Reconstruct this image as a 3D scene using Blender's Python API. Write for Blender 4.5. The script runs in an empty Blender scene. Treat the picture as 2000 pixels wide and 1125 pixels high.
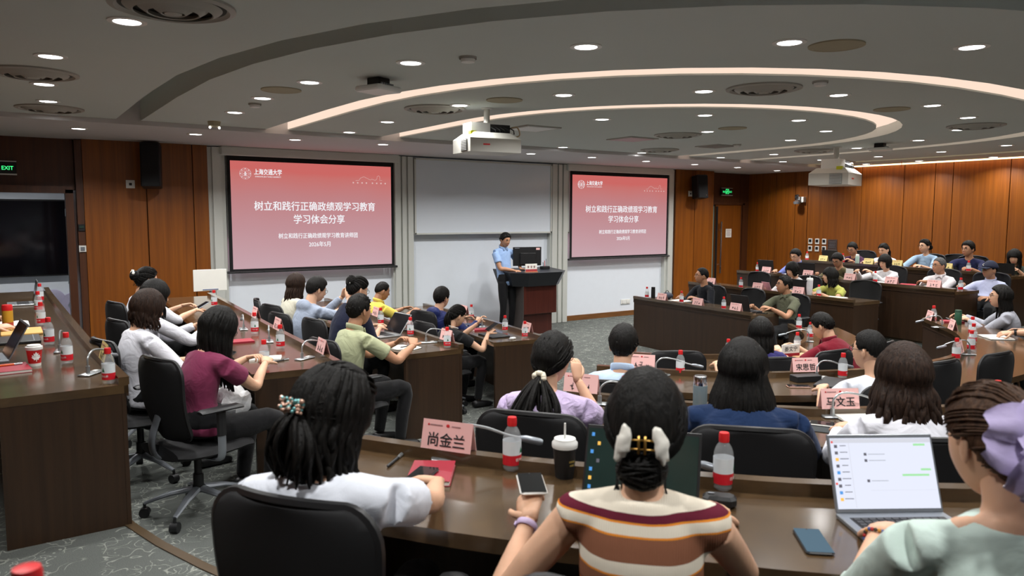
import bpy, math, random
import numpy as np
from mathutils import Vector, Matrix, Euler, noise
random.seed(7)
SC = bpy.context.scene
COL = SC.collection
PI = math.pi

# ------------------------------------------------------------------ camera
cam_d = bpy.data.cameras.new('camera'); cam = bpy.data.objects.new('camera', cam_d); COL.objects.link(cam)
cam_d.sensor_width = 36.0; cam_d.lens = 26.687; cam_d.clip_start = 0.05; cam_d.clip_end = 100
yaw, pitch, roll = .5948, .0949, .0026
fw = Vector((math.sin(yaw)*math.cos(pitch), math.cos(yaw)*math.cos(pitch), -math.sin(pitch)))
rt = fw.cross(Vector((0, 0, 1))).normalized(); up = rt.cross(fw)
rt2 = rt*math.cos(roll) + up*math.sin(roll); up2 = up*math.cos(roll) - rt*math.sin(roll)
cam.matrix_world = Matrix(((rt2.x, up2.x, -fw.x, -2.8712), (rt2.y, up2.y, -fw.y, -11.6129), (rt2.z, up2.z, -fw.z, 2.0733), (0, 0, 0, 1)))
cam_d.dof.use_dof = True; cam_d.dof.focus_distance = 10.5; cam_d.dof.aperture_fstop = 5.0
SC.camera = cam

# ------------------------------------------------------------------ world, exposure
w = bpy.data.worlds.new('world'); SC.world = w; w.use_nodes = True
w.node_tree.nodes['Background'].inputs[0].default_value = (.75, .85, 1, 1)
w.node_tree.nodes['Background'].inputs[1].default_value = .25
SC.view_settings.view_transform = 'Standard'; SC.view_settings.look = 'None'
SC.view_settings.exposure = 0.14; SC.view_settings.gamma = 1.0; SC.view_settings.use_curve_mapping = False
try:
    SC.cycles.use_denoising = True; SC.cycles.max_bounces = 7; SC.cycles.diffuse_bounces = 4; SC.cycles.use_adaptive_sampling = True; SC.cycles.adaptive_threshold = .035; SC.cycles.adaptive_min_samples = 20; SC.cycles.glossy_bounces = 3
    SC.cycles.transmission_bounces = 6; SC.cycles.transparent_max_bounces = 8; SC.cycles.sample_clamp_indirect = 4.0
    SC.cycles.use_light_tree = True
except Exception: pass
LAMP_W = 15.0          # radiant watts of one ceiling downlight

# ------------------------------------------------------------------ helpers
class MB:
    """collects geometry for one mesh object"""
    def __init__(s): s.v = []; s.f = []; s.mi = []; s.cur = 0
    def add(s, vs, fs):
        o = len(s.v); s.v += [tuple(p) for p in vs]
        for f in fs: s.f.append(tuple(i+o for i in f)); s.mi.append(s.cur)
        return s
    def box(s, c, d, rz=0.0, M=None):
        hx, hy, hz = d[0]/2, d[1]/2, d[2]/2
        vs = [Vector((x, y, z)) for z in (-hz, hz) for y in (-hy, hy) for x in (-hx, hx)]
        if M is not None: vs = [M @ v for v in vs]
        elif rz: R = Matrix.Rotation(rz, 3, 'Z'); vs = [R @ v for v in vs]
        c = Vector(c)
        return s.add([v+c for v in vs], [(0, 2, 3, 1), (4, 5, 7, 6), (0, 1, 5, 4), (2, 6, 7, 3), (0, 4, 6, 2), (1, 3, 7, 5)])
    def rbox(s, c, d, r=.01, rz=0.0, M=None):
        """box with chamfered vertical edges and chamfered top"""
        hx, hy, hz = d[0]/2, d[1]/2, d[2]/2
        def ring(i, z): return [(-hx+i, -hy+r, z), (-hx+i+max(r-i, 0)*0+ (r if i < r else 0), -hy+i, z)]
        def loop(ins, z):
            a, b = hx-ins, hy-ins; q = max(r-ins*.4, 1e-4)
            return [Vector(p) for p in ((-a+q, -b, z), (a-q, -b, z), (a, -b+q, z), (a, b-q, z), (a-q, b, z), (-a+q, b, z), (-a, b-q, z), (-a, -b+q, z))]
        L = loop(r*.6, -hz)+loop(0, -hz+r*.6)+loop(0, hz-r*.6)+loop(r*.6, hz)
        if M is not None: L = [M @ v for v in L]
        elif rz: R = Matrix.Rotation(rz, 3, 'Z'); L = [R @ v for v in L]
        c = Vector(c); fs = [tuple(reversed(range(8))), tuple(range(24, 32))]
        for k in range(3):
            for i in range(8):
                j = (i+1) % 8; fs.append((k*8+i, k*8+j, k*8+8+j, k*8+8+i))
        return s.add([v+c for v in L], fs)
    def tube(s, pts, radii, n=8, side=None, cap=True, closed=False):
        pts = [Vector(p) for p in pts]; m = len(pts)
        if not isinstance(radii, list): radii = [radii]*m
        vs = []; fs = []; pa = None
        for i, p in enumerate(pts):
            if closed: t = pts[(i+1) % m]-pts[i-1]
            else: t = pts[min(i+1, m-1)]-pts[max(i-1, 0)]
            if t.length < 1e-9: t = Vector((0, 0, 1))
            t.normalize()
            ref = Vector(side) if side is not None else (pa if pa is not None else (Vector((1, 0, 0)) if abs(t.x) < .8 else Vector((0, 1, 0))))
            a = ref-t*ref.dot(t)
            if a.length < 1e-6: a = t.orthogonal()
            a.normalize(); b = t.cross(a); pa = a
            r = radii[i]; ra, rb = (r, r) if not isinstance(r, (list, tuple)) else r
            for k in range(n):
                q = 2*PI*k/n; vs.append(p+a*(ra*math.cos(q))+b*(rb*math.sin(q)))
        rng = m if closed else m-1
        for i in range(rng):
            i2 = (i+1) % m
            for k in range(n):
                k2 = (k+1) % n; fs.append((i*n+k, i*n+k2, i2*n+k2, i2*n+k))
        if cap and not closed: fs.append(tuple(reversed(range(n)))); fs.append(tuple(range((m-1)*n, m*n)))
        return s.add(vs, fs)
    def lathe(s, prof, n=20, c=(0, 0, 0), cap=True):
        vs = []; fs = []; c = Vector(c)
        for r, z in prof:
            for k in range(n): q = 2*PI*k/n; vs.append(c+Vector((r*math.cos(q), r*math.sin(q), z)))
        for i in range(len(prof)-1):
            for k in range(n):
                k2 = (k+1) % n; fs.append((i*n+k, i*n+k2, i*n+n+k2, i*n+n+k))
        if cap: fs.append(tuple(reversed(range(n)))); fs.append(tuple(range((len(prof)-1)*n, len(prof)*n)))
        return s.add(vs, fs)
    def ell(s, c, r, nu=12, nv=8, M=None):
        vs = []; fs = []; c = Vector(c)
        if not isinstance(r, (list, tuple)): r = (r, r, r)
        for j in range(1, nv):
            th = PI*j/nv
            for i in range(nu):
                ph = 2*PI*i/nu; v = Vector((r[0]*math.sin(th)*math.cos(ph), r[1]*math.sin(th)*math.sin(ph), -r[2]*math.cos(th)))
                vs.append((M @ v if M is not None else v)+c)
        a = Vector((0, 0, -r[2])); b = Vector((0, 0, r[2])); vs += [(M @ a if M is not None else a)+c, (M @ b if M is not None else b)+c]
        for j in range(nv-2):
            for i in range(nu): k = (i+1) % nu; fs.append((j*nu+i, j*nu+k, j*nu+nu+k, j*nu+nu+i))
        A = len(vs)-2; B = len(vs)-1
        for i in range(nu): k = (i+1) % nu; fs.append((A, k, i)); fs.append((B, (nv-2)*nu+i, (nv-2)*nu+k))
        return s.add(vs, fs)
    def prism(s, poly, z0, z1):
        n = len(poly); vs = [(p[0], p[1], z0) for p in poly]+[(p[0], p[1], z1) for p in poly]
        fs = [tuple(reversed(range(n))), tuple(range(n, 2*n))]+[(i, (i+1) % n, n+(i+1) % n, n+i) for i in range(n)]
        return s.add(vs, fs)
    def strip(s, A, B):
        """quads between two equal polylines"""
        n = len(A); return s.add(list(A)+list(B), [(i, i+1, n+i+1, n+i) for i in range(n-1)])
    def mesh(s, name, mats, smooth=False):
        me = bpy.data.meshes.new(name); me.from_pydata(s.v, [], s.f)
        if not isinstance(mats, (list, tuple)): mats = [mats]
        for m in mats: me.materials.append(m)
        if len(mats) > 1: me.polygons.foreach_set('material_index', s.mi)
        if smooth: me.polygons.foreach_set('use_smooth', [True]*len(s.f))
        me.update(); return me
    def build(s, name, mats, parent=None, smooth=False, loc=None, rz=0.0):
        return put(name, s.mesh(name, mats, smooth), parent, loc, rz)
def put(name, me, parent=None, loc=None, rz=0.0, rot=None):
    o = bpy.data.objects.new(name, me); COL.objects.link(o)
    if parent is not None: o.parent = parent
    if loc is not None: o.location = loc
    if rot is not None: o.rotation_euler = rot
    elif rz: o.rotation_euler = (0, 0, rz)
    return o
def autosmooth(o, ang=40):
    me = o.data; me.polygons.foreach_set('use_smooth', [True]*len(me.polygons))
    try: me.set_sharp_from_angle(angle=math.radians(ang))
    except Exception: pass
    return o
def tag(o, label, cat, group=None, kind=None):
    o['label'] = label; o['category'] = cat
    if group: o['group'] = group
    if kind: o['kind'] = kind
    return o
def thing(name, label, cat, loc=(0, 0, 0), rz=0.0, group=None):
    o = bpy.data.objects.new(name, None); COL.objects.link(o); o.empty_display_size = .1
    o.location = loc; o.rotation_euler = (0, 0, rz); return tag(o, label, cat, group)
def structure(o): o['kind'] = 'structure'; return o
def dup(root, loc, rz, label=None, group=None):
    def cp(o, par):
        c = o.copy(); COL.objects.link(c); c.parent = par
        for ch in o.children: cp(ch, c)
        return c
    r = cp(root, None); r.location = loc; r.rotation_euler = (0, 0, rz)
    if label: r['label'] = label
    if group: r['group'] = group
    return r
def smooth_path(P, k=6, closed=False):
    P = [Vector(p) for p in P]; out = []; n = len(P)
    for i in range(n-1):
        p0 = P[max(i-1, 0)]; p1 = P[i]; p2 = P[i+1]; p3 = P[min(i+2, n-1)]
        for j in range(k):
            t = j/k; out.append(.5*((2*p1)+(p2-p0)*t+(2*p0-5*p1+4*p2-p3)*t*t+(3*p1-p0-3*p2+p3)*t**3))
    out.append(P[-1]); return out
def smooth_vals(R, k=6):
    V = [Vector((r, r, 0)) if not isinstance(r, (list, tuple)) else Vector((r[0], r[1], 0)) for r in R]
    return [(max(v.x, .0005), max(v.y, .0005)) for v in smooth_path(V, k)]

# ------------------------------------------------------------------ materials
def lin(c): return tuple(((x/12.92) if x <= .04045 else ((x+.055)/1.055)**2.4) for x in c)
def srgb(r, g, b): return lin((r/255, g/255, b/255))
MATS = {}
def mat(name, rgb, rough=.5, metal=0.0, spec=.5, trans=0.0, emit=None, estr=0.0, alpha=1.0, var=.06, vscale=8.0, bump=0.0, bscale=60.0, bdist=.005, sheen=0.0, coat=0.0, ior=1.45):
    if name in MATS: return MATS[name]
    m = bpy.data.materials.new(name); m.use_nodes = True; nt = m.node_tree; b = nt.nodes['Principled BSDF']
    b.inputs['Roughness'].default_value = rough; b.inputs['Metallic'].default_value = metal
    b.inputs['Specular IOR Level'].default_value = spec; b.inputs['IOR'].default_value = ior
    b.inputs['Transmission Weight'].default_value = trans; b.inputs['Alpha'].default_value = alpha
    b.inputs['Sheen Weight'].default_value = sheen; b.inputs['Coat Weight'].default_value = coat
    tc = nt.nodes.new('ShaderNodeTexCoord')
    if var > 0:
        nz = nt.nodes.new('ShaderNodeTexNoise'); nz.inputs['Scale'].default_value = vscale; nz.inputs['Detail'].default_value = 3
        nt.links.new(tc.outputs['Object'], nz.inputs['Vector'])
        mx = nt.nodes.new('ShaderNodeMix'); mx.data_type = 'RGBA'
        mx.inputs[6].default_value = (*[c*(1-var) for c in rgb], 1); mx.inputs[7].default_value = (*[min(c*(1+var), 1) for c in rgb], 1)
        nt.links.new(nz.outputs['Fac'], mx.inputs[0]); nt.links.new(mx.outputs[2], b.inputs['Base Color'])
    else: b.inputs['Base Color'].default_value = (*rgb, 1)
    if bump > 0:
        n2 = nt.nodes.new('ShaderNodeTexNoise'); n2.inputs['Scale'].default_value = bscale; n2.inputs['Detail'].default_value = 4
        nt.links.new(tc.outputs['Object'], n2.inputs['Vector'])
        bp = nt.nodes.new('ShaderNodeBump'); bp.inputs['Strength'].default_value = bump; bp.inputs['Distance'].default_value = bdist
        nt.links.new(n2.outputs['Fac'], bp.inputs['Height']); nt.links.new(bp.outputs[0], b.inputs['Normal'])
    if emit: b.inputs['Emission Color'].default_value = (*emit, 1); b.inputs['Emission Strength'].default_value = estr
    MATS[name] = m; return m
def wood(name, c1, c2, rough=.35, scale=(30, 30, 1.2), coat=0.0, rot=(0, 0, 0), bump=.05, spec=.5):
    if name in MATS: return MATS[name]
    m = bpy.data.materials.new(name); m.use_nodes = True; nt = m.node_tree; b = nt.nodes['Principled BSDF']
    tc = nt.nodes.new('ShaderNodeTexCoord'); mp = nt.nodes.new('ShaderNodeMapping'); mp.inputs['Scale'].default_value = scale; mp.inputs['Rotation'].default_value = rot
    nt.links.new(tc.outputs['Object'], mp.inputs[0])
    nz = nt.nodes.new('ShaderNodeTexNoise'); nz.inputs['Scale'].default_value = 1.0; nz.inputs['Detail'].default_value = 5; nz.inputs['Roughness'].default_value = .6; nz.inputs['Distortion'].default_value = .4
    nt.links.new(mp.outputs[0], nz.inputs['Vector'])
    cr = nt.nodes.new('ShaderNodeValToRGB'); cr.color_ramp.elements[0].position = .3; cr.color_ramp.elements[1].position = .72
    cr.color_ramp.elements[0].color = (*c1, 1); cr.color_ramp.elements[1].color = (*c2, 1)
    nt.links.new(nz.outputs['Fac'], cr.inputs[0]); nt.links.new(cr.outputs[0], b.inputs['Base Color'])
    bp = nt.nodes.new('ShaderNodeBump'); bp.inputs['Strength'].default_value = bump; bp.inputs['Distance'].default_value = .002
    nt.links.new(nz.outputs['Fac'], bp.inputs['Height']); nt.links.new(bp.outputs[0], b.inputs['Normal'])
    b.inputs['Roughness'].default_value = rough; b.inputs['Coat Weight'].default_value = coat; b.inputs['Coat Roughness'].default_value = .12; b.inputs['Specular IOR Level'].default_value = spec
    MATS[name] = m; return m
def emis(name, rgb, s):
    if name in MATS: return MATS[name]
    m = bpy.data.materials.new(name); m.use_nodes = True; nt = m.node_tree; nt.nodes.clear()
    e = nt.nodes.new('ShaderNodeEmission'); e.inputs[0].default_value = (*rgb, 1); e.inputs[1].default_value = s
    o = nt.nodes.new('ShaderNodeOutputMaterial'); nt.links.new(e.outputs[0], o.inputs[0]); MATS[name] = m; return m
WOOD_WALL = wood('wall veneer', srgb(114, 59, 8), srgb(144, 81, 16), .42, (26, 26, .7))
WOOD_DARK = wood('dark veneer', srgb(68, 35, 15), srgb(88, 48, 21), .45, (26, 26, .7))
DESK_TOP = wood('desk top lacquer', srgb(66, 50, 34), srgb(86, 67, 45), .2, (5, 5, 12), coat=.5)
DESK_PANEL = wood('desk panel veneer', srgb(42, 27, 15), srgb(57, 38, 22), .42, (34, 34, 1.0))
TRIM_WOOD = wood('trim wood', srgb(104, 66, 32), srgb(132, 86, 44), .4, (2, 20, 20))
WHITE_WALL = mat('painted wall', srgb(228, 234, 242), .75, var=.02)
ALU = mat('pale aluminium', srgb(208, 210, 204), .38, .15, var=.03)
CEIL = mat('ceiling paint', srgb(198, 205, 201), .9, var=.02, vscale=1.5)
CEIL_F = mat('front ceiling paint', srgb(200, 197, 197), .9, var=.02, vscale=1.5)
BLACK = mat('black plastic', (.012, .012, .013), .45, var=.1)
BLACKM = mat('matt black', (.006, .006, .007), .8, var=.1)
BLACKF = mat('black mesh fabric', (.008, .008, .009), .85, var=.15, vscale=300, bump=.3, bscale=900, bdist=.001)
GREYM = mat('grey painted metal', srgb(140, 145, 152), .35, .6, var=.04)
CHROME = mat('chrome', (.7, .7, .72), .15, 1.0, var=.02)
WHITEP = mat('white plastic', srgb(228, 228, 224), .4, var=.03)
PAPER = mat('paper', srgb(238, 236, 228), .8, var=.03)
RED = mat('red plastic', srgb(214, 36, 40), .35, var=.05)
PINKCARD = mat('pink card', srgb(238, 188, 184), .75, var=.03)
YELLOWCARD = mat('cream card', srgb(232, 212, 140), .75, var=.03)
INK = mat('ink', (.02, .02, .022), .7, var=0)
REDINK = mat('red ink', srgb(196, 40, 44), .7, var=0)
GREYINK = mat('grey ink', srgb(160, 120, 120), .7, var=0)
def carpet():
    m = bpy.data.materials.new('patterned carpet'); m.use_nodes = True; nt = m.node_tree; b = nt.nodes['Principled BSDF']; N = nt.nodes.new; L = nt.links.new
    tc = N('ShaderNodeTexCoord')
    def nz(scale, det=0.0, dist=0.0):
        n = N('ShaderNodeTexNoise'); n.inputs['Scale'].default_value = scale; n.inputs['Detail'].default_value = det; n.inputs['Distortion'].default_value = dist; L(tc.outputs['Object'], n.inputs['Vector']); return n.outputs['Fac']
    def strokes_(sock, c, w):
        d = N('ShaderNodeMath'); d.operation = 'SUBTRACT'; d.inputs[1].default_value = c; L(sock, d.inputs[0]); a_ = N('ShaderNodeMath'); a_.operation = 'ABSOLUTE'; L(d.outputs[0], a_.inputs[0])
        r = N('ShaderNodeMapRange'); r.interpolation_type = 'SMOOTHSTEP'; r.inputs[1].default_value = w; r.inputs[2].default_value = w*.35; L(a_.outputs[0], r.inputs[0]); return r.outputs[0]
    def gate(sock, t):
        r = N('ShaderNodeMapRange'); r.interpolation_type = 'SMOOTHSTEP'; r.inputs[1].default_value = t; r.inputs[2].default_value = t+.06; L(sock, r.inputs[0]); return r.outputs[0]
    def mul(a_, c): x = N('ShaderNodeMath'); x.operation = 'MULTIPLY'; L(a_, x.inputs[0]); L(c, x.inputs[1]); return x.outputs[0]
    l1 = mul(strokes_(nz(9, 0, .8), .5, .028), gate(nz(6.3), .42)); l2 = mul(strokes_(nz(13, 0, 1.2), .46, .03), gate(nz(7.9), .46))
    mx0 = N('ShaderNodeMath'); mx0.operation = 'MAXIMUM'; L(l1, mx0.inputs[0]); L(l2, mx0.inputs[1])
    mx = N('ShaderNodeMix'); mx.data_type = 'RGBA'; mx.inputs[6].default_value = (*srgb(92, 95, 92), 1); mx.inputs[7].default_value = (*srgb(138, 141, 134), 1); L(mx0.outputs[0], mx.inputs[0])
    n2 = N('ShaderNodeTexNoise'); n2.inputs['Scale'].default_value = 240; n2.inputs['Detail'].default_value = 2; L(tc.outputs['Object'], n2.inputs['Vector'])
    rr = N('ShaderNodeMapRange'); rr.inputs[1].default_value = .3; rr.inputs[2].default_value = .7; rr.inputs[3].default_value = .72; rr.inputs[4].default_value = 1.22; L(n2.outputs['Fac'], rr.inputs[0])
    vm = N('ShaderNodeVectorMath'); vm.operation = 'SCALE'; L(mx.outputs[2], vm.inputs[0]); L(rr.outputs[0], vm.inputs['Scale']); L(vm.outputs[0], b.inputs['Base Color'])
    bp = N('ShaderNodeBump'); bp.inputs['Strength'].default_value = .5; bp.inputs['Distance'].default_value = .004; L(n2.outputs['Fac'], bp.inputs['Height']); L(bp.outputs[0], b.inputs['Normal'])
    b.inputs['Roughness'].default_value = .95; b.inputs['Specular IOR Level'].default_value = .1
    return m
CARPET = carpet()

def text_mesh(body, size, mats, bold=0.0, align='CENTER', extrude=0.0, sx=1.0):
    c = bpy.data.curves.new('lettering', 'FONT'); c.body = body; c.size = size; c.align_x = align; c.align_y = 'CENTER'; c.extrude = extrude; c.resolution_u = 2
    o = bpy.data.objects.new('tmp_text', c); COL.objects.link(o)
    dg = bpy.context.evaluated_depsgraph_get(); src = o.evaluated_get(dg).to_mesh()
    V = [(v.co.x*sx, v.co.y, v.co.z) for v in src.vertices]; F = [tuple(p.vertices) for p in src.polygons]; o.evaluated_get(dg).to_mesh_clear()
    bpy.data.objects.remove(o); bpy.data.curves.remove(c); mb = MB()
    offs = [(0, 0)] if bold <= 0 else [(-bold, 0), (bold, 0), (0, bold*.7), (0, -bold*.7)]
    for i, (dx, dy) in enumerate(offs): mb.add([(x+dx, y+dy, z+i*2e-5) for x, y, z in V], F)
    return mb.mesh('lettering', mats)

# ------------------------------------------------------------------ room shell
CZ, FZ = 3.12, 3.07
XL, XR, YB = -4.6, 12.05, -13.6
# row ledge paths (the edge of each tier runs along them), front-left round the back to front-right
ROW = {
 1: dict(z=0.0, L=[(2.3, -1.7), (2.21, -3.05), (2.09, -4.11), (1.95, -5.08)],
         C=[(2.08, -6.36), (2.27, -6.59), (2.7, -6.9), (3.24, -7.03), (3.97, -6.85), (4.5, -6.5), (4.95, -5.98)],
         R=[(5.42, -5.05), (5.5, -3.9), (5.58, -2.62)]),
 2: dict(z=.15, L=[(.84, -1.6), (.78, -2.62), (.68, -3.5), (.56, -4.6), (.51, -5.29), (.5, -5.86)],
         C=[(.89, -7.23), (1.37, -7.81), (1.8, -8.14), (2.49, -8.44), (3.1, -8.54), (3.7, -8.5), (4.38, -8.24), (5.02, -7.84), (5.75, -7.16)],
         R=[(6.78, -5.68), (6.92, -3.9), (7.08, -2.4)]),
 3: dict(z=.30, L=[(-.66, -1.5), (-.7, -2.3), (-.77, -3.4), (-.87, -4.93), (-.92, -5.88), (-.98, -6.72)],
         C=[(-.22, -8.28), (.14, -8.83), (.5, -9.2), (.72, -9.37), (1.5, -9.78), (2.5, -10.1), (3.5, -10.2), (5.0, -9.95), (6.2, -9.35), (7.0, -8.55)],
         R=[(7.92, -6.45), (8.12, -4.4), (8.35, -2.4)]),
 4: dict(z=.45, L=[(-2.42, -1.4), (-2.42, -2.61), (-2.39, -5.79), (-2.35, -7.3)],
         C=[(-1.75, -8.96), (-1.4, -9.5), (-1.01, -9.95), (-.73, -10.23), (-.27, -10.58), (.5, -11.02), (1.5, -11.42)],
         R=[(9.4, -6.5), (9.75, -4.5), (10.1, -2.4)]),
}
def row_path(k, n=5):
    r = ROW[k]; C = list(r['C'])
    if k == 4: C = C+[(3.0, -11.7), (5.0, -11.6), (7.0, -10.8), (8.6, -9.2)]
    return [(p.x, p.y) for p in smooth_path([Vector((a, b, 0)) for a, b in list(r['L'])+C+list(r['R'])], n)]
fl = MB(); fl.box(((XL+XR)/2, (YB+2.5)/2, -.1), (XR-XL+4, -YB+6.0, .2)); floor = structure(fl.build('floor', CARPET))
for k in (2, 3, 4):
    P = row_path(k); z1 = ROW[k]['z']; z0 = z1-.15-(.01 if k > 2 else 0)
    yF = -1.3
    poly = [(XL, yF), (XL, YB), (XR, YB), (XR, yF), (P[-1][0]+.0, yF)]+list(reversed(P))+[(P[0][0], yF)]
    mb = MB(); n = len(poly)
    # top as strip between path and outer boundary, risers as strip
    outer = []
    m = len(P); tot = [0]
    for i in range(1, m): tot.append(tot[-1]+math.hypot(P[i][0]-P[i-1][0], P[i][1]-P[i-1][1]))
    for i, p in enumerate(P):
        t = tot[i]/tot[-1]
        if i == 0: q = (XL, p[1])
        else:
            d = Vector((p[0]-3.7, p[1]+5.3))
            if p[1] > -5.3: q = (XL if p[0] < 3.7 else XR, p[1])
            else:
                d.normalize(); sx_ = ((XL if d.x < 0 else XR)-3.7)/d.x if abs(d.x) > 1e-6 else 1e9; sy_ = (YB+5.3)/d.y if d.y < -1e-6 else 1e9
                s_ = min(sx_, sy_); q = (3.7+d.x*s_, -5.3+d.y*s_)
        outer.append(q)
    top_in = [(p[0], p[1], z1) for p in P]; top_out = [(q[0], q[1], z1) for q in outer]
    mb.strip(top_out, top_in)
    mb.strip([(p[0], p[1], z1) for p in P], [(p[0], p[1], z0) for p in P])
    for a, b in ((P[0], outer[0]), (outer[-1], P[-1])):
        mb.strip([(a[0], a[1], z1), (b[0], b[1], z1)], [(a[0], a[1], z0), (b[0], b[1], z0)])
    # the two room corners that the radial strip cuts off
    mb.add([(XL, YB, z1), (XL, YB+4.2, z1), (XL+4.2, YB, z1)], [(0, 1, 2)]); mb.add([(XR, YB, z1), (XR, YB+4.2, z1), (XR-4.2, YB, z1)], [(0, 2, 1)])
    tier = mb.build('floor_tier', CARPET, floor); tier['label'] = 'carpeted raised tier'
    nz = MB(); Q = [Vector((p[0], p[1], 0)) for p in P]
    nz.tube([(p.x, p.y, z1-.008) for p in Q], (.03, .012), 6, side=None); 
    nosing = MB(); A = []; B = []; Cc = []; D = []
    for i, p in enumerate(Q):
        t = (Q[min(i+1, len(Q)-1)]-Q[max(i-1, 0)]).normalized(); nrm = Vector((t.y, -t.x, 0))
        nrm = nrm if (Vector((3.7, -5.3, 0))-p).dot(nrm) > 0 else -nrm
        a = p+nrm*.004; b = p-nrm*.045
        A.append((a.x, a.y, z1+.006)); B.append((b.x, b.y, z1+.006)); Cc.append((a.x, a.y, z1-.03)); D.append((b.x, b.y, z1+.0005))
    nosing.strip(B, A); nosing.strip(A, Cc); nosing.strip(D, B)
    nosing.build('step_nosing', mat('worn nosing strip', srgb(72, 56, 36), .5, var=.15), floor)

# ceiling with three horseshoe slots
def horseshoe(cx, a, b, n=2.4, y0=-4.2, N=26):
    pts = [(cx-a, -2.15), (cx-a, -3.2)]
    for i in range(N+1):
        th = PI*i/N; c = math.cos(th); s = math.sin(th)
        pts.append((cx-a*math.copysign(abs(c)**(2/n), c), y0-b*abs(s)**(2/n)))
    return pts+[(cx+a, -3.2), (cx+a, -2.15)]
SLOT = [horseshoe(4.36, 2.66, 2.68, 2.05), horseshoe(4.42, 4.24, 4.22, 2.4), horseshoe(4.62, 6.1, 6.05, 2.5)]
SLOTO = [horseshoe(4.36, 2.66+.27, 2.68+.27, 2.05), horseshoe(4.42, 4.24+.27, 4.22+.27, 2.4), horseshoe(4.62, 6.1+.25, 6.05+.25, 2.5)]
def at(P, z): return [(x, y, z) for x, y in P]
NS = len(SLOT[0])
mb = MB()
half = NS//2
# innermost field: strip left half to right half
mb.strip(at(SLOT[0][:half+1], CZ), at(list(reversed(SLOT[0]))[:half+1], CZ))
mb.strip(at(SLOTO[0], CZ), at(SLOT[1], CZ)); mb.strip(at(SLOTO[1], CZ), at(SLOT[2], CZ))
edge = []
for i, (x, y) in enumerate(SLOTO[2]):
    d = Vector((x-4.62, y+4.2))
    if y > -4.2: q = (XL if x < 4.6 else XR, y)
    else:
        d.normalize(); sx_ = ((XL if d.x < 0 else XR)-4.62)/d.x if abs(d.x) > 1e-6 else 1e9; sy_ = (YB+4.2)/d.y if d.y < -1e-6 else 1e9
        q = (4.62+d.x*min(sx_, sy_), -4.2+d.y*min(sx_, sy_))
    edge.append(q)
mb.strip(at(SLOTO[2], CZ), at(edge, CZ))
mb.add([(XL, YB, CZ+.001), (XL, YB+3, CZ+.001), (XL+4, YB, CZ+.001), (XR, YB, CZ+.001), (XR, YB+3, CZ+.001), (XR-4, YB, CZ+.001)], [(0, 2, 1), (3, 4, 5)])
for k in range(3):
    mb.strip(at(SLOT[k], CZ), at(SLOT[k], CZ+.22)); mb.strip(at(SLOTO[k], CZ+.22), at(SLOTO[k], CZ)); mb.strip(at(SLOT[k], CZ+.22), at(SLOTO[k], CZ+.22))
ceil = structure(mb.build('ceiling', CEIL))
# glow put into the cove slot lining, standing in for hidden LED strips
COVE = emis('warm slot glow', srgb(255, 226, 205), .92)
COVE_DIM = emis('yellow slot glow', srgb(238, 205, 150), .62)
def liner(I, O, m, name):
    n = len(I); I2 = I; mb = MB()
    def off(P, Q, d): return [(p[0]+(q[0]-p[0])*d, p[1]+(q[1]-p[1])*d) for p, q in zip(P, Q)]
    A = off(I, O, .03); B = off(I, O, .97)
    mb.strip(at(A, CZ+.012), at(A, CZ+.19)); mb.strip(at(A, CZ+.19), at(B, CZ+.19)); mb.strip(at(B, CZ+.19), at(B, CZ+.12))
    return mb.build(name, m)
tag(liner(SLOT[0], SLOTO[0], COVE, 'cove_light'), 'warm glowing horseshoe slot in the middle of the ceiling, the smallest one', 'cove light', 'horseshoe ceiling coves')
tag(liner(SLOT[1], SLOTO[1], COVE, 'cove_light'), 'warm glowing horseshoe slot around the smaller glowing slot in the ceiling', 'cove light', 'horseshoe ceiling coves')
h2 = int(NS*.62)
tag(liner(SLOT[2][h2:], SLOTO[2][h2:], COVE_DIM, 'cove_light'), 'dim yellowish glowing ceiling slot nearest the wood wall', 'cove light', 'horseshoe ceiling coves')
fc = MB(); fc.box(((XL+XR)/2, (-2.15+1.6)/2, FZ+.15), (XR-XL+.6, 3.75, .3)); structure(fc.build('ceiling_front', CEIL_F))
# wall cove along the panelled wall
wc = MB(); wc.box((XR-.09, -7.0, CZ-.012), (.07, 9.2, .02)); tag(wc.build('cove_light', emis('wall washer', srgb(255, 206, 150), 5.0)), 'thin warm strip washing light down the panelled wood wall', 'cove light', 'wall washer strip')

# walls
def panel_wall(name, seams, axis, pos, z0, z1, m, thick=.03, gap=.012, backing=WOOD_DARK, face=1):
    """a wall whose veneer panels are children: axis 'x' -> panels spread along x at y=pos"""
    lo, hi = min(seams), max(seams); b = MB()
    if axis == 'x': b.box(((lo+hi)/2, pos+face*.09, (z0+z1)/2), (hi-lo, .1, z1-z0))
    else: b.box((pos+face*.09, (lo+hi)/2, (z0+z1)/2), (.1, hi-lo, z1-z0))
    wl = structure(b.build(name, backing))
    for a, c in zip(seams[:-1], seams[1:]):
        q = MB(); L = abs(c-a)-gap; mid = (a+c)/2
        if axis == 'x': q.rbox((0, 0, 0), (L, thick, z1-z0), .003); loc = (mid, pos+face*.02, (z0+z1)/2)
        else: q.rbox((0, 0, 0), (thick, L, z1-z0), .003); loc = (pos+face*.02, mid, (z0+z1)/2)
        q.build('wood_panel', m, wl, loc=loc)
    return wl
panel_wall('wall_front_left', [-1.9, -1.13, -.52, -.31], 'x', .0, 0, FZ, WOOD_WALL)
panel_wall('wall_front_right', [9.23, 9.82, 10.42], 'x', .0, 0, FZ, WOOD_WALL)
panel_wall('wall_right', [.6, -.24, -.42, -.93, -1.25, -2.51, -3.4, -4.0, -4.33, -5.31, -6.5, -7.7, -8.9, -10.1, -11.3, -12.5, YB], 'y', XR, 0, 3.4, WOOD_WALL)
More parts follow.
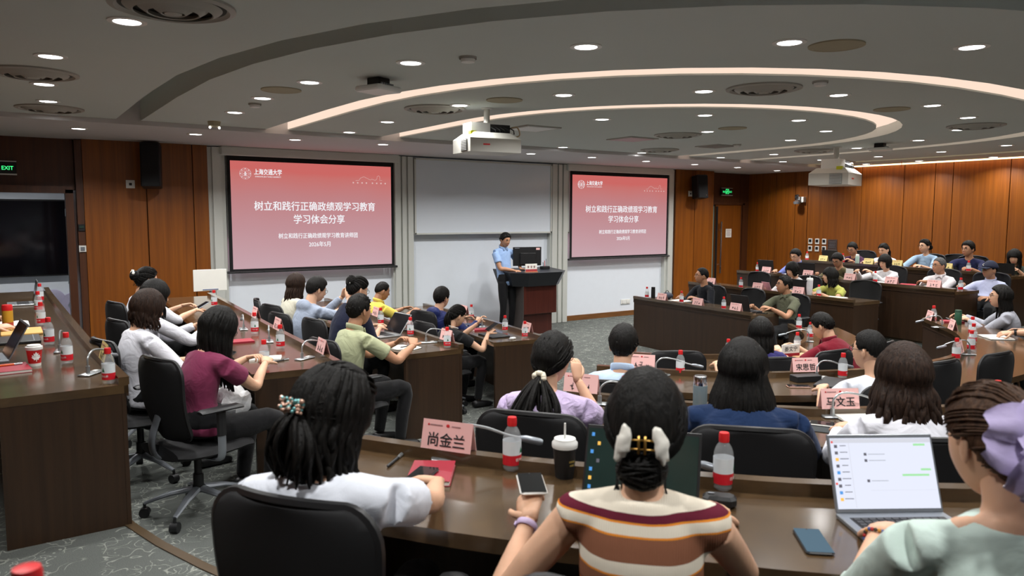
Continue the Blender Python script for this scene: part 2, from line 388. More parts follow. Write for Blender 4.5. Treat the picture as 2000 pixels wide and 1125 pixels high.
# door bay at the far corner: recessed, dark
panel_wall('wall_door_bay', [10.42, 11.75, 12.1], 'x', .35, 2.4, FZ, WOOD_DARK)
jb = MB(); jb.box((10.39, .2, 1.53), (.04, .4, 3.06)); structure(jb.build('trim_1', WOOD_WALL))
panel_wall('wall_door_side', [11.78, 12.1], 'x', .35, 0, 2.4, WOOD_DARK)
dr = thing('door_2', 'dark wood double door with a tall chrome pull handle below the exit sign', 'door', (11.24, .38, 0)); structure(dr)
q = MB(); q.box((.12, 0, 1.17), (.92, .045, 2.34)); dl = q.build('door_leaf', WOOD_WALL, dr)
q = MB(); q.box((-.5, .03, 1.17), (.3, .04, 2.34)); q.build('glass_pane', mat('greenish glass', srgb(120, 140, 128), .1, spec=.8, var=.02), dr)
q = MB(); q.box((.62, -.01, 1.19), (.08, .09, 2.38)); q.box((-.68, -.01, 1.19), (.06, .09, 2.38)); q.box((0, -.01, 2.37), (1.3, .09, .06)); q.build('door_frame', WOOD_DARK, dr)
q = MB(); q.tube([(-.2, -.09, .75), (-.2, -.09, 1.95)], .022, 10); q.tube([(-.2, -.09, .95), (-.2, 0, .95)], .012, 8); q.tube([(-.2, -.09, 1.75), (-.2, 0, 1.75)], .012, 8); autosmooth(q.build('pull_handle', CHROME, dl))
q = MB(); q.box((-.3, -.03, 1.2), (.06, .02, 2.2)); q.build('edge_plate', BLACK, dl)
q = MB(); q.box((0, 0, 0), (.2, .004, .2)); nt_ = q.build('paper_notice', PAPER, dl, loc=(.12, -.03, 1.68))
nm = MB()
for i in range(6): nm.box((0, -.004, .07-.026*i), (.15-.02*(i % 3), .003, .007))
nm.build('notice_print', GREYINK, nt_)
# left door bay with an open doorway to a white corridor
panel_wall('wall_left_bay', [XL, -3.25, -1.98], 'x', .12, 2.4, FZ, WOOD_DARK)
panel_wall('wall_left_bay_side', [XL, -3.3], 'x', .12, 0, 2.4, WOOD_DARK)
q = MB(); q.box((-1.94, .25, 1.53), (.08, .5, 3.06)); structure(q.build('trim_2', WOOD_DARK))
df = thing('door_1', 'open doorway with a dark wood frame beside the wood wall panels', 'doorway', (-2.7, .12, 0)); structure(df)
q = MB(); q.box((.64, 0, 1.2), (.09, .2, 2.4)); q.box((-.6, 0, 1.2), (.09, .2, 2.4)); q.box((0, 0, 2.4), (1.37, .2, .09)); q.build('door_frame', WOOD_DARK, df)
q = MB()
for z in (.35, 1.2, 2.1): q.box((.59, -.02, z), (.012, .03, .1))
q.build('hinge', GREYM, df)
cw = MB(); cw.box((-3.4, 3.2, 1.5), (5.4, .1, 3.2)); structure(cw.build('wall_corridor', WHITE_WALL))
cw = MB(); cw.box((-.75, 1.85, 1.5), (.1, 2.7, 3.2)); cw.box((-6.0, 1.85, 1.5), (.1, 2.7, 3.2)); structure(cw.build('wall_corridor_side', WHITE_WALL))
cw = MB(); cw.box((-3.4, 2.1, 3.1), (5.4, 2.4, .1)); structure(cw.build('ceiling_corridor', WHITE_WALL))
# board wall in the middle
q = MB(); q.box((4.46, .2, 1.53), (9.6, .1, 3.06)); wf = structure(q.build('wall_front', WHITE_WALL))
q = MB(); q.box((7.65, .125, .05), (2.75, .03, .1)); structure(q.build('baseboard_front', TRIM_WOOD))
q = MB(); q.box((4.4, .125, .05), (2.95, .03, .1)); structure(q.build('baseboard_middle', TRIM_WOOD))
# rear and left walls close the room
q = MB(); q.box((XL-.05, YB/2, 1.6), (.1, -YB+.3, 3.4)); structure(q.build('wall_left', WOOD_WALL))
q = MB(); q.box(((XL+XR)/2, YB-.05, 1.6), (XR-XL+.2, .1, 3.4)); structure(q.build('wall_back', WHITE_WALL))

# ------------------------------------------------------------------ front boards and screens
WB = mat('whiteboard enamel', srgb(222, 228, 236), .12, spec=.6, var=.01)
def board_column(x0, x1, label):
    t = thing('board_column', label, 'column', ((x0+x1)/2, .1, 0), 0, 'board columns'); w_ = x1-x0
    MB().box((0, .02, 1.53), (w_, .12, 3.05)).build('column_core', ALU, t)
    if w_ > .3:
        MB().box((-w_*.3, -.06, 1.53), (w_*.28, .05, 3.05)).build('guide_rail', ALU, t); MB().box((w_*.02, -.065, 1.53), (w_*.2, .04, 3.05)).build('guide_rail', ALU, t); MB().box((w_*.34, -.06, 1.53), (w_*.26, .05, 3.05)).build('guide_rail', ALU, t)
    else: MB().box((0, -.06, 1.53), (w_*.5, .05, 3.05)).build('guide_rail', ALU, t)
board_column(-.31, -.06, 'pale metal board column beside the wood panels under the black speaker'); board_column(2.62, 2.99, 'pale metal board column between the wider screen and the whiteboard')
board_column(5.90, 6.31, 'pale metal board column just behind the lectern'); board_column(8.98, 9.23, 'narrow pale board column between the far screen and the wood wall')
def whiteboard(x0, x1, z0, z1, y, label):
    t = thing('whiteboard', label, 'whiteboard', ((x0+x1)/2, y, z0)); W, H = x1-x0, z1-z0
    MB().box((0, 0, H/2), (W-.03, .02, H-.03)).build('writing_surface', WB, t)
    f = MB(); f.box((0, -.005, .012), (W, .045, .03)); f.box((0, -.005, H-.012), (W, .045, .03)); f.box((-W/2+.012, -.005, H/2), (.03, .045, H)); f.box((W/2-.012, -.005, H/2), (.03, .045, H)); f.build('board_frame', ALU, t)
whiteboard(3.0, 5.9, 1.75, 3.04, .03, 'large glossy whiteboard hanging between the two projection screens')
whiteboard(-.04, 2.62, 1.73, 3.04, .06, 'whiteboard mostly hidden behind the wider projection screen'); whiteboard(6.32, 8.98, 1.74, 3.04, .06, 'whiteboard mostly hidden behind the projection screen nearer the door')
def slide_mat():
    m = bpy.data.materials.new('projected slide'); m.use_nodes = True; nt = m.node_tree; nt.nodes.clear()
    tc = nt.nodes.new('ShaderNodeTexCoord'); sp = nt.nodes.new('ShaderNodeSeparateXYZ'); nt.links.new(tc.outputs['Object'], sp.inputs[0])
    mr = nt.nodes.new('ShaderNodeMapRange'); mr.inputs[1].default_value = -.8; mr.inputs[2].default_value = .8; nt.links.new(sp.outputs['Z'], mr.inputs[0])
    n = nt.nodes.new('ShaderNodeTexNoise'); n.inputs['Scale'].default_value = .8; nt.links.new(tc.outputs['Object'], n.inputs['Vector'])
    ad = nt.nodes.new('ShaderNodeMath'); ad.operation = 'MULTIPLY_ADD'; ad.inputs[1].default_value = .18; nt.links.new(n.outputs['Fac'], ad.inputs[0]); nt.links.new(mr.outputs[0], ad.inputs[2])
    cr = nt.nodes.new('ShaderNodeValToRGB'); e = cr.color_ramp.elements; e[0].position = .08; e[0].color = (*srgb(206, 172, 180), 1); e[1].position = 1.08; e[1].color = (*srgb(210, 108, 104), 1)
    for p, c in ((.45, (200, 152, 158)), (.75, (198, 134, 136)), (.95, (206, 118, 114))): x = cr.color_ramp.elements.new(p); x.color = (*srgb(*c), 1)
    nt.links.new(ad.outputs[0], cr.inputs[0]); em = nt.nodes.new('ShaderNodeEmission'); em.inputs[1].default_value = .84; nt.links.new(cr.outputs[0], em.inputs[0])
    o = nt.nodes.new('ShaderNodeOutputMaterial'); nt.links.new(em.outputs[0], o.inputs[0]); return m
SLIDE = slide_mat(); SLIDE_W = emis('projected white', srgb(246, 246, 250), .9); SLIDE_P = emis('projected pale pink', srgb(236, 196, 192), .8)
def screen(x0, label):
    W, H, z0 = 2.564, 1.6, 1.27; cx = x0+W/2
    t = thing('projection_screen', label, 'projection screen', (cx, 0, z0), 0, 'projection screens')
    h = MB(); h.rbox((0, .06, H+.135), (W+.28, .2, .13), .015); h.build('screen_housing', ALU, t)
    b = MB(); b.box((0, .012, H+.04), (W+.1, .006, .08)); b.box((-W/2-.025, .012, H/2), (.05, .006, H)); b.box((W/2+.025, .012, H/2), (.05, .006, H)); b.box((0, .012, -.015), (W+.1, .006, .03)); b.build('black_border', BLACKM, t)
    b = MB(); b.tube([(-W/2-.09, .0, -.045), (W/2+.09, .0, -.045)], (.03, .018), 10); autosmooth(b.build('weight_bar', BLACK, t))
    s = MB(); s.box((0, .008, 0), (W, .006, H)); so = s.build('picture_area', SLIDE, t, loc=(0, 0, H/2))
    def tx(body, size, x, z, bold=0.0, m=SLIDE_W, sx=1.0, align='CENTER', name='slide_text'):
        put(name, text_mesh(body, size, m, bold, align, 0, sx), so, (x, -.004, z), rot=(PI/2, 0, 0))
    tx('树立和践行正确政绩观学习教育', .150, .02, .13, .0022, sx=.93); tx('学习体会分享', .150, .05, -.07, .0022, sx=.93)
    tx('树立和践行正确政绩观学习教育讲师团', .088, .04, -.32, .0014, sx=.86); tx('2026年5月', .09, .05, -.455, .0014, sx=.9)
    tx('上海交通大学', .092, -.735, .64, .002, sx=.76); tx('SHANGHAI JIAO TONG UNIVERSITY', .028, -.735, .575, .0002, sx=.86)
    e = MB(); cxl, czl = -1.07, .615
    for r, th in ((.082, .006), (.062, .003), (.045, .005)): e.tube([(cxl+r*math.cos(2*PI*i/28), -.004, czl+r*math.sin(2*PI*i/28)) for i in range(28)], (th, .001), 4, side=(0, 1, 0), closed=True)
    for i in range(8): a = 2*PI*i/8; e.box((cxl+.072*math.cos(a), -.004, czl+.072*math.sin(a)), (.010, .002, .010))
    e.box((cxl, -.004, czl), (.05, .002, .008)); e.box((cxl, -.004, czl), (.008, .002, .06)); e.box((cxl, -.004, czl-.022), (.04, .002, .01)); e.box((cxl, -.004, czl+.02), (.03, .002, .008)); e.build('slide_emblem', SLIDE_W, so)
    l = MB(); prof = [(.72, .56), (.78, .565), (.80, .60), (.86, .625), (.92, .60), (.97, .575), (1.0, .59), (1.06, .57), (1.09, .6), (1.09, .63), (1.12, .65), (1.14, .63), (1.14, .57), (1.18, .575)]
    l.tube([(x-.06, -.004, z) for x, z in prof], (.0025, .001), 4, side=(0, 0, 1))
    for i in range(8): l.box((.62+.075*i+(.03 if i > 3 else 0), -.004, .525), (.022, .002, .022))
    l.build('slide_skyline', SLIDE_P, so)
screen(0.0, 'wide projection screen with a red Chinese title slide, nearer the open doorway'); screen(6.397, 'projection screen with a red Chinese title slide, right of the lectern and speaker man')
# ------------------------------------------------------------------ desks
def out_normals(Q):
    N = []
    for i, p in enumerate(Q):
        t = (Q[min(i+1, len(Q)-1)]-Q[max(i-1, 0)]).normalized(); N.append(Vector((t.y, -t.x, 0)))
    return N
PATHS = {}
def desk(k, part, label, depth=.58):
    r = ROW[k]; Q = smooth_path([Vector((a, b, 0)) for a, b in r[part]], 4); N = out_normals(Q); PATHS[(k, part)] = (Q, N)
    z = r['z']; T = .75; c = Q[len(Q)//2]+N[len(Q)//2]*.3
    t = thing('conference_desk', label, 'desk', (c.x, c.y, z), 0, 'tiered conference desks')
    O = [q-c for q in Q]
    def line(d, h): return [(p.x+n.x*d, p.y+n.y*d, h) for p, n in zip(O, N)]
    def bar(d0, d1, z0, z1, name, m):
        b = MB(); A, B, C, D = line(d0, z0), line(d1, z0), line(d1, z1), line(d0, z1)
        b.strip(B, A); b.strip(D, C); b.strip(A, D); b.strip(C, B)
        n = len(A); b.add([A[0], B[0], C[0], D[0], A[-1], B[-1], C[-1], D[-1]], [(0, 1, 2, 3), (7, 6, 5, 4)]); return b.build(name, m, t)
    bar(0.0, depth, T-.045, T, 'worktop', DESK_TOP)
    bar(-.005, .045, T, T+.04, 'ledge', DESK_TOP)
    bar(.0, .02, T-.005, T-.06, 'apron', DESK_PANEL)
    bar(.012, .032, .0, T-.045, 'front_panel', DESK_PANEL)
    for i, sgn in ((0, 1), (len(O)-1, -1)):
        tt = (O[1]-O[0]).normalized() if i == 0 else (O[-1]-O[-2]).normalized(); p0 = O[i]+N[i]*.03+tt*(.02*sgn); L = depth-.05
        b = MB(); m_ = p0+N[i]*L/2; b.box((m_.x, m_.y, (T-.045)/2), (L, .036, T-.045), math.atan2(N[i].y, N[i].x)); b.build('end_panel', DESK_PANEL, t)
    return t
desk(1, 'L', 'dark brown desk closest to the lectern, closed black laptop and red notebook on it')
desk(2, 'L', 'dark brown desk in front of the man in the sage green polo shirt')
desk(3, 'L', 'dark brown desk in front of the woman in the maroon T-shirt')
desk(4, 'L', 'dark brown desk with the red maple leaf cup, closest to the open doorway')
desk(1, 'C', 'short curved dark desk in front of the man in the dark red polo shirt')
desk(2, 'C', 'long curved dark desk from the pale blue shirt man round to the woman in grey')
desk(3, 'C', 'curved dark desk in front of the women in lilac, navy and white blouse')
desk(4, 'C', 'large curved brown desk in the foreground, with laptops, coffee cup and phone on it')
desk(1, 'R', 'dark desk with a plain long front facing the floor, olive polo man at its end')
desk(2, 'R', 'dark desk behind the olive polo man, with the white tumbler and pink cards')
desk(3, 'R', 'dark desk in front of the older white-shirted man and the man in the cap')
desk(4, 'R', 'hindmost dark desk along the wood wall, with cream name cards')
def desk_frame(k, part, x, y):
    Q, N = PATHS[(k, part)]; i = min(range(len(Q)), key=lambda j: (Q[j].x-x)**2+(Q[j].y-y)**2); return Q[i], N[i]
def ang(n): return math.atan2(n.y, n.x)

# ------------------------------------------------------------------ ceiling fittings
LENS = emis('downlight lens', (1, .99, .97), 9.0)
def make_downlight():
    t = thing('ceiling_downlight', 'x', 'downlight', (0, 0, 0), 0, 'recessed ceiling downlights')
    b = MB(); b.lathe([(.101, 0), (.1, -.006), (.080, -.010), (.069, -.006)], 24, cap=False); autosmooth(b.build('trim_ring', WHITEP, t))
    b = MB(); b.lathe([(.0005, -.0078), (.045, -.0074), (.07, -.0065)], 24, cap=False); b.build('lamp_lens', LENS, t)
    return t
DL = make_downlight()
ld = bpy.data.lights.new('downlight_lamp', 'AREA'); ld.shape = 'DISK'; ld.size = .14; ld.energy = LAMP_W; ld.color = (1, .992, .972); ld.spread = math.radians(140)
lo = bpy.data.objects.new('downlight_lamp', ld); COL.objects.link(lo); lo.parent = DL; lo.location = (0, 0, -.014)
LDF = ld.copy(); LDF.energy = LAMP_W*1.2
DLM = [(-2.23, -6.93), (-2.52, -5.63), (-2.5, -4.34), (-2.42, -3.28), (-2.35, -2.36), (-0.77, -5.65), (-0.84, -4.61), (-0.8, -3.49), (0.87, -2.41), (-0.46, -6.8), (0.21, -7.87), (1.26, -6.3), (0.83, -5.25), (0.81, -3.67), (2.62, -5.23), (4.34, -2.33), (6.03, -2.28), (1.14, -8.66), (2.17, -9.22), (2.1, -7.13), (3.2, -7.66), (4.48, -7.8), (3.27, -6.1), (4.42, -6.4), (5.67, -7.56), (4.48, -5.06), (5.61, -5.94), (6.77, -6.94), (6.2, -5.01), (7.64, -6.0), (8.07, -4.83), (8.03, -3.36), (9.4, -6.35), (7.88, -2.35), (9.77, -5.24), (9.91, -4.1), (11.62, -5.2), (9.63, -2.36), (9.81, -3.06), (11.5, -3.97), (11.5, -2.92), (11.5, -1.89)]
DL_UNSEEN = [(-1.5, -8.3), (-.8, -9.4), (.2, -10.3), (1.5, -10.9), (-3.0, -8.6), (-2.6, -10.2), (-1.5, -11.4), (0, -12.2), (2.8, -11.6), (4.4, -9.6), (6.2, -9.4), (7.8, -8.4), (9.2, -7.8), (11.3, -6.6), (4.4, -12.2), (8.0, -10.6)]  # unseen downlights added behind the camera to light the room
DLF = [(-2.03, -1.39), (-0.78, -1.53), (0.45, -1.58), (1.68, -1.64), (3.0, -1.6), (4.29, -1.56), (5.57, -1.55), (6.97, -1.41), (8.31, -1.35), (9.71, -1.22), (11.24, -1.03)]
def inside(P, x, y):
    c = False; n = len(P)
    for i in range(n):
        (x1, y1), (x2, y2) = P[i], P[i-1]
        if (y1 > y) != (y2 > y) and x < (x2-x1)*(y-y1)/(y2-y1)+x1: c = not c
    return c
def band(x, y, z):
    if y > .5: return 'added unseen in the corridor behind the doorway'
    if z < CZ: return 'in the lower ceiling strip before the screens'
    if inside(SLOT[0], x, y): return 'inside the smallest glowing slot'
    if inside(SLOT[1], x, y): return 'between the two glowing slots'
    if inside(SLOT[2], x, y): return 'between the larger glowing slot and the dark slot'
    return 'outside the dark curved ceiling slot'
ALLDL = [(a, b, CZ) for a, b in DLM+DL_UNSEEN]+[(a, b, FZ) for a, b in DLF]+[(-2.5, 1.7, 3.05), (-3.6, 1.7, 3.05)]  # last pair: unseen lamps added to brighten the corridor
groups_ = {}
for p in ALLDL: groups_.setdefault(band(*p), []).append(p)
ORD = ['first', 'second', 'third', 'fourth', 'fifth', 'sixth', 'seventh', 'eighth', 'ninth', 'tenth', 'eleventh', 'twelfth', 'thirteenth', 'fourteenth', 'fifteenth', 'sixteenth', 'seventeenth', 'eighteenth', 'nineteenth', 'twentieth', 'twenty-first', 'twenty-second', 'twenty-third', 'twenty-fourth']
first = True
for bn, L in groups_.items():
    L.sort(key=lambda p: -math.atan2(p[1]+3.0, p[0]-4.4) % (2*PI) if False else (math.atan2(-(p[1]+1.9), -(p[0]-4.4)) % (2*PI) if p[2] == CZ else p[0]))
    for i, p in enumerate(L):
        lb = 'round downlight %s, %s from the doorway side' % (bn, ORD[min(i, 23)]); gp = 'downlights '+bn
        if first: DL.location = p; DL['label'] = lb; DL['group'] = gp; first = False
        else:
            d_ = dup(DL, p, 0, lb, gp)
            if p[2] != CZ:
                for c_ in d_.children:
                    if c_.type == 'LIGHT': c_.data = LDF
VENT = mat('vent enamel', srgb(168, 166, 158), .6, var=.03)
def vent(x, y, label, r=.3):
    t = thing('air_diffuser', label, 'air vent', (x, y, CZ), 0, 'round ceiling air diffusers')
    b = MB(); b.lathe([(r, 0), (r, -.012), (r-.03, -.02), (r-.04, -.006), (r-.045, -.004)], 48, cap=False); autosmooth(b.build('outer_ring', VENT, t))
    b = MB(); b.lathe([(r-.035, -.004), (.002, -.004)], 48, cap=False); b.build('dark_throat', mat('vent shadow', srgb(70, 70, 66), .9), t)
    for rr, dz in ((.78, .028), (.56, .032), (.34, .034)):
        b = MB(); b.lathe([(r*rr, -.008), (r*rr-.008, -.016), (r*rr-.045, -dz-.008), (r*rr-.05, -dz-.004), (r*rr-.03, -.012)], 48, cap=False); autosmooth(b.build('cone_ring', VENT, t))
    b = MB(); b.lathe([(.002, -.046), (r*.14, -.04), (r*.14, -.008)], 24, cap=False); autosmooth(b.build('centre_disc', VENT, t))
for x, y, l in [(-2.08, -7.39, 'big round ringed air diffuser at the top edge, beside a downlight'), (-2.59, -4.86, 'round air diffuser cut by the edge, under the dark ceiling curve by the doorway'), (-2.38, -2.74, 'round air diffuser over the doorway end of the ceiling'), (.75, -4.9, 'round air diffuser beside the nearer projector mount'), (2.39, -7.51, 'round air diffuser between the two glowing ceiling slots, in the open ceiling'), (4.46, -4.58, 'round air diffuser inside the smallest glowing slot'), (6.5, -7.26, 'round air diffuser between the glowing slots near the frame edge'), (10.6, -2.9, 'thin-looking far air diffuser by the wood wall'), (5.86, -2.86, 'small far air diffuser before the screen nearer the door'), (7.92, -4.2, 'air diffuser right behind the far projector mount')]: vent(x, y, l)
CREAM = mat('aged cream paint', srgb(166, 158, 134), .8, var=.04)
for x, y, l in [(1.45, -8.77, 'round cream ceiling speaker beside a downlight, nearest one'), (1.0, -5.76, 'round cream ceiling speaker above the nearer projector'), (4.42, -7.44, 'round cream ceiling speaker between the glowing slots at the bend'), (4.44, -5.48, 'round cream ceiling speaker inside the smallest glowing slot'), (-.84, -5.15, 'round cream ceiling speaker over the desk of the woman in maroon')]:
    t = thing('ceiling_speaker', l, 'ceiling speaker', (x, y, CZ), 0, 'flush ceiling speakers'); b = MB(); b.lathe([(.165, 0), (.165, -.008), (.14, -.01)], 28, cap=False); autosmooth(b.build('rim', CREAM, t)); b = MB(); b.lathe([(.14, -.009), (.07, -.0125), (.001, -.014)], 28, cap=False); autosmooth(b.build('grille', CREAM, t))
for x, y, l in [(-.23, -7.18, 'small white smoke detector beside the nearer downlights'), (2.49, -7.96, 'small flat ceiling detector by the air diffuser in the open ceiling'), (-.8, -4.22, 'small ceiling sensor beside a downlight over the maroon T-shirt woman'), (6.15, -4.14, 'small ceiling sensor inside the smallest glowing slot')]:
    t = thing('smoke_detector', l, 'detector', (x, y, CZ), 0, 'ceiling detectors'); b = MB(); b.lathe([(.06, 0), (.058, -.015)], 20, cap=False); b.build('mount', VENT, t); b = MB(); b.lathe([(.05, -.015), (.045, -.035), (.02, -.04), (.001, -.04)], 20, cap=False); autosmooth(b.build('sensor_cap', WHITEP, t))
t = thing('emergency_lamp', 'small cream ceiling lamp with two tiny bulbs near the front ceiling edge', 'lamp', (-.79, -2.55, CZ)); b = MB(); b.lathe([(.07, 0), (.062, -.05), (.03, -.065), (.001, -.065)], 20, cap=False); autosmooth(b.build('lamp_body', CREAM, t))
for s in (-1, 1): b = MB(); b.ell((s*.05, -.02, -.07), .014, 8, 6); b.build('bulb', emis('small bulb', (1, 1, 1), 3), t)
for x, y, rz, l in [(-.39, -6.11, .4, 'white square network box hanging from the ceiling left of the nearer projector'), (7.68, -5.43, .2, 'white square network box hanging from the ceiling behind the far projector')]:
    t = thing('wireless_access_point', l, 'access point', (x, y, CZ), rz, 'ceiling network boxes'); b = MB(); b.rbox((0, 0, -.085), (.27, .27, .04), .02); b.build('housing', WHITEP, t); b = MB(); b.rbox((0, 0, -.035), (.13, .13, .07), .01); b.build('mount_bracket', BLACK, t)
    b = MB()
    for i in range(6): b.box((-.06+.024*i, -.09, -.055), (.012, .012, .02))
    b.build('port_row', GREYM, t)
for x, y, sx_, l, mt in [(2.5, -4.1, .5, 'flat white ceiling access hatch behind the nearer projector', WHITEP), (4.35, -3.85, .5, 'pinkish framed ceiling hatch inside the smallest glowing slot', mat('pinkish panel', srgb(200, 170, 175), .6)), (6.1, -3.8, .45, 'dark framed ceiling hatch inside the smallest glowing slot', mat('grey panel', srgb(130, 128, 124), .6))]:
    t = thing('ceiling_hatch', l, 'hatch', (x, y, CZ), 0); b = MB(); b.box((0, 0, -.006), (sx_, sx_, .012)); b.build('hatch_frame', VENT, t); b = MB(); b.box((0, 0, -.01), (sx_-.08, sx_-.08, .012)); b.build('hatch_door', mt, t)
t = thing('red_ribbon', 'short red ribbon hanging from the ceiling by the wood wall', 'ribbon', (11.3, -3.75, CZ)); b = MB(); b.rbox((0, 0, -.06), (.02, .004, .12), .003); b.build('ribbon', RED, t)

# ------------------------------------------------------------------ projectors
PJ = mat('projector shell', srgb(206, 204, 196), .45, var=.02)
def projector(x, y, rz, drop, label, size=1.0):
    t = thing('ceiling_projector', label, 'projector', (x, y, CZ), rz, 'ceiling projectors'); t.scale = (size, size, size)
    b = MB(); b.lathe([(.055, 0), (.055, -.01), (.03, -.012), (.03, -drop)], 16, cap=False); autosmooth(b.build('ceiling_pole', PJ, t))
    b = MB(); b.box((-.11, 0, -drop-.04), (.2, .2, .11)); b.build('mount_box', WHITEP, t)
    b = MB(); b.box((.1, 0, -drop-.035), (.22, .18, .08))
    for i in range(5): b.tube([(.0+.05*i, -.09, -drop-.02), (.03+.05*i, -.13, -drop-.05), (.05+.05*i, -.1, -drop-.08)], .006, 5)
    b.build('bracket_cables', BLACK, t)
    zt = -drop-.08; bd = MB(); W2, D2 = .27, .21
    bd.add([(-W2, -D2, zt-.06), (W2, -D2, zt-.06), (W2, D2, zt-.06), (-W2, D2, zt-.06), (-W2, -D2, zt-.19), (W2, -D2, zt-.19), (W2, D2, zt-.19), (-W2, D2, zt-.19), (-W2+.07, -D2+.06, zt), (W2-.09, -D2+.06, zt), (W2-.09, D2-.06, zt), (-W2+.07, D2-.06, zt)],
           [(4, 7, 6, 5), (0, 4, 5, 1), (1, 5, 6, 2), (2, 6, 7, 3), (3, 7, 4, 0), (0, 1, 9, 8), (1, 2, 10, 9), (2, 3, 11, 10), (3, 0, 8, 11), (8, 9, 10, 11)]); bo = bd.build('projector_body', PJ, t)
    g = MB(); g.box((-.275, -.08, zt-.125), (.012, .13, .11)); gr = g.build('vent_grille', mat('grille grey', srgb(120, 124, 122), .5), bo)
    g = MB()
    for i in range(7): g.box((-.282, -.08, zt-.08-.015*i), (.006, .125, .005))
    g.build('grille_slats', WHITEP, gr)
    g = MB(); g.box((.02-.12, -.2125, zt-.12), (.07, .004, .014)); g.build('red_badge', RED, bo)
    g = MB(); g.box((-.2, -.1, -drop-.085), (.06, .06, .035)); g.build('yellow_sticker', mat('yellow sticker', srgb(206, 210, 40), .6), t)
    g = MB(); g.lathe([(.05, 0), (.055, .03), (.04, .03), (.035, .01), (.001, .012)], 20, cap=False); lo_ = autosmooth(g.build('lens', BLACK, bo)); lo_.location = (.1, .205, zt-.12); lo_.rotation_euler = (-PI/2, 0, 0)
    g = MB(); g.tube(smooth_path([(.2, -.05, -drop-.04), (.28, -.1, -drop-.01), (.32, -.08, -drop-.09), (.24, -.02, -drop-.1)], 5), .007, 6); autosmooth(g.build('cable_loop', mat('beige cable', srgb(190, 170, 140), .6), t))
projector(1.15, -5.22, -.12, .17, 'white projector hanging from the ceiling in front of the whiteboard, the nearer one')
projector(7.69, -4.74, .30, .16, 'white projector hanging from the ceiling in front of the wood wall, the farther one', 1.35)

# ------------------------------------------------------------------ wall fittings
def wall_speaker(x, z, h, label, rz):
    t = thing('wall_loudspeaker', label, 'loudspeaker', (x, -.2, z), rz, 'black wall loudspeakers')
    M_ = Matrix.Rotation(math.radians(-6), 3, 'X'); b = MB(); b.rbox((0, 0, 0), (.25, .27, h), .02, M=M_); bo = b.build('cabinet', BLACK, t)
    b = MB(); b.rbox((0, -.135, 0), (.23, .02, h-.03), .01, M=M_); b.build('front_grille', BLACKM, bo)
    b = MB(); b.lathe([(.001, 0), (.014, .0), (.014, .004)], 12); o = b.build('badge', CHROME, bo); o.location = (.07, -.16, -h*.36); o.rotation_euler = (PI/2, 0, 0)
    b = MB(); b.box((0, .14, 0), (.06, .1, .1)); b.build('wall_bracket', GREYM, t)
wall_speaker(-1.09, 2.74, .6, 'black loudspeaker on the wood wall beside the open doorway', -.25); wall_speaker(9.74, 2.70, .5, 'black loudspeaker on the wood wall beside the double door', -.3)
def plate(name, label, cat, loc, rot, size, kids, m=WHITEP):
    t = thing(name, label, cat, loc, 0); t.rotation_euler = rot; b = MB(); b.rbox((0, 0, 0), (size[0], .012, size[1]), .004); b.build('face_plate', m, t)
    for nm_, c, d, mm in kids: MB().box((c[0], -.009, c[1]), (d[0], .01, d[1])).build(nm_, mm, t)
    return t
plate('wall_socket', 'white socket plate beside the black loudspeaker near the doorway', 'socket', (-1.33, -.005, 2.49), (0, 0, 0), (.11, .11), [('cable_hole', (0, 0), (.035, .035), BLACK)])
plate('wall_socket', 'white socket plate beside the black loudspeaker near the double door', 'socket', (9.66, -.005, 2.56), (0, 0, 0), (.12, .12), [('cable_hole', (0, 0), (.035, .03), BLACK)])
plate('light_switch', 'white switch plate on the dark strip beside the doorway', 'switch', (-1.94, -.012, 1.62), (0, 0, 0), (.085, .085), [('rocker', (0, 0), (.05, .05), GREYM)])
plate('card_reader', 'dark card reader above the white switch beside the doorway', 'card reader', (-1.94, -.012, 1.9), (0, 0, 0), (.08, .09), [('indicator', (0, .01), (.05, .03), mat('dark green', srgb(40, 60, 50), .4))], BLACK)
plate('wall_outlet', 'white double outlet low on the white wall beyond the lectern', 'outlet', (7.95, .14, .29), (0, 0, 0), (.26, .1), [('outlet_insert', (-.06, 0), (.08, .06), WHITEP), ('outlet_insert', (.06, 0), (.08, .06), WHITEP)])
for i in range(3):
    for j in range(2):
        plate('control_panel', 'square control panel with dark display on the wood wall, %s, %s of three' % (('upper row', 'lower row')[j], ('farthest', 'middle', 'nearest')[i]), 'control panel', (XR-.005, -1.36-.17*i, 1.53-.16*j), (0, 0, -PI/2), (.1, .12), [('display', (0, .01), (.06, .06), BLACK)])
t = plate('wall_notice', 'dark printed notice plate beside the square control panels', 'notice', (XR-.005, -1.9, 1.46), (0, 0, -PI/2), (.22, .24), [('notice_line', (0, .07-.03*i), (.15-.02*(i % 2), .008), GREYM) for i in range(5)], mat('dark plate', srgb(70, 56, 52), .5))
t = thing('dome_camera', 'silver pan-tilt camera on a bracket on the wood wall', 'camera', (XR-.14, -1.08, 2.45)); b = MB(); b.box((.105, -.06, .0), (.09, .12, .12)); b.build('wall_plate', WHITEP, t); b = MB(); b.lathe([(.001, -.1), (.075, -.1), (.08, -.05), (.05, -.04), (.001, -.04)], 18, cap=False); autosmooth(b.build('base', GREYM, t)); b = MB(); b.rbox((0, 0, .04), (.1, .1, .14), .025); b.build('camera_head', CHROME, t); b = MB(); b.lathe([(.035, 0), (.035, .02), (.001, .02)], 14); o = autosmooth(b.build('camera_lens', BLACK, t)); o.location = (-.05, -.02, .05); o.rotation_euler = (0, -PI/2, 0)
GLOW = emis('exit green', srgb(60, 240, 130), 1.3)
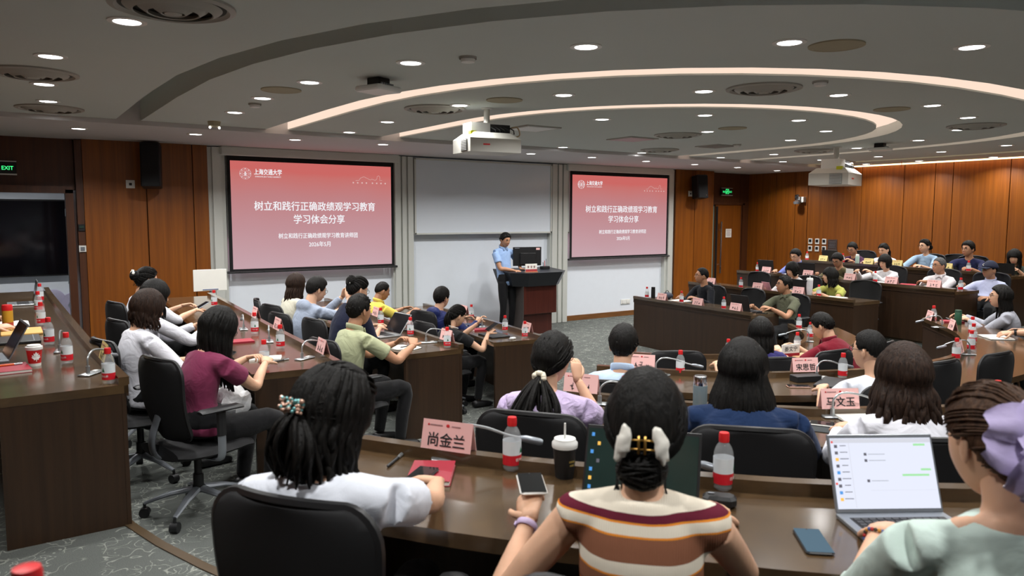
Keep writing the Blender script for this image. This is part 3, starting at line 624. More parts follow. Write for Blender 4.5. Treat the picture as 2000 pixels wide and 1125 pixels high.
def exit_sign(x, y, z, label, words):
    t = thing('exit_sign', label, 'exit sign', (x, y, z), 0, 'green exit signs'); b = MB(); b.rbox((0, 0, 0), (.36, .03, .155), .006); b.build('sign_box', BLACK, t)
    b = MB(); b.box((0, -.002, .082), (.37, .036, .012)); b.box((0, -.002, -.082), (.37, .036, .018)); b.build('sign_rail', ALU, t)
    b = MB(); fx = -.06 if words == 1 else 0.0
    for dx, dz, w_, h_ in ((-.045, 0, .01, .11), (.045, 0, .01, .11), (0, .055, .1, .01)): b.box((fx+dx, -.017, dz), (w_, .004, h_))
    b.ell((fx+.012, -.018, .03), (.011, .002, .011), 8, 6)
    for p in ([(0, .02), (-.01, -.012)], [(-.01, -.012), (.012, -.03), (.005, -.055)], [(-.01, -.012), (-.022, -.03), (-.035, -.04)], [(.0, .016), (.018, .0), (.03, .006)], [(.0, .016), (-.02, .006), (-.024, -.01)]): b.tube([(fx+a, -.018, c) for a, c in p], (.005, .002), 5, side=(1, 0, 0))
    b.build('running_figure', GLOW, t)
    if words == 1: put('exit_lettering', text_mesh('EXIT', .07, GLOW, .001, sx=.9), t, (.085, -.018, -.005), rot=(PI/2, 0, 0))
    else: put('exit_lettering', text_mesh('安全', .05, GLOW, .0008), t, (-.11, -.018, -.005), rot=(PI/2, 0, 0)); put('exit_lettering', text_mesh('出口', .05, GLOW, .0008), t, (.11, -.018, -.005), rot=(PI/2, 0, 0))
exit_sign(-2.81, .08, 2.665, 'green glowing EXIT sign above the open doorway', 1); exit_sign(11.2, .3, 2.64, 'green glowing exit sign above the double door', 2)
# corridor: wall screen and cut-out letters
t = thing('wall_television', 'large black television on the white corridor wall seen through the doorway', 'television', (-2.95, 3.1, 1.06)); b = MB(); b.rbox((0, 0, .63), (2.1, .06, 1.26), .01); b.build('bezel', BLACK, t); b = MB(); b.box((0, -.032, .63), (2.06, .004, 1.21)); b.build('screen', mat('dark screen', (.004, .004, .006), .08, spec=.6, var=0), t)
LILAC = mat('lilac cut-out', srgb(186, 180, 206), .7)
for body, x, l in [('I', -2.66, 'lilac cut-out letter I on the corridor wall below the television'), ('♥', -2.28, 'lilac cut-out heart beside the letter I on the corridor wall'), ('O', -1.78, 'lilac cut-out round letter beside the door frame on the corridor wall')]:
    if body == '♥': b = MB(); b.ell((-.13, 0, .38), (.17, .02, .17)); b.ell((.13, 0, .38), (.17, .02, .17)); b.prism([(-.27, .3), (.27, .3), (0, -.05)], -.015, .015); 
    else: b = None
    if b is None:
        me = text_mesh(body, .7, LILAC, .02, extrude=.02); o = put('cutout_letter', me, None, (x, 3.12, .52), rot=(PI/2, 0, 0))
    else:
        b = MB(); b.ell((-.13, 0, .12), (.17, .02, .16), 16, 10); b.ell((.13, 0, .12), (.17, .02, .16), 16, 10); b.add([(-.28, .012, .06), (.28, .012, .06), (0, .012, -.3), (-.28, -.012, .06), (.28, -.012, .06), (0, -.012, -.3)], [(0, 1, 2), (5, 4, 3), (0, 3, 4, 1), (1, 4, 5, 2), (2, 5, 3, 0)]); o = b.build('cutout_heart', LILAC, None, loc=(x, 3.12, .55))
    tag(o, l, 'letter' if body != '♥' else 'heart')

# ------------------------------------------------------------------ lectern
t = thing('lectern', 'lectern with wide dark top and reddish wood body beside the standing man', 'lectern', (4.93, -.72, 0), 0)
RW = wood('reddish veneer', srgb(70, 30, 24), srgb(92, 42, 32), .35, (26, 26, 1.0))
b = MB(); b.box((0, .08, .2), (.62, .5, .4)); b.build('plinth', RW, t)
b = MB(); b.rbox((0, .05, .62), (.72, .6, .5), .01); b.build('body', RW, t)
b = MB(); b.box((-.36, .05, .46), (.012, .6, .88)); b.build('side_panel', mat('grey laminate', srgb(70, 64, 62), .5), t)
b = MB(); b.add([(-.6, -.18, 1.1), (-.36, -.42, 1.1), (.36, -.42, 1.1), (.6, -.18, 1.1), (.6, .36, 1.14), (-.6, .36, 1.14), (-.5, -.12, .86), (-.3, -.3, .86), (.3, -.3, .86), (.5, -.12, .86), (.5, .34, .86), (-.5, .34, .86)],
    [(0, 1, 2, 3, 4, 5), (11, 10, 9, 8, 7, 6)]+[(i, (i+1) % 6+0, 6+(i+1) % 6, 6+i)[::-1] for i in range(6)]); b.build('top', mat('dark blue-black laminate', srgb(34, 37, 44), .4), t)
t = thing('desktop_monitor', 'black computer monitor seen from behind on the lectern', 'monitor', (4.86, -.66, 1.12), -.2); b = MB(); b.rbox((0, 0, .24), (.54, .035, .33), .008); b.build('panel', BLACK, t); b = MB(); b.rbox((0, -.03, .2), (.3, .04, .2), .01); b.build('back_hump', BLACK, t); b = MB(); b.box((0, .0, .05), (.06, .03, .1)); b.build('stand_neck', BLACK, t); b = MB(); b.rbox((0, 0, .008), (.22, .16, .014), .005); b.build('stand_foot', BLACK, t); b = MB(); b.box((.2, -.02, .37), (.07, .004, .035)); b.build('label_sticker', PINKCARD, t)
b = MB(); b.box((-.2, -.02, .385), (.09, .003, .014)); b.build('maker_mark', GREYM, t)
t = thing('place_card', 'white and red place card standing on the lectern in front of the monitor', 'place card', (4.72, -.98, 1.105), -.1); b = MB(); b.box((0, .0, .075), (.23, .012, .14)); b.build('card_face', PAPER, t); b = MB(); b.box((0, -.008, .03), (.228, .006, .045)); b.build('red_band', mat('dull red band', srgb(168, 62, 66), .6), t); b = MB(); b.box((0, 0, .003), (.25, .05, .01)); b.build('card_foot', mat('pale wood', srgb(200, 150, 100), .6), t)
b = MB()
for i in range(3): b.box((-.06+.06*i, -.0075, .105), (.04, .003, .008)); b.box((-.06+.06*i, -.0075, .085), (.03, .003, .008)); b.box((-.06+.06*i, -.0075, .095), (.008, .003, .035))
b.build('print_strokes', GREYINK, t)
t = thing('pen_tray', 'small tray of dark pens and antenna on the lectern corner', 'pen tray', (5.28, -.62, 1.12)); b = MB(); b.rbox((0, 0, .025), (.16, .1, .05), .008); b.build('tray', BLACK, t)
for i in range(3): b = MB(); b.tube([(-.03+.03*i, 0, .03), (-.035+.035*i, .01, .12+.03*i)], .006, 6); b.build('pen', (BLACK, REDINK, GREYM)[i], t)

# ------------------------------------------------------------------ sign board on a stand (the code on it is left blank)
t = thing('sign_stand', 'white sign sheet on a slim stand before the white wall beside the wood panels', 'sign', (-.53, -.9, 0)); b = MB(); b.rbox((0, 0, 1.2), (.43, .008, .29), .004, M=None); b.build('sign_sheet', PAPER, t); b = MB(); b.box((0, -.006, 1.075), (.2, .003, .012)); b.build('caption_line', mat('blue print', srgb(120, 130, 160), .7), t); b = MB(); b.tube([(0, .02, .02), (0, .02, 1.1)], .012, 8); b.build('pole', GREYM, t); b = MB(); b.lathe([(.14, 0), (.14, .015), (.02, .025)], 20); b.build('base', GREYM, t)

# ------------------------------------------------------------------ chair
def make_chair():
    t = thing('office_chair', 'x', 'chair', (0, 0, 0), 0, 'black mesh office chairs')
    b = MB(); n = 9; rows = []
    for i in range(n):
        y = -.23+.48*i/(n-1); z = .455-.018*math.sin(PI*i/(n-1))-(.02 if i == n-1 else 0); wd = .24-(.03 if i in (0, n-1) else 0); rows.append((y, z, wd))
    b.tube([(0, y, z-.03) for y, z, wd in rows], [(wd, .04) for y, z, wd in rows], 16, side=(1, 0, 0)); autosmooth(b.build('seat', BLACKF, t), 50)
    # backrest: curved rounded-rectangle sheet with thickness
    nu, nv = 14, 20; F = []; Bk = []
    for j in range(nv+1):
        v = .5-.5*math.cos(PI*j/nv); z = .50+.46*v; y0 = -.165-.095*v-.02*math.sin(PI*v*1.3); hw = .20+.035*math.sin(PI*min(v*1.15, 1)*.5)
        e = max(0, (v-.80)/.20); hw *= 1-.36*(1-math.sqrt(max(1-e*e, 0))); e2 = max(0, (.12-v)/.12); hw *= (1-.25*e2*e2)
        for i in range(nu+1):
            u = -1+2*i/nu; F.append((u*hw, y0+.045*u*u, z+(.012*(1-u*u)*(v > .9)))); Bk.append((u*hw, y0+.045*u*u-.022, z))
    b = MB(); fs = []; m = nu+1; K = len(F)
    for j in range(nv):
        for i in range(nu):
            a = j*m+i; fs.append((a, a+m, a+m+1, a+1)); fs.append((K+a, K+a+1, K+a+m+1, K+a+m))
    per = [i for i in range(m)]+[j*m+nu for j in range(1, nv+1)]+[nv*m+i for i in range(nu-1, -1, -1)]+[j*m for j in range(nv-1, 0, -1)]
    for i in range(len(per)): a, c = per[i], per[(i+1) % len(per)]; fs.append((a, c, K+c, K+a))
    b.add(F+Bk, fs); bk = b.build('backrest', BLACKF, t); autosmooth(bk, 60)
    rim = [Vector(F[i])+Vector((0, -.01, 0)) for i in per]; b = MB(); b.tube(rim, .013, 6, closed=True); autosmooth(b.build('back_frame', BLACK, bk))
    b = MB(); b.tube(smooth_path([(0, -.225, .64), (0, -.27, .5), (0, -.24, .40), (0, -.1, .36), (0, 0, .37)], 4), (.035, .012), 8, side=(1, 0, 0)); autosmooth(b.build('back_bracket', GREYM, t))
    for s in (-1, 1):
        b = MB(); b.tube(smooth_path([(s*.05, -.02, .37), (s*.2, -.0, .37), (s*.265, .0, .40), (s*.272, .0, .55)], 4), (.026, .012), 8, side=(0, 1, 0)); ap = autosmooth(b.build('arm_support', GREYM, t))
        b = MB(); b.tube([(s*.272, 0, .52), (s*.272, 0, .655)], (.03, .016), 8, side=(0, 1, 0)); b.build('arm_sleeve', BLACK, ap)
        b = MB(); b.tube([(s*.272, -.13, .672), (s*.272, -.11, .675), (s*.272, .1, .675), (s*.272, .13, .668)], [(.03, .01), (.042, .016), (.042, .016), (.03, .01)], 10, side=(1, 0, 0)); autosmooth(b.build('armrest_pad', BLACK, t), 60)
    b = MB(); b.lathe([(.03, .13), (.03, .24), (.022, .24), (.022, .38)], 12); autosmooth(b.build('gas_column', BLACK, t)); b = MB(); b.rbox((0, 0, .385), (.2, .24, .04), .01); b.build('tilt_housing', BLACK, t)
    for i in range(5):
        a = 2*PI*i/5+.3; c, s = math.cos(a), math.sin(a); b = MB(); b.tube([(c*.03, s*.03, .15), (c*.16, s*.16, .13), (c*.3, s*.3, .085)], [(.03, .02), (.024, .015), (.014, .01)], 8, side=(-s, c, 0)); autosmooth(b.build('base_leg', GREYM, t))
        b = MB(); b.tube([(c*.3-s*.022, s*.3+c*.022, .03), (c*.3+s*.022, s*.3-c*.022, .03)], .03, 12); b.tube([(c*.3, s*.3, .03), (c*.3, s*.3, .085)], .009, 6); autosmooth(b.build('caster', BLACK, t))
    return t
CHAIR0 = make_chair(); _chair_used = []
def chair(x, y, z, face, label):
    """face: direction the sitter looks (radians from +x)"""
    rz = face-PI/2
    if not _chair_used: CHAIR0.location = (x, y, z); CHAIR0.rotation_euler = (0, 0, rz); CHAIR0['label'] = label; _chair_used.append(1); return CHAIR0
    return dup(CHAIR0, (x, y, z), rz, label)

# ------------------------------------------------------------------ table-top things
PET = mat('clear bottle plastic', (.80, .83, .85), .06, spec=1.0, var=0, alpha=.18)
BLBL = mat('bottle label white', srgb(222, 228, 232), .4, var=.02); BRED = mat('bottle label red', srgb(206, 30, 44), .4, var=.04); BGRN = mat('bottle logo green', srgb(20, 110, 70), .5, var=0)
def wrap(me, r, zc):
    for v in me.vertices: a = v.co.x/r; v.co = Vector((r*math.sin(a), -r*math.cos(a), v.co.y+zc))
    me.update(); return me
def make_bottle():
    t = thing('water_bottle', 'x', 'bottle', (0, 0, 0), 0, 'red-capped water bottles')
    b = MB(); b.lathe([(.012, .004), (.024, .001), (.030, .006), (.0315, .013), (.029, .017), (.0315, .022), (.0318, .06), (.0318, .107), (.0305, .122), (.0255, .138), (.018, .150), (.0135, .156), (.0125, .165)], 20); autosmooth(b.build('bottle_body', PET, t), 60)
    b = MB(); b.lathe([(.0322, .023), (.0324, .058)], 20, cap=False); l1 = autosmooth(b.build('red_label', BRED, t)); b = MB(); b.lathe([(.0324, .058), (.0324, .106)], 20, cap=False); l2 = autosmooth(b.build('white_label', BLBL, t))
    put('label_lettering', wrap(text_mesh('农夫山泉', .0125, WHITEP, .0002), .0332, .042), l1)
    for a in (0, PI): 
        g = MB(); g.add([(-.007, 0, .068), (.007, 0, .068), (0, 0, .088), (-.009, 0, .064), (.009, 0, .064), (.0, 0, .072)], [(0, 1, 2), (3, 4, 5)]); me = g.mesh('logo', BGRN)
        for v in me.vertices: q = v.co.x/.0332+a; v.co = Vector((.0332*math.sin(q), -.0332*math.cos(q), v.co.z))
        put('tree_logo', me, l2)
    b = MB(); b.lathe([(.0158, .156), (.0165, .160), (.0165, .180), (.0150, .186), (.001, .187)], 18); autosmooth(b.build('red_cap', RED, t))
    return t
BOT0 = make_bottle(); _bot = []
def bottle(x, y, z, label, rz=None):
    rz = random.uniform(-1.2, .4) if rz is None else rz
    if not _bot: BOT0.location = (x, y, z); BOT0.rotation_euler = (0, 0, rz); BOT0['label'] = label; _bot.append(1); return BOT0
    return dup(BOT0, (x, y, z), rz, label)
def strokes(seed, n, w, h):
    r = random.Random(seed); b = MB()
    for i in range(n):
        cx = (i-(n-1)/2)*w*1.35
        for j in range(5): b.box((cx+r.uniform(-.3, .3)*w, 0, r.uniform(-.45, .45)*h), (w*r.uniform(.4, .9), .0012, h*.1) if j % 2 else (w*.1, .0012, h*r.uniform(.4, .8)))
    return b
def card(k, part, x, y, label, text=None, seed=1, mt=None, front=-1, w=.2, h=.105, size=.052):
    """tent card on the ledge; text=None gives unreadable strokes; both faces printed"""
    p, n = desk_frame(k, part, x, y); z = ROW[k]['z']+.79; tt = Vector((-n.y, n.x, 0)); al = (Vector((x, y, 0))-p).dot(tt); c = p+tt*al+n*.02
    t = thing('name_card', label, 'name card', (c.x, c.y, z), ang(n)+PI/2, 'folded name cards')   # local -y faces the sitter... +y the room
    mt = mt or PINKCARD; th = math.radians(14); sn, cs = math.sin(th)*h, math.cos(th)*h
    b = MB()
    for s in (-1, 1): b.add([(-w/2, s*sn, 0), (w/2, s*sn, 0), (w/2, 0, cs), (-w/2, 0, cs), (-w/2, s*(sn-.0015), 0), (w/2, s*(sn-.0015), 0), (w/2, 0, cs-.004), (-w/2, 0, cs-.004)], [(0, 1, 2, 3), (7, 6, 5, 4), (0, 4, 5, 1), (1, 5, 6, 2), (3, 7, 4, 0)])
    co = b.build('card_sheet', mt, t)
    for s in (-1, 1):
        R = Matrix.Rotation(PI if s > 0 else 0, 4, 'Z')@Matrix.Translation((0, -sn*.42-.0016, cs*.58))@Matrix.Rotation(-th, 4, 'X')
        if text: o = put('name_lettering', text_mesh(text, size, INK, .0006), co); o.matrix_local = R@Matrix.Translation((0, -.001, -.028))@Matrix.Rotation(PI/2, 4, 'X')
        else: o = strokes(seed, 3, .032, .036).build('name_strokes', INK, co); o.matrix_local = R@Matrix.Translation((0, 0, -.028))
        hb = MB(); hb.box((-.045, 0, .026), (.05, .0012, .004)); hb.box((.035, 0, .026), (.035, .0012, .004)); o = hb.build('header_line', GREYINK, co); o.matrix_local = R.copy()
        hb = MB(); hb.ell((.002, 0, .027), (.007, .001, .006), 8, 6); hb.ell((-.076, 0, .026), (.004, .001, .004), 8, 6); o = hb.build('header_emblem', REDINK, co); o.matrix_local = R.copy()
    return t
SILV = mat('silver paint', srgb(170, 174, 176), .3, .7, var=.03)
def mic(k, x, y, aim, label, L=.34):
    z = ROW[k]['z']+.75; t = thing('gooseneck_microphone', label, 'microphone', (x, y, z), aim, 'gooseneck microphones')
    b = MB(); b.tube([(-.05, 0, .006), (-.045, 0, .006), (.1, 0, .006), (.105, 0, .006)], [(.02, .004), (.034, .006), (.034, .006), (.02, .004)], 14, side=(0, 1, 0)); ba = autosmooth(b.build('base_plate', SILV, t)); b = MB(); b.box((.06, 0, .013), (.03, .02, .005)); b.build('talk_button', WHITEP, ba)
    b = MB(); b.tube([(0, 0, .01), (0, 0, .05)], .011, 10); b.build('neck_socket', SILV, t)
    b = MB(); b.tube(smooth_path([(0, 0, .05), (.005, 0, .095), (.05, 0, .128), (.14, 0, .118), (.22, 0, .09), (L-.06, 0, .075)], 5), .0055, 8); autosmooth(b.build('gooseneck', SILV, t))
    b = MB(); b.tube([(L-.075, 0, .078), (L-.05, 0, .074), (L, 0, .062), (L+.01, 0, .06)], [.008, .013, .013, .009], 10); autosmooth(b.build('microphone_head', GREYM, t))
ICON = [mat('icon %d' % i, srgb(*c), .5, emit=srgb(*c), estr=.5, var=0) for i, c in enumerate([(90, 90, 100), (210, 70, 60), (70, 140, 210), (230, 180, 80), (120, 200, 120)])]
def laptop(x, y, z, face, label, shell=GREYM, w=.32, d=.225, open_deg=108, screen='dark', sd=None):
    """face: direction from the user to the screen"""
    t = thing('laptop', label, 'laptop', (x, y, z), face-PI/2)
    b = MB(); b.rbox((0, 0, .008), (w, d, .014), .004); ba = b.build('base', shell, t)
    b = MB(); b.box((0, .02, .0156), (w*.86, d*.46, .001)); kb = b.build('keyboard_well', BLACK, ba); b = MB()
    for r in range(5):
        for c in range(12): b.box((-.385*w+c*.07*w, .02+d*(.17-.085*r), .017), (.056*w, d*.066, .002))
    b.build('keys', mat('dark keys', (.03, .03, .033), .5), kb); b = MB(); b.box((0, -d*.33, .0155), (w*.32, d*.22, .001)); b.build('touchpad', GREYM, ba)
    b = MB(); b.rbox((0, 0, d/2), (w, .007, d), .003); lid = b.build('lid', shell, t, loc=(0, d/2-.002, .014)); lid.rotation_euler = (-math.radians(open_deg-90), 0, 0)
    if screen == 'chat':
        sm = emis('chat screen', srgb(226, 230, 246), 1.0); b = MB(); b.box((0, -.005, d/2), (w-.016, .002, d-.022)); so = b.build('display', sm, lid)
        b = MB(); r = random.Random(3); b.box((0, -.0065, d-.019), (w-.018, .001, .012)); b.box((-w/2+.062, -.0065, d/2), (.001, .001, d-.03)); b.box((.05, -.0065, d*.28), (w*.62, .001, .0008)); b.build('window_lines', emis('chat lines', srgb(214, 216, 226), .95), so)
        for i in range(9):
            c = [0, 0, 3, 0, 2, 0, 0, 2, 3][i]; MB().box((-w/2+.022, -.0068, d-.035-.019*i), (.009, .001, .009)).build('contact_icon', ICON[c], so); MB().box((-w/2+.044, -.0068, d-.033-.019*i), (.018+.004*(i % 3), .001, .0022)).build('contact_line', ICON[0], so)
        gb = emis('chat green', srgb(168, 232, 170), .95)
        for px, pz, l in ((.115, .86, .035), (.125, .54, .03), (.092, .47, .08)): MB().box((px, -.0068, pz*d), (l, .001, .006)).build('chat_bubble', gb, so)
        for pz in (.74, .66, .40): MB().box((-.052, -.0068, pz*d), (.008, .001, .008)).build('sender_icon', ICON[0], so); MB().box((-.018, -.0068, pz*d), (.05, .001, .0022)).build('message_line', emis('message grey', srgb(186, 190, 200), .9), so)
        for i in (0, 2): MB().box((-w/2+.012, -.0068, d*.9-.06*i), (.006, .001, .006)).build('alert_icon', ICON[1], so)
    elif screen == 'desktop':
        b = MB(); b.box((0, -.005, d/2), (w-.016, .002, d-.022)); so = b.build('display', mat('green-black display', srgb(34, 44, 42), .18, emit=srgb(40, 70, 62), estr=.16, var=.4, vscale=9), lid)
        for i in range(7): MB().box((-w/2+.022+.02*(i % 2 and i < 4), -.0068, d-.03-.026*i), (.009, .001, .011)).build('desktop_icon', ICON[(2, 3, 2, 0, 2, 3, 2)[i]], so)
    elif screen == 'dark': b = MB(); b.box((0, -.005, d/2), (w-.016, .002, d-.022)); b.build('display', mat('dark display', (.006, .006, .008), .15, var=0), lid)
    elif screen == 'pale': b = MB(); b.box((0, -.005, d/2), (w-.016, .002, d-.022)); b.build('display', emis('pale display', srgb(190, 205, 220), .6), lid)
    return t
def flat(name, cat, x, y, z, rz, size, m, label, kids=(), r=.006):
    t = thing(name, label, cat, (x, y, z), rz); b = MB(); b.rbox((0, 0, size[2]/2), size, r); bo = b.build('body', m, t)
    for nm_, c, d, mm in kids: MB().box(c, d).build(nm_, mm, bo)
    return t
SCR = mat('phone glass', (.01, .011, .013), .08, spec=.6, var=0)
def phone(x, y, z, rz, label, m=BLACK, lit=False):
    return flat('mobile_phone', 'phone', x, y, z, rz, (.074, .155, .009), m, label, [('screen', (0, 0, .0095), (.068, .148, .001), emis('phone screen', srgb(120, 150, 170), .55) if lit else SCR), ('camera_dot', (0, .069, .0102), (.004, .004, .0006), BLACK)], .008)
def open_book(x, y, z, rz, label, w=.28, d=.2, cover=None):
    t = thing('open_notebook', label, 'notebook', (x, y, z), rz); b = MB(); n = 8
    for s in (-1, 1):
        A = [(s*w/2*i/n, -d/2, .004+.012*math.sin(PI*(.12+.88*i/n)*.9)) for i in range(n+1)]; B = [(a[0], d/2, a[2]) for a in A]; C0 = [(a[0], a[1], .003) for a in A]; D0 = [(a[0], a[1], .003) for a in B]
        b.strip(A, B) if s > 0 else b.strip(B, A); b.strip(C0, A) if s > 0 else b.strip(A, C0); b.strip(B, D0) if s > 0 else b.strip(D0, B); b.add([A[-1], B[-1], D0[-1], C0[-1]], [(0, 1, 2, 3)])
    o = b.build('pages', PAPER, t); MB().box((0, 0, .0015), (w+.008, d+.008, .003)).build('cover', cover or BLACK, t)
    return t
def closed_book(x, y, z, rz, label, m, w=.145, d=.21, h=.018):
    t = thing('notebook', label, 'notebook', (x, y, z), rz); MB().box((0, 0, h/2), (w-.006, d-.006, h-.005)).build('page_block', PAPER, t); MB().rbox((0, 0, h-.001), (w, d, .003), .002).build('cover', m, t); MB().rbox((0, 0, .0015), (w, d, .003), .002).build('back_cover', m, t); MB().box((-w/2+.002, 0, h/2), (.004, d, h)).build('spine', m, t); return t
def pen(x, y, z, rz, label, m=BLACK):
    t = thing('pen', label, 'pen', (x, y, z+.006), rz); b = MB(); b.tube([(-.07, 0, 0), (-.065, 0, 0), (.03, 0, 0)], [.002, .0055, .0055], 8); autosmooth(b.build('barrel', m, t)); b = MB(); b.tube([(.03, 0, 0), (.07, 0, 0)], .006, 8); b.build('cap', SILV, t); b = MB(); b.box((.05, 0, .007), (.035, .003, .002)); b.build('clip', SILV, t); return t
def lathe_thing(name, cat, x, y, z, label, parts):
    t = thing(name, label, cat, (x, y, z))
    for nm_, prof, m in parts: b = MB(); b.lathe(prof, 22); autosmooth(b.build(nm_, m, t), 45)
    return t
DARKRED = mat('dark red cover', srgb(150, 30, 48), .5); TEAL = mat('teal cover', srgb(70, 100, 110), .6)

# foreground desk
Z4 = 1.2; Z3 = 1.05; Z2 = .9; Z1 = .75
bottle(-1.44, -9.50, Z4, 'red-capped water bottle beside the black and white coffee cup, in the foreground', .55); bottle(-.98, -10.03, Z4, 'red-capped water bottle right of the striped knit woman, in the foreground', .55); bottle(-.33, -10.56, Z4, 'red-capped water bottle half hidden behind the silver laptop with the bright screen', .2)
card(4, 'C', -1.53, -9.26, 'pink name card behind the microphone in front of the white T-shirt woman', '尚金兰'); card(4, 'C', -.62, -10.32, 'pink name card mostly hidden behind the silver laptop with the bright screen', seed=5)
mic(4, -1.58, -9.28, -.55, 'silver gooseneck microphone on the foreground desk before the pink card'); mic(4, -1.19, -9.80, -.82, 'silver gooseneck microphone behind the dark laptop of the striped knit woman', .3)
lathe_thing('coffee_cup', 'cup', -1.335, -9.66, Z4, 'black takeaway coffee cup with white lid and straw on the foreground desk', [('cup_body', [(.030, 0), (.031, .003), (.040, .105), (.041, .108)], BLACK), ('lid', [(.0425, .104), (.0435, .110), (.0435, .120), (.038, .126), (.036, .134), (.03, .136), (.001, .133)], WHITEP), ('straw', [(.0035, .05), (.0035, .185)], WHITEP)])
g = MB(); [g.box((0, -.0385, .062-.012*i), (.022-.006*i, .002, .006)) for i in range(2)]; oo = g.build('gold_print', mat('gold print', srgb(150, 130, 70), .4, .5), bpy.data.objects['coffee_cup'])
g = oo.data
laptop(-1.44, -10.10, Z4, math.radians(38), 'dark laptop with a dark green desktop in front of the striped knit woman', BLACK, .345, .235, 112, 'desktop')
laptop(-.815, -10.55, Z4, math.radians(58), 'silver laptop with a bright chat window in the foreground', GREYM, .32, .225, 112, 'chat')
phone(-1.10, -10.44, Z4, math.radians(-41), 'black phone with lit screen lying beside the silver laptop', BLACK, True)
pen(-1.74, -9.2, Z4, .75, 'silver pen lying before the white T-shirt woman'); closed_book(-1.70, -9.40, Z4, math.radians(-35), 'red notebook under the phone of the white T-shirt woman', DARKRED)
# row 3 middle
bottle(-.175, -8.69, Z3, 'bottle whose red cap peeks over the head of the striped knit woman', 0); bottle(1.36, -9.83, Z3, 'bottle whose red cap peeks over the hair of the woman with the lilac bow', 0)
card(3, 'C', -.2, -8.36, 'pink name card in front of the lilac dress woman', seed=7); card(3, 'C', .71, -9.33, 'pink name card before the woman in the white blouse with wavy hair', '马文玉')
mic(3, -.2, -8.52, -.7, 'silver gooseneck microphone in front of the lilac dress woman'); mic(3, .62, -9.38, -.6, 'silver gooseneck microphone before the pink card near the white blouse woman')
phone(.45, -9.46, Z3+.004, math.radians(30), 'white-edged phone on a dark folder beside the navy shirt woman', WHITEP); flat('folder', 'folder', .40, -9.48, Z3, math.radians(28), (.16, .2, .004), mat('dark grey felt', srgb(52, 56, 58), .9), 'dark grey folder under the white-edged phone', r=.002); open_book(.68, -9.52, Z3, math.radians(62), 'open notebook in front of the white blouse woman with wavy hair', .3, .21)
lathe_thing('keychain_charm', 'charm', .53, -9.56, Z3, 'small cream bead charm beside the white-edged phone', [('charm', [(.004, 0), (.012, .006), (.008, .012), (.012, .018), (.004, .026)], CREAM), ('ring', [(.008, .026), (.01, .028), (.008, .03)], CHROME)])
lathe_thing('steel_tumbler', 'tumbler', .08, -8.98, Z3, 'grey-blue tumbler with steel lid beside the navy shirt woman', [('tumbler_body', [(.034, 0), (.036, .004), (.036, .16)], mat('grey blue enamel', srgb(110, 128, 136), .4)), ('steel_lid', [(.034, .16), (.034, .205), (.03, .21), (.001, .21)], CHROME)])
# row 2 middle
bottle(1.27, -7.72, Z2, 'red-capped bottle in front of the pale blue shirt man', .4); bottle(2.18, -8.45, Z2, 'red-capped bottle beside the closed black laptop of the short-haired man', .5); bottle(3.6, -8.56, Z2, 'red-capped bottle in front of two empty chairs beside a pink card', .5); bottle(4.15, -8.42, Z2, 'nearest of the three red-capped bottles clustered on the curved desk', .5); bottle(5.12, -7.98, Z2, 'red-capped bottle standing by the open notebook of the person with a watch', .5); bottle(4.62, -8.22, Z2, 'middle one of the red-capped bottles clustered on the curved desk', .5); bottle(5.75, -7.28, Z2, 'red-capped bottle at the desk end before the dark panels, by the green flask', .5)
card(2, 'C', 1.09, -7.5, 'pink name card beside the pale blue shirt man', seed=9); card(2, 'C', 2.0, -8.25, 'pink name card behind the closed black laptop', '宋思哲'); card(2, 'C', 3.72, -8.5, 'pink name card seen edge-on beside a bottle near two empty chairs', seed=11); card(2, 'C', 5.6, -7.3, 'pink name card beside the green flask of the woman in grey', seed=12); card(2, 'C', 5.08, -7.8, 'pink name card seen edge-on in front of the clustered bottles', seed=13)
mic(2, 1.12, -7.62, -.6, 'silver gooseneck microphone beside the pale blue shirt man'); mic(2, 2.0, -8.36, -.2, 'silver gooseneck microphone on the desk before the closed black laptop'); mic(2, 3.95, -8.5, 2.6, 'silver gooseneck microphone near two empty chairs', .28); mic(2, 5.4, -7.55, 2.6, 'silver gooseneck microphone by the green flask', .28)
flat('laptop_closed', 'laptop', 1.95, -8.55, Z2, .35, (.33, .23, .018), BLACK, 'closed black laptop before the short-haired man in white', [('lid_seam', (0, 0, .012), (.331, .231, .001), GREYM)]); flat('tissue_box', 'box', 1.87, -8.36, Z2, -.35, (.2, .1, .045), BLACK, 'small black box below the pink card in the middle desk', [('lid_line', (0, 0, .036), (.202, .102, .002), BLACKM)]); phone(1.66, -8.45, Z2, .9, 'phone in a pinkish case beside the closed black laptop', mat('pinkish case', srgb(190, 150, 130), .4))
lathe_thing('green_flask', 'flask', 5.80, -7.52, Z2, 'dark green flask in front of the woman in grey', [('flask_body', [(.034, 0), (.036, .005), (.036, .13), (.033, .135)], mat('green enamel', srgb(40, 84, 62), .35)), ('flask_lid', [(.034, .135), (.034, .155), (.03, .16), (.001, .16)], mat('green lid', srgb(34, 70, 54), .4))]); open_book(5.15, -8.18, Z2, math.radians(50), 'open notebook under the hand with the black watch', .3, .22); closed_book(5.92, -7.4, Z2, math.radians(45), 'dark red notebook beside the green flask', DARKRED); flat('tablet', 'tablet', 6.25, -7.32, Z2, math.radians(40), (.17, .24, .008), GREYM, 'grey tablet under the hands of the woman in grey', [('screen', (0, 0, .0085), (.155, .225, .001), SCR)])
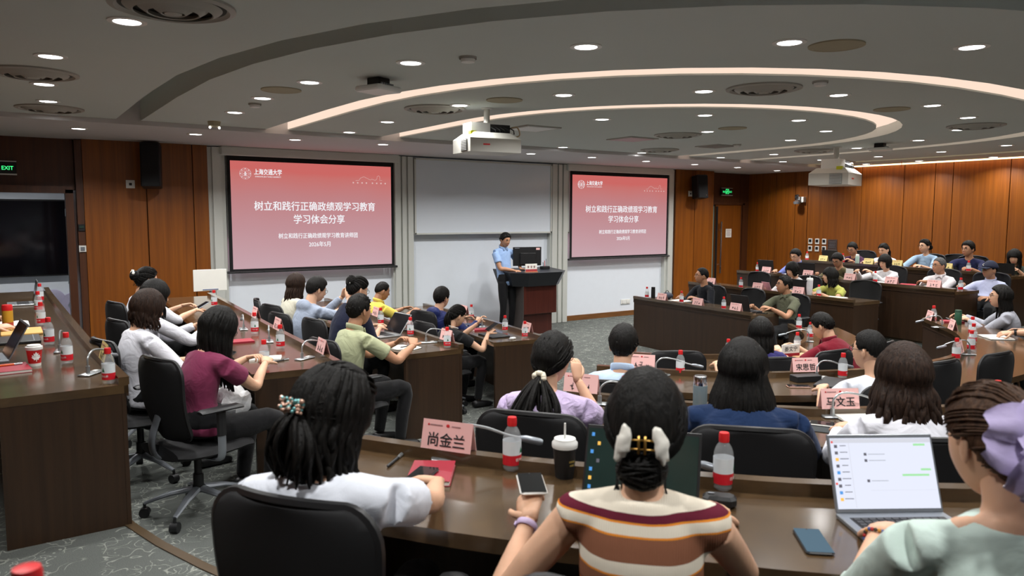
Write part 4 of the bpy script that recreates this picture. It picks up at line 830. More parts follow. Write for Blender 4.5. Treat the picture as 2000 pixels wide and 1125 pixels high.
# row 1 middle
bottle(2.72, -6.95, Z1, 'red-capped bottle behind the empty middle chairs', .2); bottle(3.62, -7.05, Z1, 'red-capped bottle right behind the white and red name card', .5); bottle(4.85, -6.2, Z1, 'farther of two red-capped bottles near the dark red polo man', .5); bottle(4.4, -6.66, Z1, 'nearer of two red-capped bottles near the dark red polo man', .5)
t = thing('name_card', 'white name card with a red band in front of the dark red polo man', 'name card', (3.28, -7.22, Z1), -.25); b = MB(); b.box((0, 0, .06), (.2, .012, .12)); cs_ = b.build('card_sheet', PAPER, t); b = MB(); b.box((0, -.0075, .02), (.2, .003, .036)); b.build('red_band', mat('card red band', srgb(150, 30, 44), .6), cs_); put('name_lettering', text_mesh('姜文宁', .05, INK, .0005), cs_, (0, -.0075, .075), rot=(PI/2, 0, 0))
mic(1, 4.2, -6.78, 2.4, 'silver gooseneck microphone by the dark red polo man', .3); flat('keyboard_folio', 'folio', 3.42, -7.28, Z1, .3, (.26, .16, .012), mat('tan leather', srgb(190, 150, 110), .6), 'tan folio under the hands of the dark red polo man', [('fold', (0, 0, .0125), (.25, .004, .001), PAPER)]); phone(3.05, -7.0, Z1, .3, 'white phone standing out beside the hidden long-haired woman', WHITEP)
# left wing desks
for x, y, l in [(-2.43, -7.22, 'red-capped bottle at the near corner of the doorway desk, before the cream card'), (-2.57, -6.5, 'red-capped bottle beside the red maple leaf cup'), (-2.62, -5.68, 'red-capped bottle just behind the grey laptop lid on the doorway desk'), (-2.62, -4.6, 'red-capped bottle beside the yellow and red flask'), (-2.6, -3.6, 'second farthest red-capped bottle in the row on the doorway desk'), (-2.55, -2.7, 'farthest red-capped bottle in the row on the doorway desk')]: bottle(x, y, Z4, l, -.9)
card(4, 'L', -2.4, -6.72, 'cream name card at the near end of the doorway desk', None, 21, YELLOWCARD); mic(4, -2.5, -6.93, .9, 'silver gooseneck microphone by the cream card on the doorway desk', .26); mic(4, -2.58, -6.05, 1.4, 'silver gooseneck microphone among the bottles of the doorway desk', .3)
t = lathe_thing('paper_cup', 'cup', -2.73, -6.46, Z4, 'red paper cup with a white maple leaf and white lid', [('cup_body', [(.031, .0), (.031, .012), (.031, .012), (.041, .098)], mat('cup red', srgb(206, 40, 40), .5)), ('cup_base', [(.0315, 0), (.0325, .016)], WHITEP), ('lid', [(.043, .094), (.0445, .1), (.044, .112), (.037, .114), (.035, .122), (.001, .12)], WHITEP)])
leaf = [(0, .03), (.006, .018), (.013, .022), (.011, .008), (.022, .012), (.019, .003), (.025, -.002), (.012, -.013), (.013, -.018), (.002, -.015), (.001, -.028), (-.001, -.028), (-.002, -.015), (-.013, -.018), (-.012, -.013), (-.025, -.002), (-.019, .003), (-.022, .012), (-.011, .008), (-.013, .022), (-.006, .018)]
b = MB(); b.add([(.0385*math.sin(a/.0385), -.0385*math.cos(a/.0385)*(1+.0) - .0012-.03*0, .055+c) for a, c in leaf]+[(0, -.0395, .055)], [(i, (i+1) % 21, 21) for i in range(21)]); b.build('maple_leaf', WHITEP, t); t.rotation_euler[2] = .2
laptop(-2.98, -6.12, Z4, 0.1, 'grey laptop with a dark tilted screen on the doorway desk', GREYM, .32, .23, 118, 'dark'); closed_book(-2.86, -6.55, Z4, .1, 'red notebook beside the red maple leaf cup', DARKRED, .2, .26); pen(-2.86, -6.5, Z4+.018, .2, 'orange pen on the red notebook by the maple leaf cup', mat('orange plastic', srgb(220, 100, 40), .4))
flat('folder', 'folder', -2.78, -5.4, Z4, 0, (.24, .32, .02), BLACK, 'black folder on the doorway desk behind the grey laptop', [('elastic', (.08, 0, .0205), (.006, .32, .001), GREYM)]); flat('folder', 'folder', -2.76, -4.95, Z4, 0, (.26, .34, .014), mat('orange board', srgb(206, 160, 84), .6), 'orange-yellow folder on the doorway desk', [('label_strip', (0, .1, .0145), (.1, .03, .001), PAPER)]); open_book(-2.82, -4.45, Z4, 0, 'open notebook beside the yellow and red flask', .24, .3); lathe_thing('yellow_flask', 'flask', -2.84, -4.66, Z4, 'yellow and red flask with red lid on the doorway desk', [('flask_body', [(.034, 0), (.037, .006), (.037, .14)], mat('yellow enamel', srgb(210, 160, 50), .4)), ('flask_base', [(.0375, 0), (.0378, .05)], mat('orange red enamel', srgb(200, 80, 60), .4)), ('red_lid', [(.036, .14), (.037, .17), (.032, .185), (.001, .185)], RED)]); laptop(-2.72, -2.85, Z4, 0, 'silver laptop at the far end of the doorway desk', SILV, .32, .22, 100, 'dark')
for x, y, l in [(-1.42, -6.48, 'red-capped bottle in front of the notebook of the maroon T-shirt woman'), (-1.11, -5.83, 'red-capped bottle by the ledge before the maroon T-shirt woman, middle one'), (-1.07, -4.98, 'red-capped bottle farther along the desk of the maroon T-shirt woman'), (-.9, -2.75, 'red-capped bottle below the white sign sheet')]: bottle(x, y, Z3, l)
card(3, 'L', -.96, -6.38, 'pink name card at the near end of the desk of the maroon T-shirt woman', seed=31); card(3, 'L', -.88, -5.1, 'pink name card in the middle of the desk of the maroon T-shirt woman', seed=32); card(3, 'L', -.84, -4.2, 'pink name card farther along the desk, behind a bottle', seed=33); mic(3, -1.12, -6.36, .5, 'silver gooseneck microphone at the near end of the maroon T-shirt woman desk', .24); mic(3, -1.1, -5.5, 1.3, 'silver gooseneck microphone in the middle of the maroon T-shirt woman desk', .24); mic(3, -1.09, -4.7, 1.4, 'silver gooseneck microphone farther along the maroon T-shirt woman desk', .24)
closed_book(-1.33, -6.2, Z3, 1.2, 'pale notebook by the clasped hands of the maroon T-shirt woman', PAPER, .15, .21, .012); phone(-1.36, -6.12, Z3+.014, 1.35, 'dark phone on the pale notebook of the maroon T-shirt woman'); pen(-1.27, -6.34, Z3, .3, 'black pen behind the bottle of the maroon T-shirt woman'); closed_book(-1.30, -5.35, Z3, 1.5, 'red-covered notebook in the middle of the maroon T-shirt woman desk', DARKRED, .16, .22, .014); open_book(-1.3, -4.5, Z3, 1.5, 'open notebook of the woman with the white hair clip', .24, .2)
for x, y, l in [(.4, -5.75, 'red-capped bottle at the near corner of the sage polo man desk'), (.42, -4.98, 'red-capped bottle behind the open laptop of the sage polo man desk'), (.5, -4.11, 'red-capped bottle in front of the yellow shirt man')]: bottle(x, y, Z2, l)
card(2, 'L', .5, -5.6, 'pink name card near the corner bottle of the sage polo man desk', seed=41); card(2, 'L', .52, -4.7, 'pink name card behind the open laptop on the sage polo man desk', seed=42); card(2, 'L', .65, -3.69, 'pink name card in front of the yellow shirt man', seed=43); mic(2, .36, -5.42, -.2, 'silver gooseneck microphone before the corner card on the sage polo man desk', .26); mic(2, .42, -4.62, .4, 'silver gooseneck microphone behind the open laptop', .24)
laptop(.2, -4.80, Z2, math.radians(5), 'open silver laptop with black screen back on the sage polo man desk', SILV, .32, .23, 125, 'dark'); open_book(.05, -5.58, Z2, math.radians(-60), 'open notebook with a pen under it before the sage polo man', .26, .19); pen(.07, -5.6, Z2+.016, .3, 'black pen on the open notebook of the sage polo man')
for x, y, l in [(1.82, -4.93, 'red-capped bottle at the near end of the lectern-side desk'), (1.9, -4.42, 'red-capped bottle behind the closed laptop of the lectern-side desk'), (2.13, -3.29, 'red-capped bottle at the far end of the lectern-side desk')]: bottle(x, y, Z1, l)
card(1, 'L', 1.97, -4.75, 'pink name card at the near end of the lectern-side desk', seed=51); card(1, 'L', 2.2, -3.0, 'pink name card at the far end of the lectern-side desk', seed=52); mic(1, 1.85, -4.0, 1.0, 'silver gooseneck microphone on the lectern-side desk', .24); flat('laptop_closed', 'laptop', 1.62, -4.62, Z1, 1.5, (.33, .23, .018), BLACK, 'closed black laptop on the lectern-side desk', [('lid_seam', (0, 0, .012), (.331, .231, .001), GREYM)]); flat('earphone_case', 'case', 1.66, -4.93, Z1, .4, (.09, .045, .022), WHITEP, 'small white earphone case on the lectern-side desk', [('lid_line', (0, 0, .016), (.091, .046, .001), GREYM)], .012); closed_book(1.72, -4.2, Z1, 1.3, 'red notebook on the lectern-side desk', DARKRED); closed_book(1.85, -3.8, Z1, 1.4, 'dark blue notebook before the black-shirted woman', mat('dark blue cover', srgb(40, 52, 84), .5))
# right wing desks
for k, pts in {1: [(5.78, -2.72, 'red-capped bottle at the corner of the plain-fronted desk, beside a black flask'), (5.74, -3.51, 'red-capped bottle in front of the dark hooded jacket man'), (5.63, -4.42, 'red-capped bottle in front of the empty seat beside the olive polo man')], 2: [(7.27, -2.55, 'red-capped bottle behind the dark hooded jacket man'), (7.12, -3.5, 'red-capped bottle between the pink cards behind an empty chair'), (7.0, -5.0, 'red-capped bottle beside the white tumbler')], 3: [(8.6, -2.66, 'red-capped bottle beside the dark laptop of the blue shirt man'), (8.4, -4.3, 'red-capped bottle behind the yellow-green blouse woman'), (8.35, -5.06, 'red-capped bottle in front of the white cardigan woman'), (8.15, -6.42, 'red-capped bottle in front of the man in the navy cap')], 4: [(10.3, -2.5, 'red-capped bottle below the square control panels'), (10.25, -3.3, 'red-capped bottle in front of the dark purple jacket man'), (9.85, -5.72, 'red-capped bottle beside the navy jacket man')]}.items():
    for x, y, l in pts: bottle(x, y, ROW[k]['z']+.75, l, 1.0)
for k, pts in {1: [(5.52, -3.28, 'pink name card at the corner of the plain-fronted desk'), (5.49, -4.05, 'pink name card in front of the dark hooded jacket man'), (5.45, -4.78, 'pink name card by the dark laptop of the olive polo man')], 2: [(7.02, -2.95, 'pink name card just behind the dark hooded jacket man'), (6.9, -3.98, 'pink name card beside the small blue tablet'), (6.8, -4.75, 'pink name card by the black laptop beside the white tumbler')], 3: [(8.28, -3.1, 'pink name card in front of the blue shirt man'), (8.18, -4.0, 'pink name card between the blue shirt man and the yellow-green blouse woman'), (8.1, -4.8, 'pink name card beside the standing white tablet'), (8.0, -5.5, 'pink name card in front of the white cardigan woman'), (7.95, -6.15, 'pink name card in front of the older man in the white shirt')]}.items():
    for i, (x, y, l) in enumerate(pts): card(k, 'R', x, y, l, seed=60+k*10+i)
for i, (x, y, l) in enumerate([(9.98, -3.05, 'cream name card below the control panels on the hindmost desk'), (9.8, -4.05, 'cream name card in front of the ponytailed woman'), (9.72, -4.62, 'cream name card in front of the pale blue sweater woman'), (9.55, -5.5, 'cream name card in front of the navy jacket man')]): card(4, 'R', x, y, l, seed=120+i, mt=YELLOWCARD)
lathe_thing('black_flask', 'flask', 5.84, -2.80, Z1, 'black slim flask at the corner of the plain-fronted desk', [('flask_body', [(.032, 0), (.033, .005), (.033, .15)], BLACK), ('flask_lid', [(.031, .15), (.031, .185), (.001, .187)], BLACKM)])
t = thing('cloth_bag', 'small dark bag lying on the plain-fronted desk', 'bag', (6.0, -2.95, Z1), .4); b = MB(); b.ell((0, 0, .05), (.13, .09, .055), 16, 10); autosmooth(b.build('bag_body', mat('dark blue-grey cloth', srgb(60, 66, 80), .8, bump=.4, bscale=20), t)); b = MB(); b.tube(smooth_path([(-.09, 0, .09), (-.03, 0, .13), (.05, 0, .12), (.1, 0, .07)], 4), .006, 6); b.build('bag_handle', BLACK, t)
open_book(5.92, -3.3, Z1, 1.6, 'open papers beside the dark hooded jacket man', .3, .22); laptop(5.78, -4.72, Z1, PI-.1, 'black laptop in front of the olive polo man', BLACK, .33, .23, 105, 'dark'); phone(5.75, -4.98, Z1, .3, 'dark phone at the desk corner by the olive polo man')
laptop(7.12, -4.1, Z2, PI-.3, 'small blue tablet on a stand in front of the olive polo man row', mat('pinkish shell', srgb(200, 150, 160), .5), .2, .15, 110, 'pale'); laptop(7.12, -4.72, Z2, PI-.2, 'black laptop beside the white tumbler', BLACK, .33, .23, 100, 'dark'); lathe_thing('white_tumbler', 'tumbler', 6.98, -4.86, Z2, 'tall white tumbler with a handle lid before the yellow-green blouse woman', [('tumbler_body', [(.032, 0), (.036, .01), (.044, .13), (.046, .24)], mat('pale mottled enamel', srgb(206, 204, 206), .5, var=.12, vscale=30)), ('tumbler_lid', [(.047, .24), (.047, .265), (.04, .275), (.001, .275)], WHITEP), ('straw', [(.005, .27), (.005, .3)], WHITEP)]); flat('paper_stack', 'papers', 7.16, -5.15, Z2, .1, (.21, .3, .01), PAPER, 'papers under the arms of the yellow-green blouse woman', [('top_sheet', (.01, .01, .0105), (.2, .28, .001), WHITEP)], .001); flat('reading_glasses', 'glasses', 7.0, -5.35, Z2, 0, (.12, .03, .012), CHROME, 'folded glasses on the corner of the desk beside the papers', [('lens', (-.03, 0, .013), (.04, .026, .002), SCR), ('lens', (.03, 0, .013), (.04, .026, .002), SCR)])
laptop(8.72, -2.85, Z3, PI, 'black laptop in front of the blue shirt man', BLACK, .33, .23, 100, 'dark'); laptop(8.62, -3.75, Z3, PI, 'black laptop between the blue shirt man and the man with lowered head', BLACK, .33, .23, 98, 'dark'); flat('paper_stack', 'papers', 8.6, -3.35, Z3, .2, (.21, .3, .01), PAPER, 'papers in front of the blue shirt man', [('top_sheet', (.01, 0, .0105), (.2, .28, .001), WHITEP)], .001); open_book(8.42, -5.12, Z3, 1.6, 'open notebook in front of the white cardigan woman', .28, .2); closed_book(8.4, -5.55, Z3, .3, 'bright red notebook beside the older man in the white shirt', mat('bright red cover', srgb(200, 30, 60), .5)); phone(8.3, -6.15, Z3, .8, 'black phone beside the card of the older man'); closed_book(8.42, -5.9, Z3, 1.5, 'pale notebook under the folded arms of the older man', PAPER)
t = thing('standing_tablet', 'thin white tablet standing upright beside a pink card', 'tablet', (8.3, -4.66, Z3), 1.3); b = MB(); b.rbox((0, 0, .1), (.16, .008, .2), .004, M=None); b.build('tablet_body', WHITEP, t); b = MB(); b.box((0, -.005, .1), (.14, .002, .18)); b.build('tablet_screen', SCR, t); b = MB(); b.box((0, .03, .004), (.1, .07, .008)); b.build('stand', GREYM, t)
laptop(10.35, -3.05, Z4, PI, 'black laptop in front of the dark purple jacket man', BLACK, .33, .23, 100, 'dark'); lathe_thing('mint_flask', 'flask', 10.2, -3.62, Z4, 'pale mint flask with a loop lid beside a cream card', [('flask_body', [(.032, 0), (.035, .006), (.035, .15)], mat('mint enamel', srgb(176, 206, 196), .4)), ('flask_lid', [(.03, .15), (.03, .18), (.02, .185), (.001, .185)], WHITEP)]); lathe_thing('small_mug', 'mug', 9.85, -5.95, Z4, 'small dark mug beside the navy jacket man bottle', [('mug_body', [(.03, 0), (.034, .003), (.036, .085)], TEAL), ('mug_lid', [(.037, .085), (.037, .095), (.001, .097)], PAPER)])
# bottle on a counter right beside the camera, only its cap in view
t = thing('side_counter', 'counter edge just below the picture carrying a bottle', 'counter', (-2.9, -10.62, .45)); MB().rbox((0, 0, 1.01), (.4, .3, .03), .008).build('counter_top', DESK_TOP, t); MB().box((0, 0, .4975), (.34, .24, .995)).build('counter_body', DESK_PANEL, t)
# ------------------------------------------------------------------ people
def skin_mat(name, c):
    m = mat(name, c, .55, var=.05, vscale=14, bump=.08, bscale=120, bdist=.002); b = m.node_tree.nodes['Principled BSDF']; b.inputs['Subsurface Weight'].default_value = .08; b.inputs['Subsurface Radius'].default_value = (.012, .005, .003); return m
SKIN = [skin_mat('skin fair', srgb(214, 168, 138)), skin_mat('skin tan', srgb(180, 132, 102))]
LIP = mat('lips', srgb(176, 96, 88), .5, var=0); EYED = mat('eye dark', (.01, .008, .007), .2, var=0); EYEW = mat('eye white', srgb(225, 220, 214), .4, var=0)
def hair_mat(name, c, hi):
    m = bpy.data.materials.new(name); m.use_nodes = True; nt = m.node_tree; b = nt.nodes['Principled BSDF']; tc = nt.nodes.new('ShaderNodeTexCoord')
    mp = nt.nodes.new('ShaderNodeMapping'); mp.inputs['Scale'].default_value = (90, 90, 7); nt.links.new(tc.outputs['Object'], mp.inputs[0]); nz = nt.nodes.new('ShaderNodeTexNoise'); nz.inputs['Scale'].default_value = 1.6; nz.inputs['Detail'].default_value = 4; nt.links.new(mp.outputs[0], nz.inputs['Vector'])
    cr = nt.nodes.new('ShaderNodeValToRGB'); cr.color_ramp.elements[0].position = .35; cr.color_ramp.elements[1].position = .75; cr.color_ramp.elements[0].color = (*c, 1); cr.color_ramp.elements[1].color = (*hi, 1); nt.links.new(nz.outputs['Fac'], cr.inputs[0]); nt.links.new(cr.outputs[0], b.inputs['Base Color'])
    bp = nt.nodes.new('ShaderNodeBump'); bp.inputs['Strength'].default_value = .7; bp.inputs['Distance'].default_value = .006; nt.links.new(nz.outputs['Fac'], bp.inputs['Height']); nt.links.new(bp.outputs[0], b.inputs['Normal'])
    b.inputs['Roughness'].default_value = .55; b.inputs['Specular IOR Level'].default_value = .16; return m
HAIRK = hair_mat('black hair', (.004, .0037, .0034), (.012, .0105, .009)); HAIRB = hair_mat('dark brown hair', (.014, .008, .006), (.045, .024, .015)); HAIRR = hair_mat('warm brown hair', (.03, .015, .009), (.09, .045, .024)); HAIRG = hair_mat('greying short hair', (.05, .05, .05), (.14, .14, .14))
def cloth(name, c, wr=.35, sc=9, rough=.88):
    """woven cloth with soft folds"""
    if name in MATS: return MATS[name]
    m = mat(name, c, rough, spec=.2, var=.07, vscale=5, sheen=.1); nt = m.node_tree; b = nt.nodes['Principled BSDF']; tc = [n for n in nt.nodes if n.type == 'TEX_COORD'][0]
    n2 = nt.nodes.new('ShaderNodeTexNoise'); n2.inputs['Scale'].default_value = sc; n2.inputs['Detail'].default_value = 2.5; n2.inputs['Distortion'].default_value = 1.1; nt.links.new(tc.outputs['Object'], n2.inputs['Vector'])
    n3 = nt.nodes.new('ShaderNodeTexNoise'); n3.inputs['Scale'].default_value = 400; nt.links.new(tc.outputs['Object'], n3.inputs['Vector'])
    ad = nt.nodes.new('ShaderNodeMath'); ad.operation = 'MULTIPLY_ADD'; ad.inputs[1].default_value = .04; nt.links.new(n3.outputs['Fac'], ad.inputs[0]); nt.links.new(n2.outputs['Fac'], ad.inputs[2])
    bp = nt.nodes.new('ShaderNodeBump'); bp.inputs['Strength'].default_value = wr; bp.inputs['Distance'].default_value = .03; nt.links.new(ad.outputs[0], bp.inputs['Height']); nt.links.new(bp.outputs[0], b.inputs['Normal']); return m
def stripe_cloth(name, bands, z0, z1, wav=.012):
    """horizontal knitted bands by height on the body"""
    m = bpy.data.materials.new(name); m.use_nodes = True; nt = m.node_tree; b = nt.nodes['Principled BSDF']; tc = nt.nodes.new('ShaderNodeTexCoord'); sp = nt.nodes.new('ShaderNodeSeparateXYZ'); nt.links.new(tc.outputs['Object'], sp.inputs[0])
    nz = nt.nodes.new('ShaderNodeTexNoise'); nz.inputs['Scale'].default_value = 4.0; nz.inputs['Detail'].default_value = 1; nt.links.new(tc.outputs['Object'], nz.inputs['Vector'])
    a1 = nt.nodes.new('ShaderNodeMath'); a1.operation = 'MULTIPLY_ADD'; a1.inputs[1].default_value = wav*4; nt.links.new(nz.outputs['Fac'], a1.inputs[0]); nt.links.new(sp.outputs['Z'], a1.inputs[2])
    mr = nt.nodes.new('ShaderNodeMapRange'); mr.inputs[1].default_value = z0; mr.inputs[2].default_value = z1; nt.links.new(a1.outputs[0], mr.inputs[0])
    cr = nt.nodes.new('ShaderNodeValToRGB'); cr.color_ramp.interpolation = 'CONSTANT'; e = cr.color_ramp.elements
    e[0].position = 0; e[0].color = (*bands[0][1], 1); e[1].position = bands[1][0]; e[1].color = (*bands[1][1], 1)
    for p, c in bands[2:]: x = e.new(p); x.color = (*c, 1)
    nt.links.new(mr.outputs[0], cr.inputs[0]); nt.links.new(cr.outputs[0], b.inputs['Base Color'])
    n3 = nt.nodes.new('ShaderNodeTexWave'); n3.inputs['Scale'].default_value = 60; n3.bands_direction = 'X'; nt.links.new(tc.outputs['Object'], n3.inputs['Vector']); bp = nt.nodes.new('ShaderNodeBump'); bp.inputs['Strength'].default_value = .25; bp.inputs['Distance'].default_value = .004; nt.links.new(n3.outputs['Fac'], bp.inputs['Height']); nt.links.new(bp.outputs[0], b.inputs['Normal'])
    b.inputs['Roughness'].default_value = .95; b.inputs['Specular IOR Level'].default_value = .1; return m
def fine_stripe(name, c1, c2, scale=40, direction='X'):
    m = bpy.data.materials.new(name); m.use_nodes = True; nt = m.node_tree; b = nt.nodes['Principled BSDF']; tc = nt.nodes.new('ShaderNodeTexCoord'); wv = nt.nodes.new('ShaderNodeTexWave'); wv.bands_direction = direction; wv.inputs['Scale'].default_value = scale; wv.inputs['Distortion'].default_value = .6; nt.links.new(tc.outputs['Object'], wv.inputs['Vector'])
    mx = nt.nodes.new('ShaderNodeMix'); mx.data_type = 'RGBA'; mx.inputs[6].default_value = (*c1, 1); mx.inputs[7].default_value = (*c2, 1); nt.links.new(wv.outputs['Fac'], mx.inputs[0]); nt.links.new(mx.outputs[2], b.inputs['Base Color'])
    nz = nt.nodes.new('ShaderNodeTexNoise'); nz.inputs['Scale'].default_value = 9; nz.inputs['Distortion'].default_value = 1; nt.links.new(tc.outputs['Object'], nz.inputs['Vector']); bp = nt.nodes.new('ShaderNodeBump'); bp.inputs['Strength'].default_value = .3; bp.inputs['Distance'].default_value = .03; nt.links.new(nz.outputs['Fac'], bp.inputs['Height']); nt.links.new(bp.outputs[0], b.inputs['Normal']); b.inputs['Roughness'].default_value = .85; b.inputs['Specular IOR Level'].default_value = .2; return m

QUEUE = []     # (final object, temporary object, extra geometry) for the voxel pass
def voxel(mb, size, iters, final, extra=None, mats=None):
    me = mb.mesh('tmp_body', BLACK); o = bpy.data.objects.new('tmp_body', me); COL.objects.link(o)
    r = o.modifiers.new('r', 'REMESH'); r.mode = 'VOXEL'; r.voxel_size = size; s = o.modifiers.new('s', 'SMOOTH'); s.factor = .5; s.iterations = iters
    QUEUE.append((final, o, extra))
def flush():
    dg = bpy.context.evaluated_depsgraph_get()
    for final, o, extra in QUEUE:
        ev = o.evaluated_get(dg); me = ev.to_mesh(); nv = len(me.vertices); co = np.empty(nv*3, np.float32); me.vertices.foreach_get('co', co); npoly = len(me.polygons)
        ls = np.empty(npoly, np.int32); lt = np.empty(npoly, np.int32); me.polygons.foreach_get('loop_start', ls); me.polygons.foreach_get('loop_total', lt); vi = np.empty(len(me.loops), np.int32); me.loops.foreach_get('vertex_index', vi); ev.to_mesh_clear()
        if extra is not None and extra.v:
            ec = np.array([tuple(v) for v in extra.v], np.float32).ravel(); lt2 = np.array([len(f) for f in extra.f], np.int32); vi2 = np.array([i for f in extra.f for i in f], np.int32)+nv
            ls2 = np.concatenate([[0], np.cumsum(lt2)[:-1]]).astype(np.int32)+len(vi); co = np.concatenate([co, ec]); ls = np.concatenate([ls, ls2]); lt = np.concatenate([lt, lt2]); vi = np.concatenate([vi, vi2])
        d = final.data; d.vertices.add(len(co)//3); d.vertices.foreach_set('co', co); d.loops.add(len(vi)); d.loops.foreach_set('vertex_index', vi.astype(np.int32)); d.polygons.add(len(ls)); d.polygons.foreach_set('loop_start', ls.astype(np.int32)); d.polygons.foreach_set('use_smooth', np.ones(len(ls), bool)); d.update(calc_edges=True); d.validate()
    for final, o, extra in QUEUE: me = o.data; bpy.data.objects.remove(o); bpy.data.meshes.remove(me)
    QUEUE.clear()
def empty_mesh_obj(name, m, parent=None): me = bpy.data.meshes.new(name); me.materials.append(m); return put(name, me, parent)

def sm(a, b, x): t = min(max((x-a)/(b-a), 0), 1); return t*t*(3-2*t)
def gau(x, y, cx, cy, s, s2=None): s2 = s2 or s; return math.exp(-((x-cx)/s)**2-((y-cy)/s2)**2)
def head_pt(d, male):
    """head surface for a unit direction (x right, y forward, z up); metres, origin at head centre"""
    x, y, z = d; R = Vector((x*.075, y*.096, z*.118))
    if z < 0:
        k = (-z)**1.4; R.x *= 1-.30*k; R.y *= 1-(.02*k if y > 0 else .38*k); R.y += .022*k
    if y < 0: R.y *= 1.03
    if y > .25:
        f = sm(.25, .6, y); q = 0
        q += .021*gau(x, z, 0, -.20, .13, .12)+.010*gau(x, z, 0, .02, .10, .20)      # nose and bridge
        q -= .008*(gau(x, z, .36, .06, .17, .12)+gau(x, z, -.36, .06, .17, .12))     # eye sockets
        q += .004*gau(x, z, 0, .24, .5, .10)                                           # brow
        q += .007*gau(x, z, 0, -.52, .22, .07)                                         # lips
        q -= .004*gau(x, z, 0, -.40, .25, .05); q += .008*gau(x, z, 0, -.80, .25, .14) # chin
        q += .004*(gau(x, z, .5, -.25, .2, .2)+gau(x, z, -.5, -.25, .2, .2))           # cheeks
        R.y += q*f
    return R
def uv_dirs(nu, nv):
    D = [[None]*nu for _ in range(nv+1)]
    for j in range(nv+1):
        th = PI*j/nv
        for i in range(nu): ph = 2*PI*i/nu; D[j][i] = (math.sin(th)*math.sin(ph), math.sin(th)*math.cos(ph), math.cos(th))
    return D
def sphere_faces(nu, nv): return [(j*nu+i, (j+1)*nu+i, (j+1)*nu+(i+1) % nu, j*nu+(i+1) % nu) for j in range(nv) for i in range(nu)]
def add_head(mb, M, s, male, nu=36, nv=28):
    D = uv_dirs(nu, nv); vs = [M @ (head_pt(D[j][i], male)*s) for j in range(nv+1) for i in range(nu)]; mb.add(vs, sphere_faces(nu, nv))
    for e in (-1, 1):
        Re = Matrix.Rotation(e*.35, 3, 'Z'); b = MB(); b.ell((0, 0, 0), (.008, .019, .031), 10, 8, Re); b.ell((e*.004, -.002, .004), (.006, .012, .022), 8, 6, Re)
        mb.add([M @ ((Vector(v)+Vector((e*.075, -.008, -.008)))*s) for v in b.v], b.f)
def face_parts(root, M, s, open_eyes=True):
    w = MB(); d = MB(); l = MB()
    for e in (-1, 1):
        c = Vector((e*.031, .0825, .008)); b = MB(); b.ell(c, (.0135, .006, .0055 if open_eyes else .002), 10, 6); w.add([M @ (Vector(v)*s) for v in b.v], b.f)
        b = MB(); b.ell(c+Vector((0, .0048, 0)), (.0058, .002, .0052 if open_eyes else .0015), 8, 6); b.tube([c+Vector((-.017, -.003, .002)), c+Vector((-.008, .0045, .007)), c+Vector((.008, .0045, .007)), c+Vector((.017, -.003, .002))], .0016, 5)
        b.tube([(e*.014, .094, .027), (e*.032, .091, .031), (e*.05, .079, .026)], [(.0022, .004), (.0025, .0045), (.001, .002)], 6, side=(0, 1, 0)); d.add([M @ (Vector(v)*s) for v in b.v], b.f)
    b = MB(); b.tube([(-.024, .086, -.060), (-.01, .0965, -.0585), (0, .0975, -.0595), (.01, .0965, -.0585), (.024, .086, -.060)], [(.001, .001), (.004, .005), (.004, .0055), (.004, .005), (.001, .001)], 8, side=(0, 1, 0)); l.add([M @ (Vector(v)*s) for v in b.v], b.f)
    w.build('eye_whites', EYEW, root, True); d.build('eyes_and_brows', EYED, root, True); l.build('lips', LIP, root, True)
def glasses(root, M, s, m=None):
    b = MB()
    for e in (-1, 1):
        b.tube([M @ (Vector((e*.033+.022*math.cos(2*PI*i/16), .1, .004+.018*math.sin(2*PI*i/16)))*s) for i in range(16)], .0017, 5, closed=True); b.tube([M @ (Vector(p)*s) for p in ((e*.055, .099, .008), (e*.078, .07, .01), (e*.083, -.005, .012), (e*.083, -.02, -.005))], .0016, 5)
    b.tube([M @ (Vector(p)*s) for p in ((-.011, .101, .008), (0, .106, .011), (.011, .101, .008))], .0016, 5); b.build('glasses', m or BLACK, root, True)
def hairline(x, y, style):
    """lowest z (unit sphere) of the hair at this azimuth"""
    az = abs(math.degrees(math.atan2(x, y)))   # 0 front, 180 back
    tab = {'male': [(0, .58), (35, .55), (55, .40), (70, .02), (84, -.10), (98, .12), (118, -.25), (150, -.45), (180, -.48)],
           'crew': [(0, .66), (35, .62), (55, .45), (70, .12), (84, .02), (98, .2), (118, -.12), (150, -.32), (180, -.36)],
           'pull': [(0, .55), (35, .52), (55, .36), (75, .08), (98, .12), (115, -.25), (150, -.55), (180, -.60)],
           'bang': [(0, .22), (30, .2), (48, -.05), (60, -.5), (80, -.75), (100, -.8), (150, -.85), (180, -.85)],
           'long': [(0, .55), (20, .5), (40, .32), (55, -.2), (70, -.7), (100, -.85), (150, -.9), (180, -.9)]}[style]
    for (a, u), (b, v) in zip(tab[:-1], tab[1:]):
        if a <= az <= b: return u+(v-u)*(az-a)/(b-a)
    return tab[-1][1]
def hair_cap(mb, M, s, style, thick, male, seed=0, nu=40, nv=30, tex=.004):
    D = uv_dirs(nu, nv); vs = []
    for j in range(nv+1):
        for i in range(nu):
            d = D[j][i]; p = head_pt(d, male); h = hairline(d[0], d[1], style); k = sm(h-.06, h+.05, d[2]) if j < nv else 0
            n = Vector((d[0]/.075, d[1]/.096, d[2]/.118)).normalized(); t = thick*(.55+.45*sm(-.2, .7, d[2])) if style in ('male', 'crew') else thick
            nz = noise.noise(Vector((d[0]*7+seed, d[1]*7, d[2]*3)))*tex; vs.append(M @ ((p+n*(k*(t+nz)-(1-k)*.016))*s))
    mb.add(vs, sphere_faces(nu, nv))
